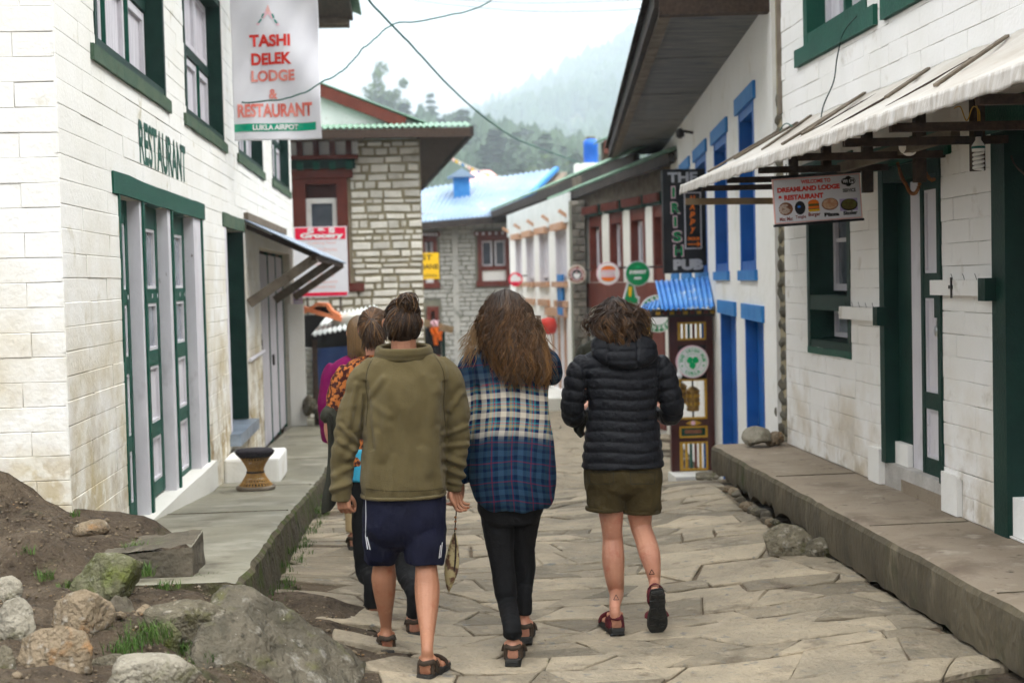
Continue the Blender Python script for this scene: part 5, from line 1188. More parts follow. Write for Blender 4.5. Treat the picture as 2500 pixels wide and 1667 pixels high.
def bxu(sx, sy): return aY(sx, sy, Yb).x - bx0
for t_, sy, x0, x1, hgt in (('TASHI', 102, 612, 709, 29), ('DELEK', 146, 613, 709, 28), ('LODGE', 187, 614, 718, 27), ('&', 231, 656, 676, 23), ('RESTAURANT', 271, 582, 760, 33)):
    text(t_, Fb, (bxu(x0, sy) + bxu(x1, sy)) / 2, by(sy), .1, 'print_red2' if t_ in '&RESTAURANTLODGE' else 'print_red', root, width=(x1 - x0) * s, height=hgt * s, bold=.004, bend=lambda u, v, w: ban(u, v, .006))
m = MB(); g0, g1 = by(322), by(303); m.grid(lambda a, b: ban(bxu(582, 310) * 0 + .004 + (bxu(771, 310)) * a, g0 + (g1 - g0) * b, .004), 40, 4, 0); m.build('stripe', 'print_green', root, True, False)
text('LUKLA AIRPOT', Fb, bxu(673, 312), by(312.5), .07, 'print_white', root, width=107 * s, height=13 * s, bold=.003, bend=lambda u, v, w: ban(u, v, .009))
def emblem(poly, mt, name): # folded-hands emblem
    q = MB(); q.add([ban(bxu(x, y), by(y, x), .006) for x, y in poly], [tuple(range(len(poly)))]); q.build(name, mt, root)
emblem([(655, 15), (661, 32), (655, 42), (649, 32)], 'print_pinkpale', 'emblem')
for sgn in (-1, 1):
    X = lambda d: 655 + sgn * d
    emblem([(X(1), 33), (X(8), 33), (X(14), 48), (X(9), 50), (X(3), 42)], 'pink_faded', 'emblem'); emblem([(X(8), 37), (X(13), 38), (X(16), 47), (X(12), 49)], 'teal_line', 'emblem')
    emblem([(X(14), 52), (X(17), 50), (X(25), 61), (X(19), 60)], 'teal_line', 'emblem'); emblem([(X(18), 61), (X(26), 60), (X(29), 63), (X(23), 67)], 'pink_faded', 'emblem')
q = MB(); q.tube([(XA + .02, Yb, bz0 + BH - .03), (bx0 + BW + .05, Yb, bz0 + BH + .0)], .014, 8); q.build('pole', 'iron', root)

def board(name, label, x0, y0, x1, y1, Y, mt, th=.03, par=None):
    a, b = aY(x0, y1, Y), aY(x1, y0, Y); rt = empty(name, ((a.x + b.x) / 2, Y, a.z), label, 'sign'); F = Frame((a.x, Y, a.z), (1, 0, 0), (0, -1, 0))
    q = MB(); q.fbox(F, 0, b.x - a.x, 0, b.z - a.z, -th, 0); q.build('board', mt, rt); return rt, F, b.x - a.x, b.z - a.z
# grocery board on the stone house
rt, F, w, h = board('grocery_sign', 'white board with a red head reading S & S Grocery', 716, 552, 846, 727, 23.2, 'vinyl')
q = MB(); q.fbox(F, .06, w - .02, h * .82, h * .985, .001, .006); q.build('header', 'print_crimson', rt); q = MB(); q.fbox(F, .06, w - .02, .02, .075, .001, .006); q.build('footer', 'print_crimson', rt)
text('S & S', F, w * .54, h * .945, .1, 'print_white', rt, width=w * .5, height=.085, bold=.006, w=.008); text('Grocery', F, w * .54, h * .865, .1, 'print_white', rt, width=w * .78, height=.11, bold=.006, w=.008)
for t_, v, ww in (('Trekking Food', .765, .5), ('& Cold Drinks', .675, .55), ('Cosmetics', .48, .4), ('Yak Cheese', .31, .42), ('Mani Souvenir', .22, .55), ('Batteries', .15, .45)): text(t_, F, w * .54, h * v, .07, 'print_pinkpale', rt, width=w * ww, height=.055, w=.004)
for x in (.25, .85): q = MB(); q.fbox(F, w * x - .02, w * x + .02, -.9, h, -.09, -.031); q.build('post', 'wood_grey', rt)
# yellow board
rt, F, w, h = board('yellow_sign', 'yellow board with black letters on the far grey stone house', 1022, 617, 1071, 682, 40.5, 'print_yellow')
text('ST', F, w * .42, h * .83, .15, 'print_black', rt, width=w * .5, height=.15, bold=.003); text('BANE', F, w * .55, h * .48, .15, 'print_black', rt, width=w * .82, height=.14, bold=.003)
for k in range(2): q = MB(); q.fbox(F, .1, w - .06, .06 + k * .05, .075 + k * .05, .001, .004); q.build('small_print', 'print_black', rt)
q = MB(); q.fbox(F, w * .5 - .04, w * .5 + .04, h * .4, h * .48, -3.4, -.031); q.build('arm', 'iron', rt)
# tall pub sign
rt, F, w, h = board('pub_sign', 'tall black sign spelling THE IRISH PUB down its length', 1622, 412, 1727, 668, 18.4, 'black', .12)
sc = 18.4 / FPX; U = lambda sx: aY(sx, 540, 18.4).x - F.o.x; V = lambda sy: aY(1680, sy, 18.4).z - F.o.z
text('THE', F, U(1668), V(433), .15, 'tube_glass', rt, width=74 * sc, height=25 * sc, bold=.006, w=.012, depth=.02)
for ch, sy, sx in (('I', 469, 1645), ('R', 507, 1648), ('I', 541, 1648), ('S', 577, 1652), ('H', 612, 1655)):
    text(ch, F, U(sx), V(sy), .15, 'pink_faded', rt, height=30 * sc, width=(11 if ch == 'I' else 26) * sc, bold=.004, w=.008, name='letter_rim'); text(ch, F, U(sx), V(sy), .15, 'beer_green', rt, height=25 * sc, width=(7 if ch == 'I' else 21) * sc, bold=.004, w=.014, name='letter')
text('PUB', F, U(1677), V(646), .15, 'tube_glass', rt, width=75 * sc, height=27 * sc, bold=.011, w=.012)
a0, a1, c0, c1 = U(1671), U(1712), V(608), V(470); t = .012
for x0, x1, y0, y1 in ((a0, a0 + t, c0, c1), (a1 - t, a1, c0, c1), (a0 + t, a1 - t, c0, c0 + t), (a0 + t, a1 - t, c1 - t, c1)): q = MB(); q.fbox(F, x0, x1, y0, y1, .001, .02); q.build('rim', 'lilac', rt)
for ch, sy in (('H', 486), ('A', 505), ('p', 525), ('p', 543), ('y', 563)): text(ch, F, U(1690), V(sy), .1, 'print_orange', rt, width=14 * sc, height=16 * sc, bold=.005, shear=.2, w=.01, name='letter')
text('HOUR', F, U(1693), V(583), .1, 'print_orange', rt, width=31 * sc, height=8 * sc, bold=.006, w=.01)
q = MB(); q.prism(F, [(U(1678), V(598)), (U(1701), V(598)), (U(1701), V(603)), (U(1711), V(596.5)), (U(1701), V(590)), (U(1701), V(595)), (U(1678), V(595))], .004, .01); q.build('arrow', 'print_orange', rt)
for v in (h * .2, h * .85): q = MB(); q.fbox(F, w, w + .16, v, v + .04, -.08, -.04); q.build('bracket', 'iron', rt)
# round hanging signs
def rsign(name, label, sx, sy, r, Y, rim, face, arm=.5, rim_t=.12):
    c = aY(sx, sy, Y); R_ = r * Y / FPX; F = Frame(c, (1, 0, 0), (0, -1, 0)); rt = empty(name, c, label, 'sign')
    q = MB(); q.prism(F, disc(F, 0, 0, R_), -.05, 0); q.build('rim', rim, rt); q = MB(); q.prism(F, disc(F, 0, 0, R_ * (1 - rim_t)), .001, .006); q.build('face', face, rt)
    q = MB(); q.tube([F.p(0, R_ * .5, -.06), F.p(arm, R_ * .5, -.06)], .018, 6); q.build('arm', 'iron', rt); return rt, F, R_
rt, F, r_ = rsign('round_sign', 'small round white sign with a red ring by the white house', 1259, 682, 17, 34.5, 'print_crimson', 'print_white', .3, .22)
q = MB(); q.prism(F, [(r_ * .75 * math.cos(a), r_ * .75 * math.sin(a)) for a in np.linspace(R(205), R(335), 14)], .007, .01); q.build('mark', 'print_crimson', rt)
q = MB(); q.prism(F, [(r_ * .3, r_ * .75), (r_ * .62, r_ * .5), (r_ * .45, r_ * .35), (r_ * .1, r_ * .7)], .007, .01); q.build('mark', 'print_crimson', rt)
rt, F, r_ = rsign('round_sign', 'round coffee sign with a white cup on a dark disc', 1408, 670, 23, 28.4, 'cream', 'print_brown', .3, .1)
q = MB(); q.prism(F, disc(F, 0, 0, r_ * .62), .007, .011); q.build('ring', 'pink_faded', rt); q = MB(); q.prism(F, disc(F, 0, 0, r_ * .54), .012, .016); q.build('disc', 'green_dark', rt)
q = MB(); q.prism(F, [(-r_ * .4, .02), (r_ * .4, .02), (r_ * .32, -r_ * .25), (r_ * .12, -r_ * .45), (-r_ * .12, -r_ * .45), (-r_ * .32, -r_ * .25)], .017, .02); q.build('cup', 'print_white', rt)
q = MB(); q.prism(F, [(-r_ * .1, .05), (r_ * .1, r_ * .1), (0, r_ * .2), (r_ * .1, r_ * .42), (-.03, r_ * .22), (-.01, r_ * .12)], .017, .02); q.build('steam', 'pink_faded', rt)
ring_text('EVEREST COFFEE', F, 0, 0, r_ * .76, .055, 'cream', rt, 205, 17.5, w=.009); ring_text('CAFE', F, 0, 0, r_ * .76, .055, 'cream', rt, 240, 20, True, w=.009)
rt, F, r_ = rsign('round_sign', 'round white burger sign with orange bun and pink lettering', 1485, 668, 28.5, 26., 'pink_faded', 'print_white', .4, .06)
for sg in (1, -1): q = MB(); q.prism(F, [(r_ * .62 * math.cos(a), sg * (r_ * .32 + r_ * .36 * math.sin(a))) for a in np.linspace(0, math.pi, 14)], .007, .011); q.build('bun', 'print_orange', rt)
text('EVEREST', F, 0, r_ * .16, .1, 'pink_faded', rt, width=r_ * 1.3, height=r_ * .28, bold=.004, w=.012); text('BURGER', F, 0, -r_ * .18, .1, 'pink_faded', rt, width=r_ * 1.25, height=r_ * .28, bold=.004, w=.012)
rt, F, r_ = rsign('round_sign', 'round green Everest Beer sign with white letters', 1557, 668, 31, 24., 'lilac', 'beer_green', .7, .06)
text('EVEREST', F, 0, r_ * .12, .1, 'print_white', rt, width=r_ * 1.38, height=r_ * .27, bold=.005, shear=.1, w=.008); text('BEER', F, 0, -r_ * .36, .08, 'print_white', rt, width=r_ * .62, height=r_ * .18, bold=.005, w=.008)
q = MB(); q.prism(F, [(-r_ * .3, r_ * .5), (0, r_ * .66), (r_ * .35, r_ * .52), (.0, r_ * .45)], .007, .01); q.build('peak', 'clover', rt)
rt, F, r_ = rsign('round_sign', 'round green and white coffee sign half hidden by the blue porch roof', 1606, 766, 46, 21.5, 'print_white', 'beer_green', .9, .05)
q = MB(); q.prism(F, disc(F, 0, 0, r_ * .6), .007, .011); q.build('centre', 'print_white', rt)
ring_text('STARBUCKS', F, 0, 0, r_ * .78, .1, 'print_white', rt, 166, 18.5, w=.009, bold=.003); ring_text('COFFEE', F, 0, 0, r_ * .78, .1, 'print_white', rt, 222, 18, True, w=.009, bold=.003)
# bottle-shaped board under the beer sign
Y = 24.1; P = lambda sx, sy: ((aY(sx, sy, Y).x - F.o.x), (aY(sx, sy, Y).z - F.o.z)); F = Frame(aY(1540, 740, Y), (1, 0, 0), (0, -1, 0)); rt = empty('bottle_sign', F.o, 'cut-out bottle-shaped green board with a yellow mark below the beer sign', 'sign')
q = MB(); q.prism(F, [P(*a) for a in ((1517, 742), (1532, 690), (1548, 690), (1556, 722), (1562, 724), (1560, 745))], -.05, 0); q.build('rim', 'lilac', rt)
q = MB(); q.prism(F, [P(*a) for a in ((1522, 740), (1535, 693), (1545, 693), (1551, 726), (1557, 729), (1556, 741))], .001, .01); q.build('face', 'beer_green', rt)
q = MB(); q.prism(F, [P(*a) for a in ((1534, 700), (1543, 700), (1541, 722), (1538, 726), (1534, 720))], .011, .016); q.build('mark', 'print_yellow', rt)
# welcome board hanging under the awning
Y = 9.0; ws = empty('welcome_sign', aY(2000, 550, Y), 'white board welcoming to Dreamland Lodge with five dishes and a WiFi badge', 'sign')
a, b = aY(1892, 548, Y), aY(2106, 532, Y); d = (b - a); F = Frame(a, d, (d.z * 0, -1, 0), (-d.z, 0, d.x)); w = d.length; h = .288; sc = Y / FPX
q = MB(); q.fbox(F, 0, w, 0, h, -.012, 0); q.build('board', 'print_pinkpale', ws); q = MB(); q.fbox(F, .008, w - .008, .008, h - .008, .001, .003); q.build('face', 'vinyl', ws)
for v0, v1, e in ((-.018, -.002, .006), (h + .002, h + .018, .004)): q = MB(); q.fbox(F, -e, w + e, v0, v1, -.02, .012); q.build('bar', 'print_black', ws)
X = lambda p: p / 2200 * w; Z = lambda p: (1250 - p) / 1110 * h     # positions measured on the board in the photo
def wt(s, x0, x1, y, hh, mt, bold=.0012, sh=0.): text(s, F, X((x0 + x1) / 2 - 75), Z(y), .03, mt, ws, width=X(x1 - x0), height=hh / 1110 * h, bold=bold, w=.0045, shear=sh)
wt('WELCOME TO', 790, 1530, 258, 95, 'print_red'); wt('DREAMLAND LODGE', 180, 1745, 425, 125, 'print_red', .0018); wt('& RESTAURANT', 190, 1325, 620, 130, 'print_red', .0018); wt('SERVICE', 1815, 2140, 545, 90, 'print_black')
wt('Mo: Mo:', 195, 525, 1140, 95, 'print_brown'); wt('Tongba', 595, 860, 1120, 100, 'print_brown', .0008); wt('Burger', 915, 1215, 1085, 120, 'print_brown'); wt('Pizza', 1310, 1690, 1105, 95, 'print_black', .0022); wt('Sizzler', 1790, 2150, 1100, 100, 'print_black', .0018)
def ell(cx, cy, rx, ry, mt, w_=.004, name='picture', n=28): q = MB(); q.prism(F, [(X(cx - 75 + rx * math.cos(t)), Z(cy - ry * math.sin(t))) for t in np.linspace(0, 2 * math.pi, n, endpoint=False)], w_ - .001, w_); return q.build(name, mt, ws)
ell(368, 890, 175, 160, 'dish_brown')
for k in range(9): t = k * .62 + 1.2; o_ = ell(340 + 105 * math.cos(t), 895 - 95 * math.sin(t), 48, 30, 'dish_cream', .0052, 'dumpling', 12)
for x, y in ((340, 860), (330, 930), (400, 900)): ell(x, y, 48, 30, 'dish_cream', .0054, 'dumpling', 12)
ell(470, 880, 40, 38, 'dish_brown', .006, 'dip', 12); ell(725, 890, 132, 168, 'print_black'); ell(700, 860, 42, 30, 'blue_dot', .0052, 'glint', 9)
ell(1065, 800, 138, 92, 'print_orange'); q = MB(); q.fbox(F, X(935 - 75), X(1200 - 75), Z(868), Z(812), .0045, .006); q.build('lettuce', 'dish_green', ws)
q = MB(); q.fbox(F, X(930 - 75), X(1205 - 75), Z(925), Z(868), .0045, .0058); q.build('patty', 'print_orange', ws); q = MB(); q.fbox(F, X(925 - 75), X(1205 - 75), Z(950), Z(925), .0045, .0062); q.build('patty', 'dish_brown', ws); q = MB(); q.fbox(F, X(935 - 75), X(1210 - 75), Z(1002), Z(950), .0045, .0056); q.build('bun', 'print_yellow', ws)
ell(1478, 850, 208, 150, 'dish_brown'); ell(1478, 842, 188, 130, 'dish_pizza', .0054); q = MB(); q.fbox(F, X(1722 - 75), X(2165 - 75), Z(1045), Z(748), .003, .0036); q.build('backdrop', 'lilac_print', ws)
ell(1955, 900, 215, 148, 'print_black', .0046); ell(1955, 892, 188, 125, 'dish_green', .0056)
ell(1970, 320, 95, 130, 'print_black'); ell(1880, 320, 88, 82, 'print_black', .0042); ell(2060, 320, 88, 82, 'print_black', .0044); ell(2062, 318, 74, 64, 'vinyl', .0052)
text('Wi', F, X(1888 - 75), Z(318), .02, 'vinyl', ws, width=X(125), height=X(85), bold=.001, w=.006); text('Fi', F, X(2062 - 75), Z(318), .02, 'print_black', ws, width=X(100), height=X(85), bold=.001, w=.007)
for x in (.1, .5): q = MB(); q.tube([F.p(x, h + .01, -.01), F.p(x, h + .09, -.01)], .003, 5); q.build('hanger', 'iron', ws)

# ================================================================ PUB PORCH
Yp = 17.2; s = Yp / FPX; po = empty('porch', aY(1690, 1200, Yp), 'painted prayer-wheel porch with carved panels and blue corrugated roof', 'porch'); Fp = Frame((aY(1640, 900, Yp).x, Yp, 0), (1, 0, 0), (0, -1, 0))
mat('lacquer', (.07, .02, .018), (.05, .014, .012), 6, .4); mat('gilt', (.58, .34, .03), (.45, .25, .02), 30, .45); mat('brass', (.36, .22, .06), (.2, .11, .03), 25, .35, metal=.8, bump=.5, bscale=60)
zz = lambda sy: aY(1690, sy, Yp).z; pw = 105 * s; pt = .13
q = MB(); q.fbox(Fp, -.02, .08, zz(1205), zz(760), -.1, 0); q.build('post', 'lacquer', po); q = MB(); q.fbox(Fp, pw - .09, pw, zz(1155), zz(760), -.1, 0); q.build('post', 'lacquer', po)
q = MB(); q.fbox(Fp, -.2, -.12, zz(1180), zz(770), -.9, -.8); q.build('post', 'gilt', po)
for a_, b_, mt in ((760, 786, 'lacquer'), (830, 843, 'lacquer'), (1023, 1040, 'lacquer'), (1068, 1078, 'lacquer'), (1148, 1156, 'lacquer')): q = MB(); q.fbox(Fp, .081, pw - .091, zz(b_), zz(a_), -.09, -.005); q.build('rail', mt, po)
def rim(y0, y1, t=.022):
    for u0, u1, v0, v1 in ((.081, .081 + t, zz(y1), zz(y0)), (pw - .091 - t, pw - .091, zz(y1), zz(y0)), (.081 + t, pw - .091 - t, zz(y1), zz(y1) + t), (.081 + t, pw - .091 - t, zz(y0) - t, zz(y0))): q = MB(); q.fbox(Fp, u0, u1, v0, v1, -.05, .004); q.build('moulding', 'gilt', po)
rim(786, 830); rim(1040, 1068); rim(1078, 1148); rim(925, 1023)
for y0, y1 in ((786, 830), (1078, 1148)):
    for k in range(6): q = MB(); u = .11 + k * (pw - .23) / 5; q.fbox(Fp, u - .014, u + .014, zz(y1), zz(y0), -.05, -.02); q.build('spindle', ('gilt', 'gilt', 'green', 'maroon', 'gilt', 'blue')[k], po)
q = MB(); q.fbox(Fp, .095, pw - .105, zz(1067), zz(1041), -.05, -.02); q.build('panel', 'green', po); q = MB(); q.fbox(Fp, .15, pw - .16, zz(1058), zz(1049), -.02, -.008); q.build('carving', 'dish_brown', po)
q = MB(); q.prism(Fp, [(.16, zz(1033)), (.22, zz(1037)), (pw - .22, zz(1037)), (pw - .16, zz(1033)), (pw - .22, zz(1027)), (.22, zz(1027))], -.004, .008); q.build('carving', 'gilt', po); q = MB(); q.prism(Fp, disc(Fp, pw / 2 - .01, zz(1032), .028, 10), .009, .014); q.build('flower', 'pink_faded', po)
q = MB(); q.fbox(Fp, .081, pw - .091, zz(925), zz(843), -.06, -.03); q.build('dark_board', 'black', po)
q = MB(); q.fbox(Fp, -.25, pw + .02, zz(772), zz(757), -.9, .1); q.build('eave_board', 'fascia', po); 
for k in range(9): q = MB(); u = -.2 + k * (pw + .15) / 8; q.fbox(Fp, u, u + .05, zz(766), zz(759), .1, .13); q.build('eave_end', ('gilt', 'maroon')[k % 2], po)
fr0, fr1, bk0, bk1 = aY(1616, 757, 16.9), aY(1744, 751, 16.9), aY(1600, 688, 17.7), aY(1731, 676, 17.7)
q = MB(); q.grid(lambda a, b: bk0.lerp(bk1, a).lerp(fr0.lerp(fr1, a), b) + Vector((0, 0, .014 * math.sin(a * 6.283 * 10.5))), 130, 6, .006); q.build('roof', 'tin_blue', po, True, False)
lf0, lf1, lb0, lb1 = aY(1556, 762, 17.3), aY(1616, 752, 17.3), aY(1572, 745, 17.8), aY(1616, 728, 17.8)
q = MB(); q.grid(lambda a, b: lb0.lerp(lb1, a).lerp(lf0.lerp(lf1, a), b) + Vector((0, 0, .012 * math.sin(a * 6.283 * 5))), 50, 3, .006); q.build('roof', 'tin_blue', po, True, False)
q = MB(); q.add([fr0 + Vector((0, .03, 0)), bk0 + Vector((.01, 0, 0)), lf1 + Vector((0, .05, -.05))], [(0, 1, 2)]); q.build('roof_end', 'black', po)
for cx, cy, Yw, lb in ((1692, 1003, 17.3, 'larger brass prayer wheel with embossed bands in the porch'), (1664, 985, 17.75, 'smaller brass prayer wheel half hidden at the back of the porch')):
    c = aY(cx, cy, Yw); k = 1 if cx == 1692 else .85; r_ = 17 * Yw / FPX * k; hh = 56 * Yw / FPX * k
    e = empty('prayer_drum', c, lb, 'prayer wheel'); q = MB(); q.lathe(c, [(.01, 0), (r_ * .8, .0), (r_ * .95, hh * .06), (r_ * .88, hh * .12), (r_ * .93, hh * .3), (r_ * .93, hh * .44), (r_ * 1.02, hh * .47), (r_ * 1.02, hh * .53), (r_ * .93, hh * .56), (r_ * .93, hh * .82), (r_ * 1.03, hh * .86), (r_ * 1.03, hh * .92), (r_ * .85, hh * .96), (r_ * .5, hh * 1.06), (.01, hh * 1.1)], 24); q.build('drum', 'brass', e, True)
    for row in (.33, .68):
        for j in range(9): a = j * .698; q = MB(); p = c + Vector((math.cos(a) * r_ * .94, math.sin(a) * r_ * .94, hh * row)); q.box(p, (.012, .03, hh * .14), a); q.build('relief', 'gilt', e)
    q = MB(); q.cyl(c + Vector((0, 0, -.12)), .012, .5 * k + .12, 8); q.build('spindle', 'iron', e)
rt, F, r_ = rsign('clover_sign', 'round white Irish Pub Lukla sign with a green clover on the porch', 1691, 883, 40.5, 17.14, 'pink_faded', 'print_white', .0, .05)
bpy.data.objects.remove([c for c in rt.children if c.name.startswith('arm')][0])
for r0, r1 in ((.87, .855), (.5, .485)):
    q = MB(); n = 40; vs = [F.p(r_ * k * math.cos(2 * math.pi * i / n), r_ * k * math.sin(2 * math.pi * i / n), .009) for k in (r0, r1) for i in range(n)]; q.add(vs, [(i, (i + 1) % n, n + (i + 1) % n, n + i) for i in range(n)]); q.build('ring_line', 'clover', rt)
for a in (30, 150, 265): q = MB(); q.prism(F, [(r_ * .22 * math.cos(R(a)) + r_ * .2 * math.cos(t) * (1 - .25 * max(0, math.cos(t - R(a))) ** 6), r_ * .22 * math.sin(R(a)) + r_ * .2 * math.sin(t) * (1 - .25 * max(0, math.cos(t - R(a))) ** 6)) for t in np.linspace(0, 6.283, 24, endpoint=False)], .009, .012); q.build('leaf', 'clover', rt)
q = MB(); q.prism(F, [(-.005, 0), (.012, 0), (.02, -r_ * .42), (-.012, -r_ * .44)], .0125, .014); q.build('stalk', 'clover', rt)
ring_text('THE IRISH PUB', F, 0, 0, r_ * .7, r_ * .26, 'clover', rt, 176, 14.2, w=.009, bold=.002); ring_text('LUKLA', F, 0, 0, r_ * .7, r_ * .26, 'clover', rt, 237, 15.5, True, w=.009, bold=.002)
for a in (200, 340): q = MB(); q.prism(F, disc(F, r_ * .7 * math.cos(R(a)), r_ * .7 * math.sin(R(a)), r_ * .06, 5), .009, .011); q.build('star', 'clover', rt)
c = aY(1657, 917, 17.0); q = MB(); q.lathe(c, [(.01, -.045), (.035, -.03), (.046, 0), (.035, .03), (.014, .046), (.012, .07), (.01, .08)], 16, axis=(0, -.3, 1)); q.cyl(c + Vector((0, 0, .05)), .016, .05, 8)
mat('bulb', (.8, .8, .78), None, 4, .25); tag(q.build('lamp_bulb', 'bulb', None, True), 'round white bulb hanging at the edge of the clover sign', 'bulb')
q = MB(); p0, p1 = aY(1655, 1205, 16.9), aY(1725, 1150, 16.9); q.box(((p0.x + p1.x) / 2 + .1, 17.0, (zz(1205) + zz(1150)) / 2), (p1.x - p0.x + .3, .5, zz(1150) - zz(1205))); o = q.build('porch_step', 'plaster_cream', None); tag(o, 'pale block step at the foot of the painted porch', 'step')
q = MB(); q.tube([aY(1620, 1233, 12.0), aY(1680, 1222, 12.), aY(1742, 1207, 12.)], [.03, .028, .026], 8); mat('teal_pipe', (.01, .16, .14), (.02, .1, .09), 8, .5); tag(q.build('pipe', 'teal_pipe', None, True), 'teal plastic pipe lying on the paving before the porch', 'pipe')
p = aY(1685, 1215, 12.3); rock((1610, 1212, 1760, 1240), 12.3, 'flat pale flagstone under the teal pipe', 'rock_pale', 771, sub=3, depth=.3, name='stone_slab', cat='slab', cuts=4)

# ================================================================ SHACK AND TARPS before the stone house
mat('tarp_blue', (.02, .045, .14), (.035, .075, .2), 2, .5, bump=.3, bscale=6); mat('tarp_orange', (.75, .2, .07), (.85, .3, .14), 3, .6); mat('sack', (.6, .6, .54), (.45, .44, .38), 6, .9, bump=.5, bscale=20)
sh = empty('shack', aY(800, 1000, 21.5), 'makeshift stall with a corrugated white roof and blue tarpaulin behind the lodge', 'stall')
r0, r1, r2, r3 = aY(760, 818, 20.8), aY(905, 790, 20.8), aY(800, 770, 22.4), aY(920, 745, 22.4)
q = MB(); q.grid(lambda a, b: r0.lerp(r1, a).lerp(r2.lerp(r3, a), b) + Vector((0, 0, .025 * math.sin(a * 75))), 90, 3, .012); q.build('roof', 'tin_white', sh, True, False)
q = MB(); t0, t1, t2, t3 = aY(772, 850, 21), aY(900, 842, 21), aY(768, 950, 21), aY(900, 955, 21)
q.grid(lambda a, b: t0.lerp(t1, a).lerp(t2.lerp(t3, a), b) + Vector((0, -.05 * math.sin(a * 9 + b * 3) - .12 * (1 - b) * 0, 0)), 30, 20, .01); q.build('tarpaulin', 'tarp_blue', sh, True, False)
q = MB(); c0, c1, c2, c3 = aY(738, 846, 21.8), aY(762, 850, 21.2), aY(741, 972, 21.8), aY(764, 968, 21.2); q.grid(lambda a, b: c0.lerp(c1, a).lerp(c2.lerp(c3, a), b) + Vector((0, -.03 * math.sin(b * 58), 0)), 3, 110, .008); q.build('corrugated_wall', 'tin_white', sh, True, False)
q = MB(); a_, b_ = aY(736, 770, 22.6), aY(905, 990, 22.6); q.box(((a_.x + b_.x) / 2, 22.9, (a_.z + b_.z) / 2), (b_.x - a_.x, .3, a_.z - b_.z)); q.build('back_wall', 'shade', sh)
for sx in (768, 900): q = MB(); a_ = aY(sx, 830, 20.95); q.box((a_.x, 20.95, a_.z / 2 - .5), (.07, .07, a_.z + 1.0)); q.build('post', 'wood_dark', sh)
q = MB(); q.beam(aY(735, 750, 21.2), aY(835, 780, 21.2), .3, .06); og = q.build('orange_tarp', 'tarp_orange', None); tag(og, 'bright orange tarpaulin folded over the wood pile above the stall', 'tarpaulin')
q = MB(); pts_ = [aY(x, y, 21.3) for x, y in ((738, 764), (765, 750), (775, 742), (800, 744), (810, 760), (832, 772))]
for u, v in zip(pts_, pts_[1:]): q.beam(u, v, .5, .045)
q.build('fold', 'tarp_orange', og)
for k in range(7): rock((768 + (k % 4) * 9, 748 + (k // 4) * 10, 782 + (k % 4) * 9, 762 + (k // 4) * 10), 21.35, 'split firewood chunk under the orange tarpaulin', 'wood_grey', 640 + k, sub=2, name='firewood', cat='firewood', group='firewood under the orange tarpaulin', depth=.1)
rock((822, 757, 905, 800), 21.3, 'long pale stuffed sack weighing down the stall roof', 'sack', 655, sub=3, name='sack', cat='sack', depth=.25, cuts=3)
for k, (x0, y0, x1, y1) in enumerate(((742, 968, 770, 1015), (765, 985, 800, 1020), (790, 990, 820, 1022))): rock((x0, y0, x1, y1), 20.8, ('leftmost', 'middle', 'rightmost')[k] + ' brown stone of three at the far end of the left pavement', 'rock', 660 + k, sub=3, depth=.15)
q = MB(); a_, b_ = aY(714, 742, 21.2), aY(738, 705, 21.2); q.box(((a_.x + b_.x) / 2, 21.2, (a_.z + b_.z) / 2), (b_.x - a_.x, .02, b_.z - a_.z)); ns = q.build('notice', 'lilac_print', None); tag(ns, 'small purple notice board at the far end of the lodge', 'notice')
for k in range(4): q = MB(); q.box(((a_.x + b_.x) / 2, 21.186, a_.z + .03 + k * .052), ((b_.x - a_.x) * .75, .004, .022)); q.build('line', 'vinyl', ns)
q = MB(); a_, b_ = aY(706, 1000, 20.6), aY(737, 742, 20.6); q.box(((a_.x + b_.x) / 2, 20.9, (b_.z + PZ(20.6)) / 2), (b_.x - a_.x, .12, b_.z - PZ(20.6))); o = q.build('boundary_post', 'plaster_cream', None); tag(o, 'square whitewashed post at the far end of the lodge front', 'post')
# clothes on a rail before the far house
ck = empty('clothes_rack', aY(1068, 860, 30), 'wooden rail with orange and black jackets behind the man in the olive fleece', 'rack')
q = MB(); q.beam(aY(1034, 787, 30), aY(1106, 806, 30), .08, .14); q.build('rail', 'wood_raw', ck)
for x in (1040, 1082): a_ = aY(x, 800, 30.1); q = MB(); q.box((a_.x, 30.1, a_.z / 2 - .45), (.07, .07, a_.z + .9)); q.build('post', 'green_dark', ck)
for (x0, y0, x1, y1, mt, n_) in ((1042, 800, 1060, 866, 'black', 'jacket'), (1052, 798, 1070, 816, 'print_orange', 'jacket_yoke'), (1058, 808, 1078, 866, 'black', 'jacket'), (1061, 816, 1067, 842, 'print_orange', 'stripe'), (1071, 808, 1077, 830, 'print_orange', 'stripe'), (1053, 782, 1070, 796, 'pink_faded', 'cloth')):
    a_, b_ = aY(x0, y1, 30), aY(x1, y0, 30); dy = .0 if n_ in ('jacket',) else -.06
    q = MB(); q.grid(lambda a, b: Vector((a_.x + (b_.x - a_.x) * (a + .12 * (.5 - a) * (1 - b)), 29.93 + dy - .03 * math.sin(a * 9 + b * 4), a_.z + (b_.z - a_.z) * b)), 12, 10, .03); q.build(n_, mt, ck, True)

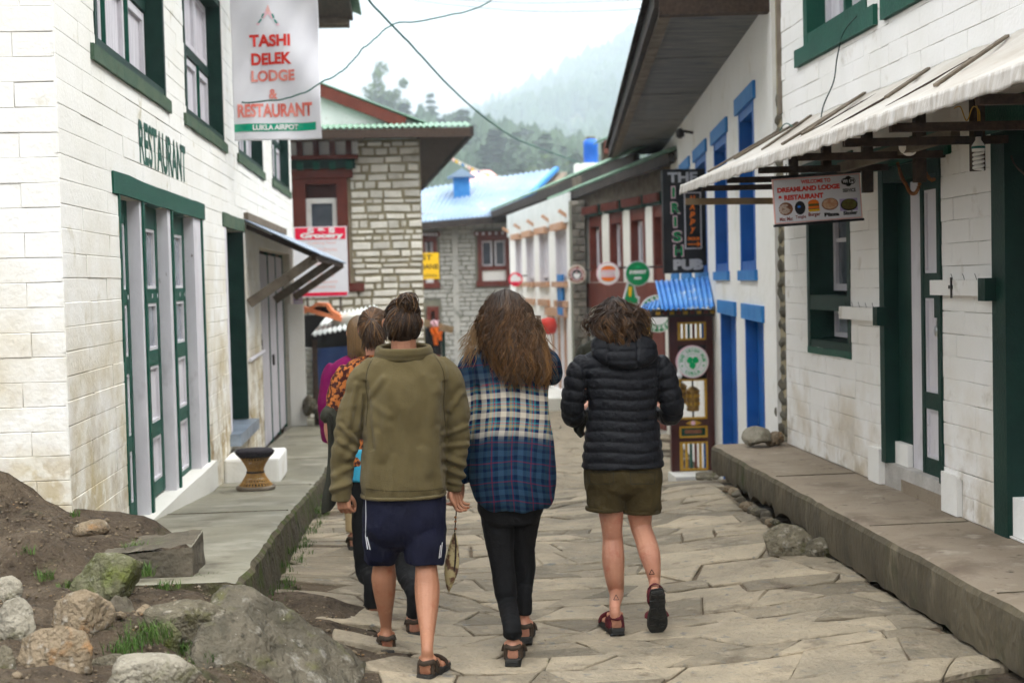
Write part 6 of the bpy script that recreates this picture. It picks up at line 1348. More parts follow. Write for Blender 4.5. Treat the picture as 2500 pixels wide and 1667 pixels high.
# ================================================================ STOOL
c = aY(625, 1197, 11.9); c.z = PZ(c.y) + .0; st = empty('wicker_stool', c, 'hourglass-shaped cane stool with a black fleece seat on the left pavement', 'stool'); s = 11.9 / FPX
mat('cane', (.42, .24, .07), (.3, .16, .045), 30, .6); mat('fleece_black', (.014, .012, .014), (.03, .026, .03), 40, .95)
hh = 98 * s; prof = lambda t: (43 * (1 - t) + 20 * t if t < .5 else 20 + (t - .5) * 2 * 20) * s if False else (19 + 24 * abs(2 * t - 1) ** 1.5) * s
for fam in (1, -1):
    for k in range(30):
        q = MB(); pts_ = []
        for i in range(13):
            t = i / 12; a = 6.283 * k / 30 + fam * 1.1 * t; pts_.append(c + Vector((math.cos(a) * prof(t), math.sin(a) * prof(t), .03 + t * (hh - .06))))
        if k % 1 == 0: q.tube(pts_, .0042, 5)
        q.build('cane', 'cane', st, True)
for t, r_ in ((.03, .02), (.5, .008), (.16, .006)):
    q = MB(); rr = prof(t) + .004; q.tube([c + Vector((math.cos(a) * rr, math.sin(a) * rr, .016 + t * (hh - .06))) for a in np.linspace(0, 6.283, 29)], r_, 7); q.build('hoop', 'fleece_black' if t > .1 else 'wood_grey', st, True)
q = MB(); q.lathe(c + Vector((0, 0, hh - .085)), [(.01, 0), (22 * s, .0), (38 * s, .03), (46 * s, .055), (47 * s, .078), (42 * s, .092), (.01, .096)], 30); se = q.build('seat', 'fleece_black', st, True)
q = MB(); rs = random.Random(2)
for k in range(900):
    a = rs.uniform(0, 6.283); t = rs.random(); r_ = (36 + 11 * t) * s; p = c + Vector((math.cos(a) * r_, math.sin(a) * r_, hh - .06 + .06 * t)); d = Vector((math.cos(a), math.sin(a), rs.uniform(-.9, .5))) * .016; sd = Vector((-math.sin(a), math.cos(a), 0)) * .003
    q.add([p - sd, p + sd, p + d], [(0, 1, 2)])
tag(q.build('pile', 'fleece_black', se, False, False), kind='stuff')

# ================================================================ AWNING LAMPS, GARLAND, WIRES
c = aY(2389, 420, 7.0); c.x = min(c.x, XB - .12); s = 7.0 / FPX
cf = empty('energy_bulb', c, 'white spiral energy-saving bulb hanging under the right awning', 'bulb')
q = MB(); q.tube([c + Vector((.022 * math.cos(a), .022 * math.sin(a), .012 + .085 * a / 25.1)) for a in np.linspace(0, 25.1, 90)], .0085, 7); q.build('spiral', 'bulb', cf, True)
q = MB(); q.lathe(c + Vector((0, 0, .1)), [(.012, 0), (.031, .002), (.033, .03), (.024, .045), (.014, .06), (.014, .075)], 20); q.build('base', 'bulb', cf, True)
q = MB(); q.lathe(c + Vector((0, 0, .116)), [(.0335, 0), (.0338, .002), (.0338, .01), (.0335, .012)], 20); q.build('band', 'teal_pipe', cf)
q = MB(); q.lathe(c + Vector((0, 0, .175)), [(.013, 0), (.02, .002), (.022, .05), (.01, .055)], 16); q.build('socket', 'black', cf)
q = MB(); q.tube([c + Vector((0, 0, .225)), c + Vector((.0, 0, .30)), c + Vector((-.02, .0, .40)), c + Vector((-.05, 0, .42)), c + Vector((-.1, .02, .36)), c + Vector((-.13, .02, .41))], .0035, 5); q.build('flex', 'gilt', cf)
# marigold garland over the green door
ga = empty('garland', FR.p(dw[1] - .1, 2.2, .03), 'dried orange flower garland looped over the green door', 'garland')
P3 = [aX(2192, 400, XB - .05), aX(2212, 450, XB - .06), aX(2232, 473, XB - .06), aX(2247, 440, XB - .05), aX(2254, 402, XB - .04), aX(2262, 425, XB - .04), aX(2283, 436, XB - .03)]
mat('marigold', (.3, .12, .03), (.16, .05, .02), 40, .9)
k = 0
for u, v in zip(P3, P3[1:]):
    n = max(3, int((v - u).length / .017))
    for i in range(n):
        p = u.lerp(v, i / n) + Vector((0, 0, -.02 * math.sin(math.pi * i / n))); q = MB(); q.lathe(p, [(.002, -.009), (.011, -.005), (.012, .003), (.002, .008)], 7, axis=(random.uniform(-1, 1), 1, random.uniform(-1, 1))); q.build('flower', 'marigold', ga); k += 1
# hurricane lamp glass by the lintel
c = aX(2215, 356, XB - .25); q = MB(); q.lathe(c, [(.01, -.05), (.04, -.035), (.05, 0), (.045, .04), (.03, .07), (.01, .075)], 16, axis=(.5, .6, -.3)); tag(q.build('wall_lamp', 'plaster', None, True), 'dusty pale lamp globe under the awning above the green door', 'lamp')
mat('cable', (.01, .09, .07), None, 4, .5); mat('cable_dark', (.012, .03, .025), None, 4, .5)
def wire(pts, r_, label, m_='cable', wob=0., n=10, name='cable'):
    P = [Vector(p) for p in pts]; out = []
    for i in range(len(P) - 1):
        a, b = P[max(i - 1, 0)], P[i]; c, d = P[i + 1], P[min(i + 2, len(P) - 1)]
        for j in range(n):
            t = j / n; out.append(.5 * ((2 * b) + (c - a) * t + (2 * a - 5 * b + 4 * c - d) * t * t + (3 * b - a - 3 * c + d) * t ** 3) + Vector((fbm((i + t, 1, 7)), 0, fbm((i + t, 5, 2)))) * wob)
    out.append(P[-1]); q = MB(); q.tube(out, r_, 6); return tag(q.build(name, m_, None, True), label, 'cable')
wire([aY(880, -25, 13.5), aY(955, 60, 14.2), aY(1060, 172, 16), aY(1180, 285, 19), aY(1290, 352, 24), aY(1420, 400, 31)], .011, 'green cable running from the top edge down to the roof barrel', wob=.02)
wire([aY(1230, -12, 14.4), aY(1150, 25, 14.4), aY(1040, 50, 14.2), aY(960, 60, 14.1), aY(905, 105, 13.9), aY(850, 160, 13.8), aY(780, 205, 13.6), aY(700, 240, 13.5), aY(590, 250, 13.45)], .0075, 'thin wavy cable crossing in front of the lodge banner', wob=.035)
wire([aY(1000, -8, 30), aY(1300, 8, 30), aY(1660, -4, 30)], .008, 'upper of two faint wires near the top edge', 'cable_dark'); wire([aY(1010, 2, 32), aY(1250, 26, 32), aY(1440, 28, 32), aY(1640, 18, 32)], .008, 'lower of two faint wires near the top edge', 'cable_dark')
o = XB - .03
wire([aX(2092, 40, o), aX(2060, 80, o), aX(2044, 140, o), aX(2035, 200, o - .05), aX(2010, 260, o - .1), aX(2002, 312, o - .2)], .005, 'black wire hanging from the upper window to the right awning', 'cable_dark')
wire([aX(1900, 345, o - .05), aX(1905, 318, o - .08), aX(1920, 302, o - .1), aX(1945, 315, o - .12), aX(1985, 325, o - .2)], .005, 'looped green wire at the far end of the right awning')
wire([aX(1905, 330, o - .05), aX(1900, 365, o - .2), aX(1888, 395, o - .35)], .005, 'short wire dangling over the far corner of the awning')
wire([aX(2460, 330, XB + .05), aX(2470, 385, XB + .03), aX(2484, 410, XB + .03), aX(2500, 425, XB + .03), aX(2520, 450, XB + .03)], .005, 'brown cord across the pale door at the right edge', 'bark')
wire([aX(2330, 265, 2.7), aX(2345, 262, 2.7), aX(2360, 295, 2.7), aX(2375, 262, 2.7), aX(2390, 270, 2.7), aX(2392, 300, 2.7)], .003, 'yellow flex tied round the awning beam', 'gilt')
# prayer flags
pf = empty('prayer_flags', aY(1200, 410, 60), 'string of tiny faded prayer flags over the blue roof', 'flags'); P0, P1 = aY(1095, 380, 58), aY(1345, 425, 62)
q = MB(); f_ = lambda t: P0.lerp(P1, t) + Vector((0, 0, -.5 * math.sin(math.pi * t))); q.tube([f_(t) for t in np.linspace(0, 1, 20)], .015, 4); q.build('string', 'cream', pf)
for k in range(34): q = MB(); a = f_((k + .1) / 34); b = f_((k + .8) / 34); q.add([a, b, b - Vector((0, 0, .13)), a - Vector((0, 0, .13))], [(0, 1, 2, 3)]); q.build('flag', ('cream', 'print_pinkpale', 'print_yellow', 'cream', 'blue_light')[k % 5], pf)
# ================================================================ PEOPLE
from mathutils.bvhtree import BVHTree
mat('skin', (.46, .225, .14), (.4, .18, .115), 6, .55, .15, 90, spec=.35, stain=[((.36, .12, .075), 14, .56, .74), ((.5, .27, .18), 30, .6, .75)])
mat('skin_warm', (.34, .158, .09), (.28, .122, .066), 6, .55, .15, 90, spec=.35, stain=[((.26, .085, .042), 14, .56, .74), ((.42, .2, .11), 30, .6, .75)])
mat('fleece', (.118, .093, .043), (.092, .071, .031), 5, .95, .5, 260, sheen=.08, spec=.04)
mat('navy', (.006, .0072, .024), (.0045, .0053, .017), 4, .75, .2, 120, spec=.2)
mat('leggings', (.0042, .0042, .0046), (.006, .006, .0065), 6, .8, .2, 160, spec=.15)
mat('down', (.005, .0056, .0082), (.0072, .0078, .0105), 7, .55, .25, 60, spec=.18)
mat('khaki', (.06, .045, .018), (.044, .032, .013), 6, .85, .3, 130, spec=.1)
mat('rust_print', (.36, .12, .03), (.045, .014, .012), 42, .8, lo=.46, hi=.52, spec=.1, detail=3)
mat('magenta', (.2, .003, .085), (.16, .002, .07), 5, .8, .2, 60)
mat('dark_olive', (.03, .03, .02), (.02, .02, .014), 5, .85)
mat('teal_shirt', (.03, .26, .4), (.05, .33, .45), 14, .8)
mat('tan', (.4, .3, .16), (.34, .25, .13), 6, .8)
mat('rubber', (.016, .016, .015), (.03, .028, .024), 20, .8, .3, 60)
mat('strap_brown', (.05, .034, .022), (.035, .024, .016), 20, .8, .3, 80)
mat('strap_wine', (.1, .014, .02), (.07, .01, .014), 20, .8)
mat('tattoo', (.012, .01, .015), None, 4, .7)
mat('stripe', (.7, .7, .72), None, 4, .7)
mat('eye', (.75, .74, .72), None, 4, .2); mat('iris', (.04, .025, .015), None, 4, .2)
attr_mat('hair', .5, .3, 140, spec=.35)
mat('pouch', (.4, .33, .17), (.12, .06, .035), 24, .7, lo=.45, hi=.55, detail=2)
# flannel: woven check fading from navy through a bright band to blue, laid along the cloth
def plaid_mat():
    m = bpy.data.materials.new('plaid'); m.use_nodes = True; MATS['plaid'] = m; n, l = m.node_tree.nodes, m.node_tree.links; bs = n['Principled BSDF']; bs.inputs['Roughness'].default_value = .9; _socket(bs, 'Specular IOR Level').default_value = .08
    g = n.new('ShaderNodeAttribute'); g.attribute_name = 'cloth'; sp = n.new('ShaderNodeSeparateXYZ'); l.new(g.outputs['Vector'], sp.inputs[0])
    def mth(op, a, b=None, c=None):
        x = n.new('ShaderNodeMath'); x.operation = op
        for i, q in enumerate((a, b, c)):
            if q is None: continue
            if isinstance(q, (int, float)): x.inputs[i].default_value = q
            else: l.new(q, x.inputs[i])
        return x.outputs[0]
    def band(v, c, w, soft=.03):       # 1 inside |frac(v)-c|<w
        f = mth('FRACT', v); d = mth('ABSOLUTE', mth('SUBTRACT', f, c)); r_ = n.new('ShaderNodeMapRange'); r_.inputs[1].default_value = w; r_.inputs[2].default_value = w + soft; r_.inputs[3].default_value = 1; r_.inputs[4].default_value = 0; l.new(d, r_.inputs[0]); return r_.outputs[0]
    def mix(f, a, b, mode='MIX'):
        x = n.new('ShaderNodeMix'); x.data_type = 'RGBA'; x.blend_type = mode
        if isinstance(f, float): x.inputs[0].default_value = f
        else: l.new(f, x.inputs[0])
        for i, c in ((6, a), (7, b)):
            if isinstance(c, tuple): x.inputs[i].default_value = (*c, 1)
            else: l.new(c, x.inputs[i])
        return x.outputs[2]
    P = .092; ux, uz = mth('DIVIDE', sp.outputs[0], P), mth('DIVIDE', sp.outputs[2], P)
    def axis(v): 
        c = mix(band(v, .5, .14), (.03, .2, .24), (.55, .49, .39)); c = mix(band(v, .28, .075), c, (.008, .012, .05)); c = mix(band(v, .73, .055), c, (.01, .015, .07)); c = mix(band(v, .06, .018, .02), c, (.34, .02, .03)); return mix(band(v, .9, .05), c, (.32, .26, .13))
    col = mix(.5, axis(ux), axis(uz))
    zr = n.new('ShaderNodeFloatCurve'); cv = zr.mapping.curves[0]
    pts = [(0, .0), (.36, .03), (.42, .5), (.47, .93), (.6, 1.), (.66, .75), (.72, .15), (1, 0)]
    cv.points[0].location = pts[0]; cv.points[1].location = pts[-1]
    for q in pts[1:-1]: cv.points.new(*q)
    zr.mapping.update(); zz_ = mth('DIVIDE', mth('SUBTRACT', sp.outputs[2], .62), 1.0); l.new(zz_, zr.inputs['Value'])
    dark = mix(1., col, (.05, .14, .28), 'MULTIPLY'); dark = mix(.4, dark, (.006, .02, .052)); dark = mix(mth('MULTIPLY', band(uz, .06, .02, .02), .5), dark, (.12, .012, .03)); dark = mix(mth('MULTIPLY', band(ux, .06, .02, .02), .5), dark, (.12, .012, .03))
    l.new(mix(mth('POWER', zr.outputs[0], 1.8), dark, col), bs.inputs['Base Color'])
    t = n.new('ShaderNodeTexNoise'); t.inputs['Scale'].default_value = 220; gg = n.new('ShaderNodeNewGeometry'); l.new(gg.outputs['Position'], t.inputs['Vector']); b = n.new('ShaderNodeBump'); b.inputs['Strength'].default_value = .3; b.inputs['Distance'].default_value = .004; l.new(t.outputs['Fac'], b.inputs['Height']); l.new(b.outputs[0], bs.inputs['Normal'])
plaid_mat()

def cr(P, n):
    """Catmull-Rom through rows of numbers, n steps per span"""
    P = np.array(P, float); out = []
    for i in range(len(P) - 1):
        a, b, c, d = P[max(i - 1, 0)], P[i], P[i + 1], P[min(i + 2, len(P) - 1)]
        for t in np.arange(n) / n: out.append(.5 * (2 * b + (c - a) * t + (2 * a - 5 * b + 4 * c - d) * t * t + (3 * b - a - 3 * c + d) * t ** 3))
    out.append(P[-1]); return np.array(out)
def torso(m, rows, Y, n=36, ex=2.4, k=1.):
    """rows (photo y, left x, right x, half depth m, depth offset m): a body of stacked rings"""
    R_ = cr(rows, 6); vs = []
    for sy, xl, xr, b, oy in R_:
        c = aY((xl + xr) / 2, sy, Y); a = abs(aY(xr, sy, Y).x - aY(xl, sy, Y).x) / 2 * k
        for j in range(n):
            t = 2 * math.pi * j / n; ct, st = math.cos(t), math.sin(t)
            vs.append((c.x + a * math.copysign(abs(ct) ** (2 / ex), ct), c.y + oy + b * k * math.copysign(abs(st) ** (2 / ex), st), c.z))
    q = len(R_); fs = [(i * n + j, i * n + (j + 1) % n, (i + 1) * n + (j + 1) % n, (i + 1) * n + j) for i in range(q - 1) for j in range(n)]
    fs += [tuple(range(n - 1, -1, -1)), tuple((q - 1) * n + j for j in range(n))]; m.add(vs, fs); return m
def limb(m, pts, n=14, steps=6, k=1., add=0.):
    """pts (photo x, photo y, Y, radius in photo px)"""
    R_ = cr([(*aY(x, y, Y), r * Y / FPX * k + add) for x, y, Y, r in pts], steps)
    m.tube([Vector(p[:3]) for p in R_], [max(.002, p[3]) for p in R_], n); return m
def wlimb(m, pts, n=12, steps=5):
    R_ = cr([(*p, r) for p, r in pts], steps); m.tube([Vector(p[:3]) for p in R_], [max(.002, p[3]) for p in R_], n); return m
def ball(m, c, r, n=12):
    c = Vector(c); r = r if isinstance(r, tuple) else (r, r, r); vs, fs = [], []; k = 9
    for i in range(k + 1):
        th = math.pi * min(max(i / k, .03), .97)
        for j in range(n): ph = 2 * math.pi * j / n; vs.append((c.x + r[0] * math.sin(th) * math.cos(ph), c.y + r[1] * math.sin(th) * math.sin(ph), c.z + r[2] * math.cos(th)))
    fs = [(i * n + j, i * n + (j + 1) % n, (i + 1) * n + (j + 1) % n, (i + 1) * n + j) for i in range(k) for j in range(n)] + [tuple(range(n - 1, -1, -1)), tuple(k * n + j for j in range(n))]
    m.add(vs, fs); return m
def fuse(m, voxel, it=3, fac=.5):
    """one continuous skin round everything in the builder"""
    me = m.mesh('tmp'); o = bpy.data.objects.new('tmp', me); sc_ = FUSE.collection; sc_.objects.link(o)
    r_ = o.modifiers.new('r', 'REMESH'); r_.mode = 'VOXEL'; r_.voxel_size = voxel
    if it: s_ = o.modifiers.new('s', 'SMOOTH'); s_.iterations = it; s_.factor = fac
    with bpy.context.temp_override(scene=FUSE, view_layer=FUSE.view_layers[0]):
        dg = bpy.context.evaluated_depsgraph_get(); dg.update()
    out = bpy.data.meshes.new_from_object(o.evaluated_get(dg)); bpy.data.objects.remove(o); bpy.data.meshes.remove(me)
    out.polygons.foreach_set('use_smooth', [True] * len(out.polygons)); return out
FUSE = bpy.data.scenes.new('fuse')
def get_co(me):
    c = np.empty(len(me.vertices) * 3, 'f'); me.vertices.foreach_get('co', c); c = c.reshape(-1, 3); nn = np.empty(len(me.vertices) * 3, 'f'); me.vertices.foreach_get('normal', nn); return c, nn.reshape(-1, 3)
def put_co(me, c): me.vertices.foreach_set('co', c.astype('f').ravel()); me.update()
def vnoise(c, sx, sy, sz, off=0., octv=3):
    return np.array([mnoise.fractal(Vector((p[0] * sx + off, p[1] * sy + off, p[2] * sz - off)), 1., 2., octv) for p in c])
def displace(me, d):
    c, nn = get_co(me); put_co(me, c + nn * d[:, None]); return me
def folds(me, amp, sx, sz, off=0., ridge=True):
    c, nn = get_co(me); v = vnoise(c, sx, sx, sz, off, 3); v = (1 - np.abs(v) * 2.2) if ridge else v; return displace(me, amp * np.clip(v, -1, 1))
def head(m, c, r=(.075, .094, .112), yaw=0.):
    """skull, jaw, brow, nose and ears; face towards +Y turned by yaw"""
    c = Vector(c); Rz = Matrix.Rotation(yaw, 3, 'Z'); P = lambda x, y, z: c + Rz @ Vector((x, y, z))
    ball(m, c + Vector((0, 0, .02)), (r[0], r[1], r[2] * .9), 18); ball(m, P(0, .028, -.05), (r[0] * .8, r[1] * .68, r[2] * .58), 14)
    wlimb(m, [(P(0, .088, .012), .009), (P(0, .106, -.018), .011), (P(0, .11, -.03), .013)]); wlimb(m, [(P(-.035, .078, .028), .012), (P(0, .088, .026), .012), (P(.035, .078, .028), .012)])
    wlimb(m, [(P(-.022, .082, -.062), .008), (P(0, .092, -.06), .009), (P(.022, .082, -.062), .008)]); ball(m, P(0, .075, -.098), .02)
    for s in (-1, 1): wlimb(m, [(P(s * (r[0] - .002), -.004, .02), .008), (P(s * (r[0] + .012), -.016, .016), .008), (P(s * (r[0] + .012), -.014, -.008), .008), (P(s * (r[0] + .002), .0, -.024), .008)])
    return m
def eyes(c, par, yaw=0.):
    for s in (-1, 1):
        p = Vector(c) + Matrix.Rotation(yaw, 3, 'Z') @ Vector((s * .031, .077, .006)); q = MB(); ball(q, p, .0125, 10); e = q.build('eye', 'eye', par, True); q = MB(); ball(q, p + Matrix.Rotation(yaw, 3, 'Z') @ Vector((0, .0085, 0)), .0062, 8); q.build('iris', 'iris', e, True)
def join(*mes):
    v, f, b = [], [], 0
    for me in mes: v += [tuple(q.co) for q in me.vertices]; f += [tuple(b + i for i in q.vertices) for q in me.polygons]; b += len(me.vertices)
    out = bpy.data.meshes.new('body'); out.from_pydata(v, [], f); out.polygons.foreach_set('use_smooth', [True] * len(f)); out.update(); return out
def hand(m, w, d, n, side=1, curl=.6, sc=1., thumb=.5, spread=.45):
    m = HM
    """w wrist, d finger direction, n palm normal, side +1/-1 where the thumb leaves"""
    w, d, n = Vector(w), Vector(d).normalized(), Vector(n); n = (n - d * n.dot(d)).normalized(); s = d.cross(n).normalized() * side
    for i, u in enumerate((-.026, -.009, .009, .027)): wlimb(m, [(w + s * u * .7 * sc, .014 * sc), (w + d * .045 * sc + s * u * sc, .0135 * sc), (w + d * .085 * sc + s * u * 1.05 * sc, .0115 * sc)], 10, 3)
    for u, L, sp in ((.03, .074, 1), (.0105, .083, .3), (-.0095, .077, -.3), (-.028, .06, -1)):
        p = w + d * .08 * sc + s * u * sc; a = curl * .55; pts = [(p, .0086 * sc)]; dd = (d + s * sp * spread * .5).normalized()
        for f, r_ in ((.45, .0082), (.32, .0074), (.23, .0064)):
            q = Matrix.Rotation(0, 3, 'Z'); v = dd * math.cos(a) + n * math.sin(a); p = p + v * L * f * sc; pts.append((p.copy(), r_ * sc)); a += curl * (.95 if f == .45 else .7)
        wlimb(m, pts, 9, 3)
    b = w + d * .018 * sc + s * .026 * sc + n * .006; p1 = b + (d * .6 + s * (.75 - .5 * thumb) + n * .45 * thumb).normalized() * .034 * sc; p2 = p1 + (d * .85 + s * (.3 - .5 * thumb) + n * .6 * thumb).normalized() * .028 * sc; p3 = p2 + (d * .9 - s * .3 * thumb + n * .4 * thumb).normalized() * .022 * sc
    wlimb(m, [(b, .014 * sc), (p1, .0115 * sc), (p2, .0105 * sc), (p3, .0085 * sc)], 10, 3); return m
HM = MB()
def skin_body(m, voxel=.0048):
    """body skin with finely meshed hands growing out of the wrists"""
    out = join(fuse(m, voxel, 2), fuse(HM, .0026, 2)); HM.__init__(); return out
class Foot:
    """foot and sandal in one frame: heel point, forward f, up u"""
    def __init__(s, heel, f, u=(0, 0, 1), L=.25):
        s.h = Vector(heel); s.f = Vector(f).normalized(); u = Vector(u); s.u = (u - s.f * u.dot(s.f)).normalized(); s.s = s.f.cross(s.u); s.L = L
    def p(s, a, b, c): return s.h + s.f * a * s.L + s.s * b + s.u * c
    def body(s, m, ankle=None, side=1):
        wlimb(m, [(s.p(.04, 0, .036), .024), (s.p(.14, 0, .042), .03), (s.p(.3, 0, .05), .031), (s.p(.5, .002 * side, .045), .03), (s.p(.7, .004 * side, .034), .026)], 12)
        for b, a, r_ in ((-.03, .93, .0125), (-.012, .95, .0095), (.004, .93, .009), (.019, .9, .0085), (.032, .86, .008)): wlimb(m, [(s.p(.6, b * side * .8, .034), .018), (s.p(.78, b * side, .026), r_ * 1.2), (s.p(a, b * side, .022), r_)], 8)
        for q in (-1, 1): ball(m, s.p(.22, q * .03, .085), .014, 8)
        return m
    def ankle(s): return s.p(.2, 0, .1)
    def sandal(s, par, strap='strap_brown', th=.03, side=1):
        sh = [(-.02, -.028), (-.035, 0), (-.02, .028), (.15, .036), (.4, .036), (.65, .047), (.85, .045), (.98, .026), (1.02, 0), (.98, -.03), (.85, -.046), (.65, -.045), (.4, -.033), (.15, -.036)]
        e = empty('sandal', s.h); adopt(e, par)
        e.location = s.h; q = MB(); k = len(sh); R_ = cr([(a, b) for a, b in sh + sh[:1]], 3)[:-1]
        vs = []
        for c, g in ((0, 1), (.004, 1.06), (th * .55, 1.03), (th * .62, 1.09), (th, 1.06)): vs += [s.p(.47 + (a - .47) * g, b * g, c - .004) for a, b in R_]
        n = len(R_); q.add(vs, [(i * n + j, i * n + (j + 1) % n, (i + 1) * n + (j + 1) % n, (i + 1) * n + j) for i in range(4) for j in range(n)] + [tuple(range(n)), tuple(4 * n + j for j in range(n - 1, -1, -1))])
        so = q.build('sole', 'rubber', par); bpy.data.objects.remove(e)
        q = MB()
        for i in range(9):
            for j in (-1, 1): a = .04 + i * .107; q.beam(s.p(a, j * .008, -.006), s.p(a + (.03 if i % 2 else -.03), j * .036, -.006), .012, .008, s.u)
        tag(q.build('tread', 'rubber', so), kind='stuff')
        def band(pts, w, t=.004):
            P_ = [Vector(v) for v in cr([tuple(v) for v in pts], 5)]; q = MB(); vs = []
            for i, v in enumerate(P_):
                tn = (P_[min(i + 1, len(P_) - 1)] - P_[max(i - 1, 0)]).normalized(); o_ = tn.cross((v - s.p(.3, 0, .05)).normalized()).normalized() * w / 2; out = (v - s.p(.35, 0, .04)).normalized() * t
                vs += [v - o_, v + o_, v + o_ + out, v - o_ + out]
            q.add(vs, [(i * 4 + j, i * 4 + (j + 1) % 4, i * 4 + 4 + (j + 1) % 4, i * 4 + 4 + j) for i in range(len(P_) - 1) for j in range(4)] + [(0, 1, 2, 3), tuple(len(P_) * 4 - 4 + j for j in (3, 2, 1, 0))]); q.build('strap', strap, so, True)
        band([s.p(.27, -.038, .02), s.p(.2, -.037, .07), s.p(.07, -.027, .078), s.p(-.005, 0, .076), s.p(.07, .027, .078), s.p(.2, .037, .07), s.p(.27, .038, .02)], .022)
        band([s.p(.35, -.036, .02), s.p(.37, -.035, .06), s.p(.37, 0, .088), s.p(.37, .035, .06), s.p(.35, .036, .02)], .024)
        band([s.p(.68, -.05, .02), s.p(.66, -.04, .05), s.p(.66, 0, .066), s.p(.66, .04, .05), s.p(.68, .05, .02)], .024)
        band([s.p(.1, -.033, .02), s.p(.1, -.03, .06), s.p(.09, -.026, .08)], .02); band([s.p(.1, .033, .02), s.p(.1, .03, .06), s.p(.09, .026, .08)], .02)
def strands(curves, widths, c0s, c1s, par, name='hair', sides=3):
    m = MB(); cols = []
    for P_, w, c0, c1 in zip(curves, widths, c0s, c1s):
        k = len(P_); b0 = len(m.v); m.tube([Vector(p) for p in P_], [w * (.55 + .6 * math.sin(math.pi * min(1, .15 + .8 * i / (k - 1)))) if i < k - 1 else w * .15 for i in range(k)], sides, False)
        for i in range(k): t = i / (k - 1); cols += [[c0[j] * (1 - t) + c1[j] * t for j in range(3)]] * sides
    o = m.build(name, 'hair', par, True, False); set_cols(o.data, np.array(cols)); return o
def hair_cap(pts_mb, voxel, par, col, name='hair_base'):
    me = fuse(pts_mb, voxel, 2); set_cols(me, np.tile(np.array(col), (len(me.vertices), 1))); return link(name, me, 'hair', par)
def decal(me, polys, mt, par, name, off=.0025, width=None, each=False):
    if each:
        for q in polys: decal(me, [q], mt, par, name, off, width)
        return
    """marks lying on a surface: each polygon dropped on it along the line of sight"""
    bv = BVHTree.FromPolygons([v.co for v in me.vertices], [tuple(p.vertices) for p in me.polygons])
    cut = []
    for a, b, c_, d_ in polys:
        L_ = lambda u, v, t: (u[0] + (v[0] - u[0]) * t, u[1] + (v[1] - u[1]) * t); n_ = 1 if width else 8
        if math.hypot(a[0] - d_[0], a[1] - d_[1]) > math.hypot(a[0] - b[0], a[1] - b[1]): cut += [[L_(a, d_, i / n_), L_(b, c_, i / n_), L_(b, c_, (i + 1) / n_), L_(a, d_, (i + 1) / n_)] for i in range(n_)]
        else: cut += [[L_(a, b, i / n_), L_(a, b, (i + 1) / n_), L_(d_, c_, (i + 1) / n_), L_(d_, c_, i / n_)] for i in range(n_)]
    q = MB()
    for P_ in cut:
        vs = []
        for x, y in P_:
            d = ray(x, y).normalized(); h = bv.ray_cast(CPOS, d)
            if h[0] is None: vs = None; break
            vs.append(h[0] - d * off)
        if vs: q.add(vs, [(0, 1, 2, 3)])
    if q.v: q.build(name, mt, par)
def on_ground(sx, sy, z=.035): p = aZ(sx, sy, z); return p

# ---------------------------------------------------------------- man in olive fleece and navy shorts
Y = 6.62
pm = empty('person', (*on_ground(985, 1630)[:2], 0), 'person with a messy bun in olive fleece and navy shorts, walking away', 'person')
fR = Foot(on_ground(1035, 1661, .035), (.38, 1, 0), L=.255); fL = Foot(on_ground(947, 1598, .035), (-.12, 1, 0), L=.255)
hc = aY(983, 790, Y + .02)
m = MB(); head(m, hc, (.076, .095, .112))
wlimb(m, [(hc + Vector((0, -.012, -.04)), .062), (aY(986, 850, Y), .06), (aY(987, 890, Y), .075)])
torso(m, [(868, 950, 1025, .06, 0), (900, 912, 1065, .085, 0), (960, 905, 1072, .1, 0), (1080, 905, 1070, .1, 0), (1200, 900, 1075, .11, 0), (1280, 912, 1064, .1, 0)], Y, 24, 2.4, .84)
for f, kn, hip, cf in ((fR, (1040, 1372, Y - .02), (1035, 1260, Y), (1043, 1440, Y - .075)), (fL, (938, 1366, Y + .08), (938, 1260, Y + .02), (937, 1412, Y + .10))):
    a = f.ankle(); f.body(m, side=1 if f is fL else -1); k = aY(*kn); c = aY(*cf)
    wlimb(m, [(aY(*hip), .09), (k + Vector((0, .005, .04)), .06), (k, .0505), (k.lerp(c, .55), .056), (c, .0595), (c.lerp(a, .3) , .051), (c.lerp(a, .65), .0345), (a + Vector((0, 0, .03)), .027), (a - f.u * .01, .03), (f.p(.1, 0, .05), .03)], 14)
wL, wR = aY(836, 1210, Y - .02), aY(1104, 1192, Y + .03)
limb(m, [(918, 905, Y, 20), (856, 1040, Y, 16), (834, 1130, Y, 14), (836, 1205, Y - .02, 14)]); limb(m, [(1062, 905, Y, 20), (1114, 1040, Y, 16), (1112, 1120, Y, 14), (1104, 1190, Y + .03, 13)])
hand(m, wL + Vector((0, 0, .02)), (.1, -.1, -1), (.55, .8, 0), 1, 1.45, .95, .9); hand(m, wR + Vector((0, 0, .01)), (.3, .05, -1), (.75, -.65, 0), 1, .75, .95, .4)
bd = skin_body(m); body = link('body', bd, 'skin_warm', pm); eyes(hc, pm)
fR.sandal(pm); fL.sandal(pm)
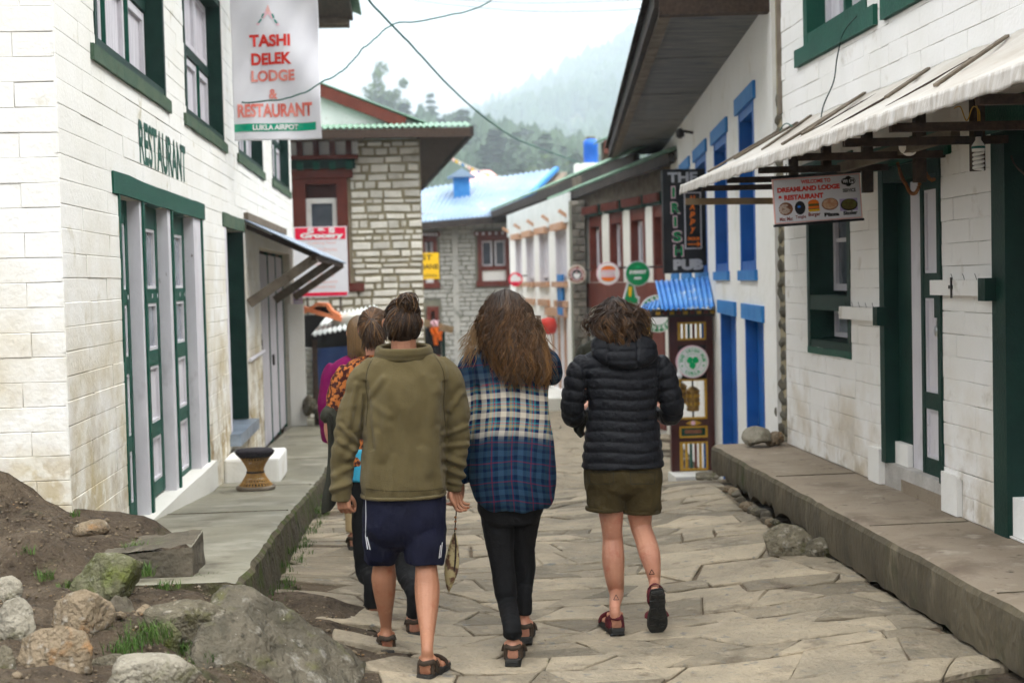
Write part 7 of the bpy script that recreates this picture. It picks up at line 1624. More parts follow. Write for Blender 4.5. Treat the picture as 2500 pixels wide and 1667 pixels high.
# fleece
m = MB(); torso(m, [(862, 925, 1050, .065, .0), (875, 905, 1072, .085, 0), (895, 888, 1098, .105, 0), (930, 885, 1100, .125, -.005), (985, 889, 1092, .138, -.01), (1050, 886, 1090, .14, -.01), (1120, 883, 1090, .145, -.01), (1180, 881, 1088, .15, -.01), (1206, 884, 1086, .147, -.005)], Y, 40, 2.6)
limb(m, [(918, 893, Y, 26), (888, 925, Y, 33), (866, 985, Y, 34), (849, 1060, Y - .01, 33), (838, 1130, Y - .01, 30), (833, 1180, Y - .02, 27), (833, 1222, Y - .02, 25)], 18); limb(m, [(1062, 888, Y, 26), (1092, 920, Y, 34), (1110, 985, Y, 33), (1117, 1050, Y + .01, 31), (1115, 1110, Y + .02, 29), (1108, 1160, Y + .03, 25), (1105, 1196, Y + .03, 21)], 18)
me = fuse(m, .005, 4)
c, nn = get_co(me); S = np.array([proj(p) for p in c]); sx, sy = S[:, 0], S[:, 1]
tor = (sx > 893) & (sx < 1084)
d = np.where(tor, .0045 * (1 - 2.2 * np.abs(vnoise(c, 7, 7, 2.4, 3))) + .003 * vnoise(c, 16, 16, 9, 5) + .004 * np.sin((sx - 985) / 17 + sy / 60) * np.clip((sy - 930) / 200, 0, 1), .0055 * (1 - 2.2 * np.abs(vnoise(c, 7, 7, 8, 9))))
d += -.009 * np.exp(-((sx - 897 - (sy - 985) * .12) / 6) ** 2) * (sy > 930) * (sy < 1100) - .008 * np.exp(-((sx - 1086) / 6) ** 2) * (sy > 930) * (sy < 1130)
for x0, y0, x1, y1, w, a_ in ((900, 968, 935, 925, 8, .006), (905, 985, 950, 1015, 9, .004), (1078, 960, 1062, 925, 9, .004), (945, 930, 938, 1100, 16, .006), (1060, 960, 1050, 1150, 16, .006), (1095, 1120, 1135, 1135, 8, .009), (1092, 1145, 1130, 1160, 7, .009), (850, 1120, 872, 1085, 8, .008), (815, 1160, 858, 1140, 8, .007), (812, 1195, 852, 1180, 7, .007), (985, 1000, 1000, 1180, 18, .004), (868, 940, 850, 1040, 7, .006), (885, 960, 872, 1050, 6, .006), (832, 1040, 868, 1075, 6, .007), (826, 1075, 866, 1100, 6, .006), (1098, 1000, 1128, 960, 7, .006), (1092, 1060, 1138, 1040, 6, .007), (1093, 1090, 1140, 1085, 6, .008), (1096, 1175, 1126, 1182, 5, .007), (920, 1060, 905, 1190, 9, .005), (960, 1120, 955, 1195, 10, .004), (1030, 1100, 1040, 1195, 10, .005), (1070, 1050, 1078, 1190, 8, .005), (905, 1010, 930, 1120, 10, .005), (1010, 890, 1060, 950, 14, .004)):
    dx, dy = x1 - x0, y1 - y0; L2 = dx * dx + dy * dy; t = np.clip(((sx - x0) * dx + (sy - y0) * dy) / L2, 0, 1); dist = np.hypot(sx - x0 - t * dx, sy - y0 - t * dy); d += a_ * np.exp(-(dist / w) ** 2) - a_ * .6 * np.exp(-((dist - 1.7 * w) / w) ** 2)
displace(me, d); fl = link('fleece', me, 'fleece', pm)
mat('seam', (.035, .027, .011), None, 4, .95)
def seam(me, pts, par, w=.9, mt='seam', off=.0015):
    Q = cr(pts, 6)
    for a, b in zip(Q, Q[1:]):
        dx, dy = b - a; L = math.hypot(dx, dy); nx, ny = -dy / L * w, dx / L * w; SEAM.append([(a[0] - nx, a[1] - ny), (a[0] + nx, a[1] + ny), (b[0] + nx, b[1] + ny), (b[0] - nx, b[1] - ny)])
    decal(me, SEAM[:], mt, par, 'seam', off, 1); SEAM.clear()
SEAM = []
seam(me, [(914, 868), (898, 900), (893, 940), (898, 980), (893, 1040)], fl); seam(me, [(1060, 866), (1080, 900), (1086, 940), (1083, 985), (1088, 1040)], fl); seam(me, [(888, 1192), (930, 1197), (985, 1199), (1040, 1197), (1082, 1191)], fl, .7)
m = MB()
for z0, rr in ((0, 0),):
    pts = [aY(985 + 72 * math.cos(t), 868 - 10 * math.sin(t) * 0, Y) for t in (0,)]
ring = lambda sy, hw, hd, oy: [Vector((aY(986, sy, Y).x + hw * math.cos(t), Y + oy + hd * math.sin(t), aY(986, sy, Y).z + (.012 * math.sin(t)))) for t in np.linspace(0, 2 * math.pi, 41)]
for sy, hw, hd, oy, r_ in ((868, .13, .085, .0, .016), (858, .127, .088, -.002, .016), (850, .122, .088, -.004, .014)): m.tube(ring(sy, hw * .96, hd, oy), r_, 8, False)
col = fuse(m, .005, 3); link('collar', col, 'fleece', pm)
m = MB(); rr = [Vector((aY(985, 1204, Y).x + .193 * math.copysign(abs(math.cos(t)) ** .77, math.cos(t)), Y - .006 + .147 * math.copysign(abs(math.sin(t)) ** .77, math.sin(t)), aY(985, 1204, Y).z + .004 * math.sin(t))) for t in np.linspace(0, 2 * math.pi, 61)]; m.tube(rr, .0085, 8, False); m.build('hem', 'fleece', pm, True)
# shorts
m = MB(); torso(m, [(1195, 888, 1084, .125, 0), (1230, 888, 1086, .135, 0), (1280, 889, 1086, .13, 0), (1325, 905, 1070, .1, .02), (1345, 930, 1045, .05, .03)], Y, 36, 2.5)
limb(m, [(941, 1235, Y + .0, 50), (938, 1290, Y + .02, 50), (936, 1320, Y + .04, 49), (933, 1348, Y + .07, 45), (934, 1364, Y + .08, 43)], 20); limb(m, [(1033, 1235, Y - .01, 52), (1035, 1290, Y - .015, 52), (1036, 1330, Y - .02, 51), (1038, 1362, Y - .02, 47), (1038, 1373, Y - .02, 46)], 20)
me = fuse(m, .006, 3); folds(me, .008, 8, 4., 5); sh_ = link('shorts', me, 'navy', pm)
decal(me, [[(891, 1306), (893, 1306), (899, 1340), (896, 1340)], [(894.5, 1310), (897, 1310), (905, 1341), (902, 1341)], [(1079, 1323), (1081, 1323), (1077, 1360), (1075, 1360)], [(1075, 1330), (1077, 1330), (1073, 1362), (1071, 1362)], [(892, 1215), (893.4, 1215), (894, 1260), (892.6, 1260)], [(892.6, 1260), (894, 1260), (893, 1306), (891.6, 1306)]], 'stripe', sh_, 'stripe', each=True)
# hair tied up
rs = random.Random(31); bun = aY(995, 741, Y - .055); base = hc + Vector((0, -.004, .006)); HR = Vector((.083, .1, .104))
m = MB(); ball(m, base + Vector((0, -.012, .002)), (.0805, .092, .1), 18); ball(m, base + Vector((0, -.05, -.035)), (.062, .042, .06), 14); ball(m, bun, (.036, .032, .024), 12); hair_cap(m, .006, pm, (.028, .017, .011))
cv, ws, c0, c1 = [], [], [], []
for k in range(520):
    a = rs.uniform(-math.pi, 0) if k < 430 else rs.uniform(0, math.pi); el = rs.uniform(-.95, -.35) if a < 0 else rs.uniform(.1, .5)
    st_ = Vector((math.cos(a) * math.cos(el), math.sin(a) * math.cos(el), math.sin(el))); en = (bun - base); en = Vector((en.x / HR.x, en.y / HR.y, en.z / HR.z)).normalized(); P_ = []; ph = rs.uniform(0, 6); lift = rs.uniform(0, .012); wv = rs.uniform(.0, .006)
    for i in range(11):
        t = i / 10; v = st_.lerp(en, t).normalized(); r_ = 1 + lift / .09 * math.sin(math.pi * t); p = base + Vector((v.x * HR.x, v.y * HR.y, v.z * HR.z)) * r_; p += Vector((math.sin(ph + t * 9), 0, math.cos(ph + t * 7))) * wv; P_.append(p)
    cv.append(P_); ws.append(rs.uniform(.0018, .0042)); g = rs.random() ** 3; c0.append((.02, .011, .007)); c1.append((.03 + .16 * g, .016 + .075 * g, .009 + .02 * g))
for k in range(130):       # loops of the bun and flyaway ends
    a = rs.uniform(0, 6.28); ax = Vector((rs.gauss(0, 1), rs.gauss(0, 1), rs.gauss(0, .5))).normalized(); e1 = ax.orthogonal().normalized(); e2 = ax.cross(e1); r_ = rs.uniform(.022, .046); L = rs.uniform(1.5, 4.5); o = Vector((rs.gauss(0, .01), rs.gauss(0, .01), rs.gauss(0, .008)))
    cv.append([bun + o + (e1 * math.cos(a + L * i / 9) + e2 * math.sin(a + L * i / 9)) * (r_ + (.004 * i / 9)) for i in range(10)]); ws.append(rs.uniform(.0015, .0035)); g = rs.random() ** 2; c0.append((.025, .014, .008)); c1.append((.04 + .22 * g, .02 + .11 * g, .01 + .035 * g))
for k in range(26):
    s_ = rs.choice((-1, 1)); p = base + Vector((s_ * rs.uniform(.05, .085), -.02, rs.uniform(-.06, .06))); d_ = Vector((s_ * .9, -.2, rs.uniform(-1.2, .3))) * rs.uniform(.015, .035); cv.append([p + d_ * (i / 6) + Vector((.004 * math.sin(i + k), 0, .004 * math.cos(i * 1.3 + k))) for i in range(7)]); ws.append(.0009); c0.append((.04, .02, .01)); c1.append((.16, .08, .03))
strands(cv, ws, c0, c1, pm)

# ---------------------------------------------------------------- woman in plaid flannel shirt
Y = 6.86
pp = empty('person', (*on_ground(1255, 1590)[:2], 0), 'person with long wavy hair in a long blue plaid shirt and black leggings', 'person')
fL = Foot(on_ground(1252, 1622, .035), (.12, 1, .0), (0, -.12, 1), L=.24); fR = Foot(on_ground(1281, 1568, .035), (.1, 1, 0), L=.24)
hc = aY(1236, 790, Y + .02)
m = MB(); head(m, hc, (.072, .09, .108)); wlimb(m, [(hc + Vector((0, -.01, -.05)), .052), (aY(1240, 880, Y), .06)])
torso(m, [(850, 1195, 1290, .06, 0), (890, 1170, 1325, .08, 0), (980, 1175, 1325, .095, 0), (1100, 1165, 1335, .1, 0), (1200, 1168, 1332, .115, 0), (1250, 1180, 1320, .1, 0)], Y, 24, 2.4, .82)
wl = aY(1122, 1186, Y + .02)
limb(m, [(1172, 885, Y, 18), (1145, 1000, Y, 15), (1136, 1090, Y, 14), (1123, 1180, Y + .02, 12)]); limb(m, [(1318, 880, Y, 18), (1340, 900, Y + .1, 15), (1346, 910, Y + .2, 15), (1335, 880, Y + .38, 18), (1320, 850, Y + .45, 14)])
hand(m, wl + Vector((0, 0, .015)), (-.12, .0, -1), (-.6, .75, 0), -1, .7, .88, .5); hand(m, aY(1318, 846, Y + .46), (-.6, .4, .6), (-.4, -.6, .2), 1, .6, .88)
for f in (fL, fR): f.body(m, side=1 if f is fL else -1); a = f.ankle(); wlimb(m, [(a + Vector((0, 0, .1)), .026), (a + Vector((0, 0, .03)), .025), (a - f.u * .01, .029), (f.p(.1, 0, .05), .028)])
link('body', skin_body(m), 'skin', pp); eyes(hc, pp); fL.sandal(pp); fR.sandal(pp)
m = MB(); torso(m, [(1205, 1168, 1332, .115, 0), (1240, 1166, 1327, .125, -.005), (1275, 1186, 1314, .115, 0)], Y, 30)
aL, aR = fL.ankle(), fR.ankle()
wlimb(m, [(aY(1212, 1235, Y), .083), (aY(1218, 1290, Y - .01), .079), (aY(1222, 1345, Y - .02), .064), (aY(1228, 1385, Y - .03), .057), (aY(1233, 1430, Y - .05), .056), (aY(1240, 1480, Y - .08), .047), (aL + Vector((-.003, .01, .07)), .043), (aL + Vector((-.002, .0, .025)), .044)], 18)
wlimb(m, [(aY(1282, 1235, Y + .01), .083), (aY(1276, 1290, Y + .03), .075), (aY(1276, 1340, Y + .05), .06), (aY(1279, 1385, Y + .08), .057), (aY(1276, 1430, Y + .09), .052), (aR + Vector((0, .0, .12)), .04), (aR + Vector((0, .0, .03)), .038)], 18)
me = fuse(m, .006, 3); folds(me, .0022, 9, 14, 2); link('leggings', me, 'leggings', pp)
m = MB(); torso(m, [(838, 1185, 1300, .06, 0), (852, 1158, 1335, .085, 0), (880, 1146, 1348, .105, 0), (930, 1158, 1340, .118, -.005), (980, 1163, 1337, .125, -.01), (1040, 1158, 1342, .13, -.01), (1100, 1150, 1351, .14, -.015), (1160, 1146, 1354, .15, -.02), (1205, 1155, 1351, .15, -.02), (1222, 1166, 1348, .146, -.02), (1236, 1190, 1338, .135, -.02)], Y, 40, 2.4)
limb(m, [(1175, 868, Y, 26), (1148, 900, Y, 32), (1144, 960, Y, 29), (1145, 1020, Y, 27), (1142, 1080, Y + .01, 25), (1133, 1135, Y + .02, 21), (1126, 1175, Y + .02, 17)], 18); limb(m, [(1315, 865, Y, 28), (1338, 885, Y + .05, 30), (1345, 908, Y + .14, 29), (1344, 912, Y + .22, 27), (1336, 890, Y + .34, 23)], 18)
me = fuse(m, .006, 3); c, nn = get_co(me); S = np.array([proj(p) for p in c]); sx, sy = S[:, 0], S[:, 1]
d = .007 * (1 - 2.2 * np.abs(vnoise(c, 7, 7, 2.2, 11))) * np.clip((sy - 920) / 150, .25, 1) + .006 * np.sin((sx - 1250) / 13 + np.sin(sy / 70) * 1.2) * np.clip((sy - 1020) / 160, 0, 1) - .008 * np.exp(-((sx - 1162 + (sy - 960) * .1) / 6) ** 2) * (sy > 940) * (sy < 1100)
cl = np.column_stack([c[:, 0] + .3 * (c[:, 1] - Y) * (sx < 1160) + .012 * np.sin(c[:, 2] * 9) + .006 * vnoise(c, 6, 6, 6, 4), c[:, 1], c[:, 2] + .018 * np.sin(c[:, 0] * 9 + 1) + .05 * np.abs(c[:, 0] - aY(1250, 1000, Y).x) * (c[:, 2] < 1.3) + .008 * vnoise(c, 5, 5, 5, 8)])
displace(me, d); at_ = me.attributes.new('cloth', 'FLOAT_VECTOR', 'POINT'); at_.data.foreach_set('vector', cl.astype('f').ravel()); link('shirt', me, 'plaid', pp)
# long hair
tab = [(704, 1219, 1250), (709, 1207, 1262), (718, 1197, 1272), (737, 1186, 1285), (757, 1178, 1295), (795, 1171, 1305), (825, 1172, 1314), (850, 1176, 1326), (880, 1186, 1336), (910, 1194, 1340), (940, 1203, 1336), (965, 1212, 1326)]
ty = [t[0] for t in tab]; txl = [t[1] for t in tab]; txr = [t[2] for t in tab]
depth = lambda sy: np.interp(sy, [706, 722, 756, 795, 830, 870, 960], [.0, .06, .115, .135, .15, .165, .165])
def hair_pt(u, sy, lay, Y0): xl, xr = np.interp(sy, ty, txl), np.interp(sy, ty, txr); x = (xl + xr) / 2 + u * (xr - xl) / 2; return aY(x, sy, Y0 - depth(sy) * math.sqrt(max(.02, 1 - .9 * u * u)) + lay)
m = MB(); ball(m, hc + Vector((0, -.005, .014)), (.072, .09, .1), 18)
torso(m, [(722, 1216, 1254, .04, -.0), (742, 1200, 1272, .08, -.005), (775, 1180, 1296, .1, -.015), (810, 1174, 1306, .095, -.03), (845, 1178, 1318, .08, -.06), (880, 1198, 1318, .05, -.09), (905, 1214, 1312, .03, -.11)], Y, 24, 2.); hair_cap(m, .008, pp, (.012, .007, .004))
rs = random.Random(41); cv, ws, c0, c1 = [], [], [], []
for k in range(1500):
    u = rs.uniform(-1.02, 1.02); end = rs.uniform(830, 925) + 40 * (1 - abs(u)) * rs.random() + (25 if rs.random() < .12 else 0); 
    if u < -.75: end = rs.uniform(800, 890)
    li = rs.randrange(58); lr = random.Random(li * 7 + 3); lu = lr.uniform(-1, 1); u = max(-1.02, min(1.02, lu + rs.gauss(0, .045))); end = 850 + 112 * lr.random() ** .8 + rs.uniform(-34, 6) - 60 * max(0, -.5 - u) * 2
    st_ = 705 + 12 * u * u + rs.uniform(0, 10); ph, ph2 = lr.uniform(0, 6.28) + rs.gauss(0, .2), lr.uniform(0, 6.28) + rs.gauss(0, .2); am = lr.uniform(.009, .024) * rs.uniform(.8, 1.15); fr = lr.uniform(1.8, 3.2); lay = -lr.random() * .022 - rs.random() * .006; drift = lr.gauss(0, .14); P_ = []; n = 21
    lock = lu; pull = rs.uniform(.3, .95)
    for i in range(n):
        t = i / (n - 1); sy = st_ + (end - st_) * t; uu = u * (.88 + .12 * min(1, t * 3)) + drift * t; uu = uu * (1 - pull * max(0, t - .45)) + lock * pull * max(0, t - .45)
        p = hair_pt(uu, sy, lay, Y); w_ = am * min(1, t * 1.6); p += Vector((w_ * math.sin(ph + fr * 6.28 * t), w_ * .6 * math.cos(ph2 + fr * 6.28 * t), 0)); P_.append(p)
    cv.append(P_); ws.append(rs.uniform(.0011, .0034)); g = lr.random() ** 2 * .8 + rs.random() ** 4 * .3; g1 = min(1, g + .12 + .2 * (u > .1) * rs.random()); c0.append((.016 + .02 * g, .0085 + .01 * g, .005 + .003 * g)); c1.append((.018 + .19 * g1, .0095 + .088 * g1, .0055 + .02 * g1))
for k in range(120):     # blond wisps over the left shoulder, strays on the right
    if k < 85: x0, x1, e = rs.uniform(1165, 1185), rs.uniform(1115, 1165), rs.uniform(835, 905)
    else: x0, x1, e = rs.uniform(1300, 1318), rs.uniform(1335, 1364), rs.uniform(850, 940)
    ph = rs.uniform(0, 6); cv.append([aY(x0 + (x1 - x0) * (i / 11) ** 1.1 + 4 * math.sin(ph + i * .8), 770 + (e - 770) * i / 11, Y + .02 - .09 * math.sin(i / 11 * 2)) for i in range(12)]); ws.append(rs.uniform(.0008, .0019)); c0.append((.06, .033, .014)); c1.append((.26, .15, .06) if k < 85 else (.2, .1, .035))
for k in range(420):     # loose fine curls over the whole length
    u = rs.uniform(-1.08, 1.08); s0 = rs.uniform(708, 800); e = s0 + rs.uniform(70, 170); ph, fr, am = rs.uniform(0, 6.28), rs.uniform(1.5, 3.2), rs.uniform(.006, .02); dr = rs.gauss(0, .12)
    cv.append([hair_pt(u + dr * i / 15, min(975, s0 + (e - s0) * i / 15), -.02 - .012 * rs.random(), Y) + Vector((am * math.sin(ph + fr * 6.28 * i / 15), am * math.cos(ph + fr * 6.28 * i / 15), 0)) * min(1, i / 5) for i in range(16)])
    ws.append(rs.uniform(.0006, .0014)); g = rs.random(); c0.append((.04, .02, .01)); c1.append((.08 + .16 * g, .04 + .07 * g, .016 + .016 * g))
strands(cv, ws, c0, c1, pp)

# ---------------------------------------------------------------- woman in black quilted jacket
Y = 7.27
pb_ = empty('person', (*on_ground(1525, 1540)[:2], 0), 'person with short curly hair in a black hooded down jacket and khaki shorts', 'person')
fL = Foot(on_ground(1508, 1546, .035), (-.1, 1, 0), L=.24); g0 = on_ground(1603, 1540, .03)
fR = Foot(g0 + Vector((-.012, -.12, .215)), (.06, .42, -.9), (.0, .9, .42), L=.235)
hc = aY(1512, 795, Y + .03); m = MB(); head(m, hc, (.072, .09, .108)); wlimb(m, [(hc + Vector((0, -.01, -.05)), .052), (aY(1515, 870, Y), .06)])
torso(m, [(850, 1475, 1560, .06, 0), (890, 1450, 1590, .08, 0), (1000, 1450, 1590, .09, 0), (1100, 1445, 1600, .1, 0), (1170, 1445, 1600, .11, 0), (1215, 1465, 1580, .085, 0)], Y, 24, 2.4, .82)
limb(m, [(1452, 880, Y, 17), (1406, 990, Y, 14), (1402, 1008, Y + .06, 14), (1425, 1002, Y + .2, 13), (1440, 990, Y + .3, 12)]); limb(m, [(1582, 885, Y, 17), (1632, 985, Y, 14), (1634, 1003, Y + .05, 14), (1610, 1000, Y + .16, 13), (1598, 990, Y + .22, 12)])
hand(m, aY(1600, 1000, Y + .2), (-.35, .6, .45), (-.5, -.5, .6), 1, .9, .88, .5); hand(m, aY(1440, 990, Y + .3), (.5, .6, .2), (.4, -.5, .6), -1, .9, .88, .5)
for f, pts in ((fL, [(1491, 1240, Y, 33), (1494, 1290, Y, 26), (1496, 1318, Y + .01, 25.5), (1497, 1360, Y - .02, 28), (1500, 1405, Y - .02, 24.5), (1505, 1450, Y, 18)]), (fR, [(1561, 1245, Y, 33), (1565, 1285, Y, 26.5), (1575, 1315, Y - .05, 26), (1586, 1352, Y - .13, 26.5), (1594, 1390, Y - .16, 20), (1598, 1420, Y - .17, 14.5)])):
    f.body(m, side=1 if f is fL else -1); a = f.ankle(); wlimb(m, [(aY(x, y, yy), r_ * yy / FPX) for x, y, yy, r_ in pts] + [(a + (Vector((0, 0, .03)) if f is fL else f.u * .0), .028), (f.p(.13, 0, .05), .029)], 14)
sk = skin_body(m); link('body', sk, 'skin', pb_); eyes(hc, pb_); fL.sandal(pb_, 'strap_wine'); fR.sandal(pb_, 'strap_wine')
for cx, cy, k in ((1504, 1458, 1.), (1591, 1396, .95)):
    tri = [(cx, cy - 7 * k), (cx + 7 * k, cy + 5 * k), (cx - 6 * k, cy + 5.5 * k)]
    for i in range(3):
        a, b = tri[i], tri[(i + 1) % 3]; dx, dy = b[0] - a[0], b[1] - a[1]; L = math.hypot(dx, dy); nx, ny = -dy / L * .8, dx / L * .8
        decal(sk, [[(a[0] - nx, a[1] - ny), (a[0] + nx, a[1] + ny), (b[0] + nx, b[1] + ny), (b[0] - nx, b[1] - ny)]], 'tattoo', pb_, 'tattoo', .0012)
m = MB(); torso(m, [(1120, 1432, 1606, .115, 0), (1150, 1428, 1612, .13, -.01), (1190, 1432, 1611, .12, -.0), (1212, 1450, 1594, .09, .02), (1228, 1480, 1562, .05, .02)], Y, 36, 2.6); limb(m, [(1479, 1165, Y - .02, 48), (1478, 1195, Y - .01, 48), (1478, 1225, Y, 48), (1477, 1240, Y, 47)], 20); limb(m, [(1565, 1165, Y - .02, 48), (1566, 1195, Y - .01, 48), (1567, 1230, Y, 48), (1566, 1247, Y, 46)], 20)
me = fuse(m, .006, 3); folds(me, .007, 9, 7, 6); sh_ = link('shorts', me, 'khaki', pb_)
for x0 in (1437, 1538): decal(me, [[(x0, 1152), (x0 + 62, 1152), (x0 + 62, 1153.5), (x0, 1153.5)], [(x0, 1152), (x0 + 1.6, 1152), (x0 + 3, 1180), (x0 + 1.6, 1180)], [(x0 + 60.5, 1152), (x0 + 62, 1152), (x0 + 61, 1180), (x0 + 59.5, 1180)], [(x0 + 2, 1180), (x0 + 60, 1180), (x0 + 60, 1181.6), (x0 + 2, 1181.6)]], 'dark_olive', sh_, 'pocket_seam', .003)
m = MB(); limb(m, [(1477, 1235, Y, 49.5), (1477, 1245, Y, 49.5)], 24, 2); limb(m, [(1566, 1241, Y, 49), (1566, 1251, Y, 49)], 24, 2); me = fuse(m, .006, 1); link('cuffs', me, 'khaki', sh_)
m = MB(); torso(m, [(852, 1455, 1590, .07, 0), (866, 1428, 1606, .09, 0), (890, 1420, 1618, .112, 0), (930, 1428, 1612, .125, -.005), (985, 1436, 1604, .128, -.005), (1035, 1432, 1607, .13, -.005), (1085, 1426, 1613, .138, -.01), (1137, 1421, 1619, .145, -.01)], Y, 44, 2.5)
aLp = [(1438, 880, Y, 26), (1417, 905, Y, 32), (1405, 950, Y, 31), (1399, 990, Y + .01, 30), (1400, 1016, Y + .05, 27), (1412, 1014, Y + .14, 24), (1430, 1004, Y + .25, 20)]; aRp = [(1596, 880, Y, 26), (1617, 905, Y, 31), (1630, 950, Y, 31), (1640, 990, Y + .01, 30), (1638, 1012, Y + .05, 26), (1622, 1010, Y + .12, 24), (1605, 1002, Y + .2, 19)]
limb(m, aLp, 20); limb(m, aRp, 20); me = fuse(m, .0052, 3); c, nn = get_co(me); S = np.array([proj(p) for p in c]); sx, sy = S[:, 0], S[:, 1]
def along(c, pts):
    P_ = np.array([tuple(aY(x, y, yy)) for x, y, yy, _ in pts]); best = np.full(len(c), 1e9); arc = np.zeros(len(c)); s0 = 0
    for a, b in zip(P_, P_[1:]): v = b - a; L = np.linalg.norm(v); t = np.clip(((c - a) @ v) / L ** 2, 0, 1); dd = np.linalg.norm(c - a - t[:, None] * v, axis=1); k = dd < best; best = np.where(k, dd, best); arc = np.where(k, s0 + t * L, arc); s0 += L
    return best, arc
bl_, al_ = along(c, aLp); br_, ar_ = along(c, aRp); xlim_l = np.interp(sy, [880, 930, 1040], [1424, 1430, 1430]); xlim_r = np.interp(sy, [880, 930, 1040], [1612, 1609, 1607])
arm_ = (sx < xlim_l) & (sy < 1060) | (sx > xlim_r) & (sy < 1060); ph = np.where(arm_, np.where(sx < 1500, al_, ar_) / .056, (c[:, 2] + .006 * np.sin(c[:, 0] * 18)) / .0535)
w_ = np.abs(np.sin(np.pi * ph)); d = .0085 * (w_ ** .6) - .0055 + .0025 * vnoise(c, 22, 22, 22, 3) * w_ + .003 * vnoise(c, 30, 30, 9, 6) * (w_ < .8)
d -= .007 * np.exp(-((sx - xlim_l) / 5) ** 2) * (sy > 880) * (sy < 1030) + .007 * np.exp(-((sx - xlim_r) / 5) ** 2) * (sy > 880) * (sy < 1030)
displace(me, d); jk = link('jacket', me, 'down', pb_)
m = MB(); torso(m, [(812, 1470, 1556, .06, -.05), (822, 1450, 1580, .085, -.04), (842, 1440, 1598, .1, -.045), (865, 1444, 1600, .1, -.06), (885, 1464, 1586, .085, -.075), (896, 1482, 1566, .06, -.08)], Y, 40, 2.7); me = fuse(m, .005, 3); c, nn = get_co(me); S = np.array([proj(p) for p in c]); sx, sy = S[:, 0], S[:, 1]
u_ = (sx - 1520); pan = np.abs(u_) < 36; d = np.where(pan, .007 * np.abs(np.sin(np.pi * (sy - 812) / 23)) ** .5, .007 * np.abs(np.sin(np.pi * (sy - 812) / 40)) ** .5) - .006 * np.exp(-((np.abs(u_) - 37) / 3) ** 2) - .005 + .002 * vnoise(c, 25, 25, 25, 2); displace(me, d); link('hood', me, 'down', jk)
q = MB(); q.grid(lambda a, b: aY(1406 + 24 * a + 6 * math.sin(b * 6), 1010 + 58 * b * (1 - .35 * abs(a - .6)), Y + .12 + .02 * math.sin(a * 7)), 10, 12, .004); tag(q.build('scarf', 'dark_olive', None, True), 'dark scarf end hanging from the left forearm of the black-jacketed person', 'scarf')
# short curly hair
tab = [(722, 1485, 1515), (735, 1463, 1540), (752, 1449, 1560), (776, 1441, 1573), (796, 1441, 1580), (812, 1446, 1584), (840, 1452, 1590)]; ty = [t[0] for t in tab]; txl = [t[1] for t in tab]; txr = [t[2] for t in tab]
depth = lambda sy: np.interp(sy, [720, 735, 760, 795, 840], [.0, .07, .115, .13, .135])
m = MB(); ball(m, hc + Vector((0, -.005, .012)), (.078, .096, .104), 18); torso(m, [(735, 1472, 1530, .06, 0), (760, 1456, 1560, .1, 0), (795, 1450, 1572, .11, -.01), (820, 1458, 1574, .1, -.03), (838, 1470, 1566, .06, -.05)], Y, 22, 2.); hair_cap(m, .008, pb_, (.02, .011, .008))
rs = random.Random(51); cv, ws, c0, c1 = [], [], [], []
for k in range(760):
    lr = random.Random(rs.randrange(110) * 3 + 1); u = lr.uniform(-1.04, 1.04) + rs.gauss(0, .05); st_ = lr.uniform(720, 775); end = min(846, st_ + lr.uniform(30, 85) + rs.uniform(-8, 8)); ph = lr.uniform(0, 6.28) + rs.gauss(0, .35); am = lr.uniform(.005, .013); fr = lr.uniform(1.0, 2.1); lay = -lr.random() * .018 - rs.random() * .006; drift = lr.gauss(0, .2); n = 18; sg = lr.choice((-1, 1))
    if u > .7 and rs.random() < .3: end += 22
    cv.append([hair_pt(u * (.5 + .5 * min(1, i / n * 2)) + drift * i / n, st_ + (end - st_) * i / (n - 1), lay, Y) + Vector((am * math.sin(ph + sg * fr * 6.28 * i / n), am * math.cos(ph + sg * fr * 6.28 * i / n), am * .4 * math.sin(ph * 2 + 9 * i / n))) for i in range(n)])
    ws.append(rs.uniform(.0014, .0042)); g = lr.random() ** 3 * .7 + rs.random() ** 5 * .4; c0.append((.017, .009, .006)); c1.append((.024 + .2 * g, .012 + .095 * g, .007 + .026 * g))
for k in range(60): x = rs.uniform(1455, 1580); a = rs.uniform(-.6, .6); p = aY(x, 735 + abs(x - 1515) * .35, Y - .03); cv.append([p + Vector((.03 * a * i / 7 + .005 * math.sin(i + k), 0, .022 * math.sin(i / 7 * 2.4) * rs.uniform(.5, 1))) for i in range(8)]); ws.append(.0008); c0.append((.03, .015, .01)); c1.append((.12, .055, .02))
strands(cv, ws, c0, c1, pb_)

# ---------------------------------------------------------------- woman in rust patterned shirt, half hidden
Y = 7.62
pr = empty('person', (*on_ground(945, 1515)[:2], 0), 'person with a ponytail in a rust patterned shirt, half hidden behind the olive fleece', 'person')
fL = Foot(on_ground(913, 1516, .03), (-.05, 1, 0), L=.24); fR = Foot(on_ground(1012, 1556, .03), (.05, 1, 0), L=.24); hc = aY(912, 805, Y + .03)
m = MB(); head(m, hc, (.07, .088, .105), .25); wlimb(m, [(hc + Vector((0, -.01, -.05)), .05), (aY(920, 890, Y), .055)]); torso(m, [(880, 880, 960, .06, 0), (930, 850, 990, .085, 0), (1050, 850, 985, .09, 0), (1170, 848, 990, .11, 0), (1220, 866, 974, .09, 0)], Y, 24, 2.4, .82)
limb(m, [(850, 915, Y, 28), (820, 1000, Y, 23), (812, 1050, Y, 21), (824, 1085, Y + .06, 17), (850, 1100, Y + .2, 13)]); hand(m, aY(850, 1100, Y + .2), (.6, .5, -.2), (.2, -.3, -.9), 1, .8, .85); limb(m, [(985, 915, Y, 28), (1005, 1010, Y, 22), (1005, 1100, Y + .05, 18), (1000, 1170, Y + .08, 13)]); hand(m, aY(1000, 1175, Y + .08), (0, .1, -1), (-1, .2, 0), 1, .6, .85)
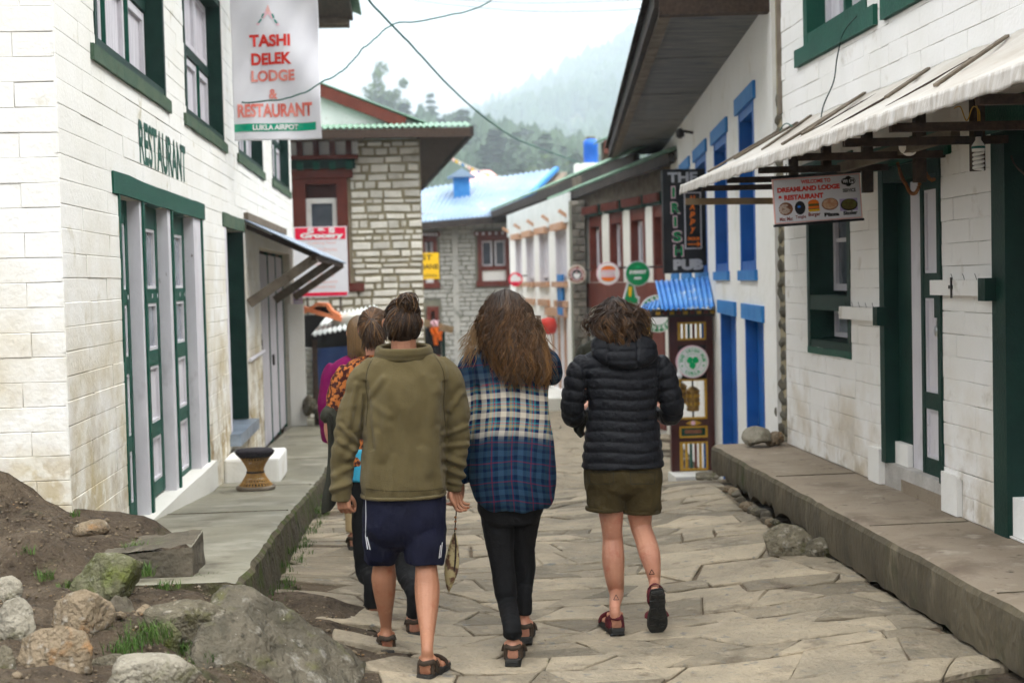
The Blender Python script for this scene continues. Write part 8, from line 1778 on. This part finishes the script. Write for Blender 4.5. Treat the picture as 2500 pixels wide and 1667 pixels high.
for f in (fL, fR): f.body(m); a = f.ankle(); wlimb(m, [(a + Vector((0, 0, .08)), .03), (a, .028), (f.p(.1, 0, .05), .028)])
link('body', skin_body(m, .0055), 'skin', pr); eyes(hc, pr, .25); fL.sandal(pr); fR.sandal(pr)
m = MB(); torso(m, [(1160, 852, 985, .1, 0), (1210, 850, 988, .11, 0), (1250, 866, 985, .1, 0)], Y, 30); wlimb(m, [(aY(893, 1230, Y), .078), (aY(890, 1330, Y), .062), (aY(896, 1400, Y), .056), (fL.ankle() + Vector((0, 0, .12)), .048), (fL.ankle() + Vector((0, -.005, -.03)), .05)], 18); wlimb(m, [(aY(955, 1230, Y), .078), (aY(985, 1330, Y - .1), .06), (aY(993, 1400, Y - .2), .055), (fR.ankle() + Vector((0, 0, .12)), .042), (fR.ankle() + Vector((0, 0, .0)), .04)], 18)
me = fuse(m, .007, 3); folds(me, .003, 9, 10, 1); link('trousers', me, 'leggings', pr)
m = MB(); torso(m, [(868, 885, 955, .065, 0), (885, 850, 985, .09, 0), (920, 836, 1000, .11, 0), (990, 846, 992, .12, 0), (1080, 844, 992, .125, 0), (1130, 842, 996, .13, 0)], Y, 36); limb(m, [(856, 905, Y, 27), (836, 935, Y, 29), (826, 985, Y, 29), (817, 1025, Y, 24), (815, 1050, Y, 20)], 18); limb(m, [(982, 905, Y, 27), (1002, 960, Y, 28), (1006, 1050, Y, 22)], 18)
me = fuse(m, .007, 3); folds(me, .006, 7, 6, 3); link('shirt', me, 'rust_print', pr)
m = MB(); torso(m, [(1090, 848, 990, .128, 0), (1130, 850, 990, .132, 0), (1168, 852, 988, .13, 0)], Y, 30); me = fuse(m, .008, 2); folds(me, .006, 10, 4, 8); link('undershirt', me, 'teal_shirt', pr)
q = MB(); q.grid(lambda a, b: aY(796 + 58 * a * (1 - .35 * b * b) + 5 * math.sin(b * 5), 1015 + 240 * b - 50 * a * b, Y - .14 + .16 * a + .025 * math.sin(a * 9 + b * 3)), 16, 24, .02); me = q.mesh('coat'); o = link('coat', me, 'dark_olive', None); smooth_by_angle(o, 60); tag(o, 'dark olive coat hanging over the forearm of the rust-shirted person', 'coat')
q = MB(); ball(q, aY(806, 1012, Y - .03), (.05, .05, .045)); me = fuse(q, .008, 1); folds(me, .01, 20, 20, 1); link('coat_fold', me, 'dark_olive', o)
rs = random.Random(61); base = hc + Vector((0, -.005, .015)); tie = aY(905, 778, Y - .085); m = MB(); ball(m, base, (.077, .096, .1), 16); ball(m, base + Vector((.0, -.04, -.04)), (.06, .05, .06)); wlimb(m, [(tie, .02), (aY(910, 800, Y - .095), .026), (aY(915, 830, Y - .095), .026), (aY(918, 850, Y - .09), .014)]); hair_cap(m, .008, pr, (.03, .016, .01)); cv, ws, c0, c1 = [], [], [], []
for k in range(330):
    a = rs.uniform(0, 6.28); el = rs.uniform(-.7, .9); v0 = Vector((math.cos(a) * math.cos(el) * .081, math.sin(a) * math.cos(el) * .1, math.sin(el) * .105)); P_ = []; lf = rs.uniform(0, .008)
    for i in range(9): t = i / 8; v = v0.lerp(tie - base, t); s_ = (v.x / .081) ** 2 + (v.y / .1) ** 2 + (v.z / .105) ** 2; P_.append(base + v / math.sqrt(max(s_, .05)) * (1 + lf * 8 * math.sin(3.14 * t)))
    cv.append(P_); ws.append(rs.uniform(.0018, .004)); g = rs.random() ** 2.2; c0.append((.03, .016, .009)); c1.append((.06 + .2 * g, .03 + .09 * g, .012 + .025 * g))
for k in range(260):
    e = aY(rs.uniform(882, 944), rs.uniform(825, 862), Y - rs.uniform(.08, .15)); mid_ = tie.lerp(e, .4) + Vector((rs.uniform(-.03, .03), -.035, .03)); cv.append([(tie * (1 - t) ** 2 + mid_ * 2 * t * (1 - t) + e * t * t) + Vector((.005 * math.sin(k + 7 * t), 0, 0)) for t in np.linspace(0, 1, 12)]); ws.append(rs.uniform(.0016, .004)); g = rs.random() ** 2.5; c0.append((.035 + .12 * g, .018 + .055 * g, .01)); c1.append((.03 + .1 * g, .016 + .045 * g, .009 + .01 * g))
strands(cv, ws, c0, c1, pr)

# ---------------------------------------------------------------- woman in magenta, farther ahead, and a walker deep in the lane
def plain_person(root, Y, cx, head_y, foot, k, top_m, leg_m, hair_c0, hair_c1, long=.2, seed=1):
    """whole figure at a distance: head cy, shoulder width from k (px per metre)"""
    g0 = on_ground(cx, foot, float(G(aY(cx, foot, Y).x, Y)) + .03); px = FPX / Y; hy = head_y + .12 * px; hc = aY(cx, hy, Y); f1 = Foot(Vector((hc.x - .08, Y - .05, G(hc.x, Y) + .03)), (0, 1, 0)); f2 = Foot(Vector((hc.x + .08, Y + .2, G(hc.x, Y) + .03)), (0, 1, 0))
    m = MB(); head(m, hc, (.071, .089, .106)); wlimb(m, [(hc + Vector((0, 0, -.05)), .05), (hc + Vector((0, -.01, -.16)), .055)]); sy = lambda z: hy + z * px
    torso(m, [(sy(.15), cx - .05 * px, cx + .05 * px, .06, 0), (sy(.25), cx - .15 * px, cx + .15 * px, .08, 0), (sy(.5), cx - .13 * px, cx + .13 * px, .09, 0), (sy(.78), cx - .15 * px, cx + .15 * px, .1, 0)], Y, 20)
    for s in (-1, 1):
        limb(m, [(cx + s * .17 * px, sy(.25), Y, .045 * px), (cx + s * .21 * px, sy(.5), Y, .038 * px), (cx + s * .2 * px, sy(.72), Y + .1, .026 * px)]); hand(m, aY(cx + s * .2 * px, sy(.73), Y + .1), (0, .3, -1), (-s, 0, 0), s, .6, .9)
    for f in (f1, f2): f.body(m); wlimb(m, [(f.ankle() + Vector((0, 0, .1)), .03), (f.ankle(), .028), (f.p(.1, 0, .05), .03)])
    link('body', skin_body(m, .007), 'skin', root); eyes(hc, root); f1.sandal(root); f2.sandal(root)
    m = MB(); torso(m, [(sy(.14), cx - .07 * px, cx + .07 * px, .07, 0), (sy(.19), cx - .17 * px, cx + .17 * px, .09, 0), (sy(.26), cx - .205 * px, cx + .205 * px, .11, 0), (sy(.5), cx - .17 * px, cx + .17 * px, .12, 0), (sy(.82), cx - .185 * px, cx + .185 * px, .13, 0)], Y, 30)
    for s in (-1, 1): limb(m, [(cx + s * .16 * px, sy(.22), Y, .05 * px), (cx + s * .2 * px, sy(.3), Y, .06 * px), (cx + s * .225 * px, sy(.5), Y, .052 * px), (cx + s * .21 * px, sy(.7), Y + .09, .04 * px)], 16)
    me = fuse(m, .009, 3); folds(me, .006, 6, 5, seed); link('jacket', me, top_m, root)
    m = MB(); torso(m, [(sy(.76), cx - .165 * px, cx + .165 * px, .11, 0), (sy(.86), cx - .17 * px, cx + .17 * px, .12, 0), (sy(.95), cx - .16 * px, cx + .16 * px, .11, 0)], Y, 28)
    for s, f in ((-1, f1), (1, f2)): wlimb(m, [(Vector((hc.x + s * .08, Y, hc.z - .9)), .085), (Vector((hc.x + s * .085, Y + .04, (hc.z - .9) * .55)), .065), (f.ankle() + Vector((0, 0, .15)), .055), (f.ankle() + Vector((0, 0, .02)), .055)], 16)
    link('trousers', fuse(m, .009, 3), leg_m, root)
    rs = random.Random(seed); base = hc + Vector((0, -.004, .014)); m = MB(); ball(m, base, (.079, .097, .1), 16); wlimb(m, [(base + Vector((0, -.03, 0)), .062), (base + Vector((0, -.035, -.08)), .058), (base + Vector((0, -.04, -long * .9)), .03)]); hair_cap(m, .01, root, hair_c0); cv, ws, c0, c1 = [], [], [], []
    for i in range(260):
        a = rs.uniform(-math.pi - .3, .3); e = rs.uniform(.6, 1.) * long; P_ = []
        for j in range(9):
            t = j / 8; th = t * 1.75; rr = math.sin(min(th, 1.5)); z = math.cos(min(th, 1.5)) * .105 - max(0, t - .75) * 4 * e; P_.append(base + Vector((math.cos(a) * .084 * rr, math.sin(a) * .103 * rr, z)))
        cv.append(P_); ws.append(rs.uniform(.003, .006)); gg = rs.random(); c0.append(hair_c0); c1.append(tuple(x * (.7 + .6 * gg) for x in hair_c1))
    strands(cv, ws, c0, c1, root)
px_ = empty('person', (aY(862, 1335, 9.4).x, 9.4, 0), 'person with blond hair in a magenta jacket ahead of the rust-shirted one', 'person')
plain_person(px_, 9.4, 879, 770, 1335, 1, 'magenta', 'tan', (.06, .035, .016), (.2, .115, .045), .2, 71)
pf_ = empty('person', (aY(1452, 900, 16).x, 16, -.5), 'distant person almost wholly hidden behind the curly-haired one', 'person')
plain_person(pf_, 16., 1462, 772, 1180, 1, 'dark_olive', 'dark_olive', (.012, .008, .006), (.02, .012, .008), .16, 72)

# ---------------------------------------------------------------- pouch on a cord
Y = 6.72; c = aY(1104, 1330, Y); rt = empty('pouch', aY(1100, 1443, Y), 'leaf-shaped patterned pouch dangling from the held hands', 'pouch')
out = [(1112, 1296), (1119, 1330), (1121, 1370), (1116, 1402), (1104, 1430), (1096, 1444), (1090, 1432), (1085, 1402), (1087, 1370), (1095, 1335), (1105, 1305)]
P_ = cr([tuple(aY(x, y, Y)) for x, y in out + out[:1]], 3)[:-1]; cen = P_.mean(0); m = MB(); n = len(P_); vs = []
for k, dy in ((.4, -.022), (.85, -.014), (1., 0), (.85, .014), (.4, .022)): vs += [tuple(cen + (p - cen) * k + np.array((0, dy, 0))) for p in P_]
m.add(vs, [(i * n + j, i * n + (j + 1) % n, (i + 1) * n + (j + 1) % n, (i + 1) * n + j) for i in range(4) for j in range(n)] + [tuple(range(n)), tuple(4 * n + j for j in range(n - 1, -1, -1))]); m.build('purse', 'pouch', rt, True)
m = MB(); m.tube([aY(x, y, Y - .024) for x, y in ((1110, 1300), (1113, 1330), (1112, 1365), (1109, 1392))], .0045, 6); m.build('zip', 'strap_brown', rt)
m = MB(); m.tube([aY(x, y, Y - .01) for x, y in ((1112, 1228), (1114, 1250), (1112, 1275), (1110, 1298))], .003, 6); m.build('cord', 'strap_brown', rt)
for y in (1262, 1272, 1290): m = MB(); ball(m, aY(1112, y, Y - .01), .006, 8); m.build('bead', 'marigold', rt)

bpy.data.scenes.remove(FUSE)
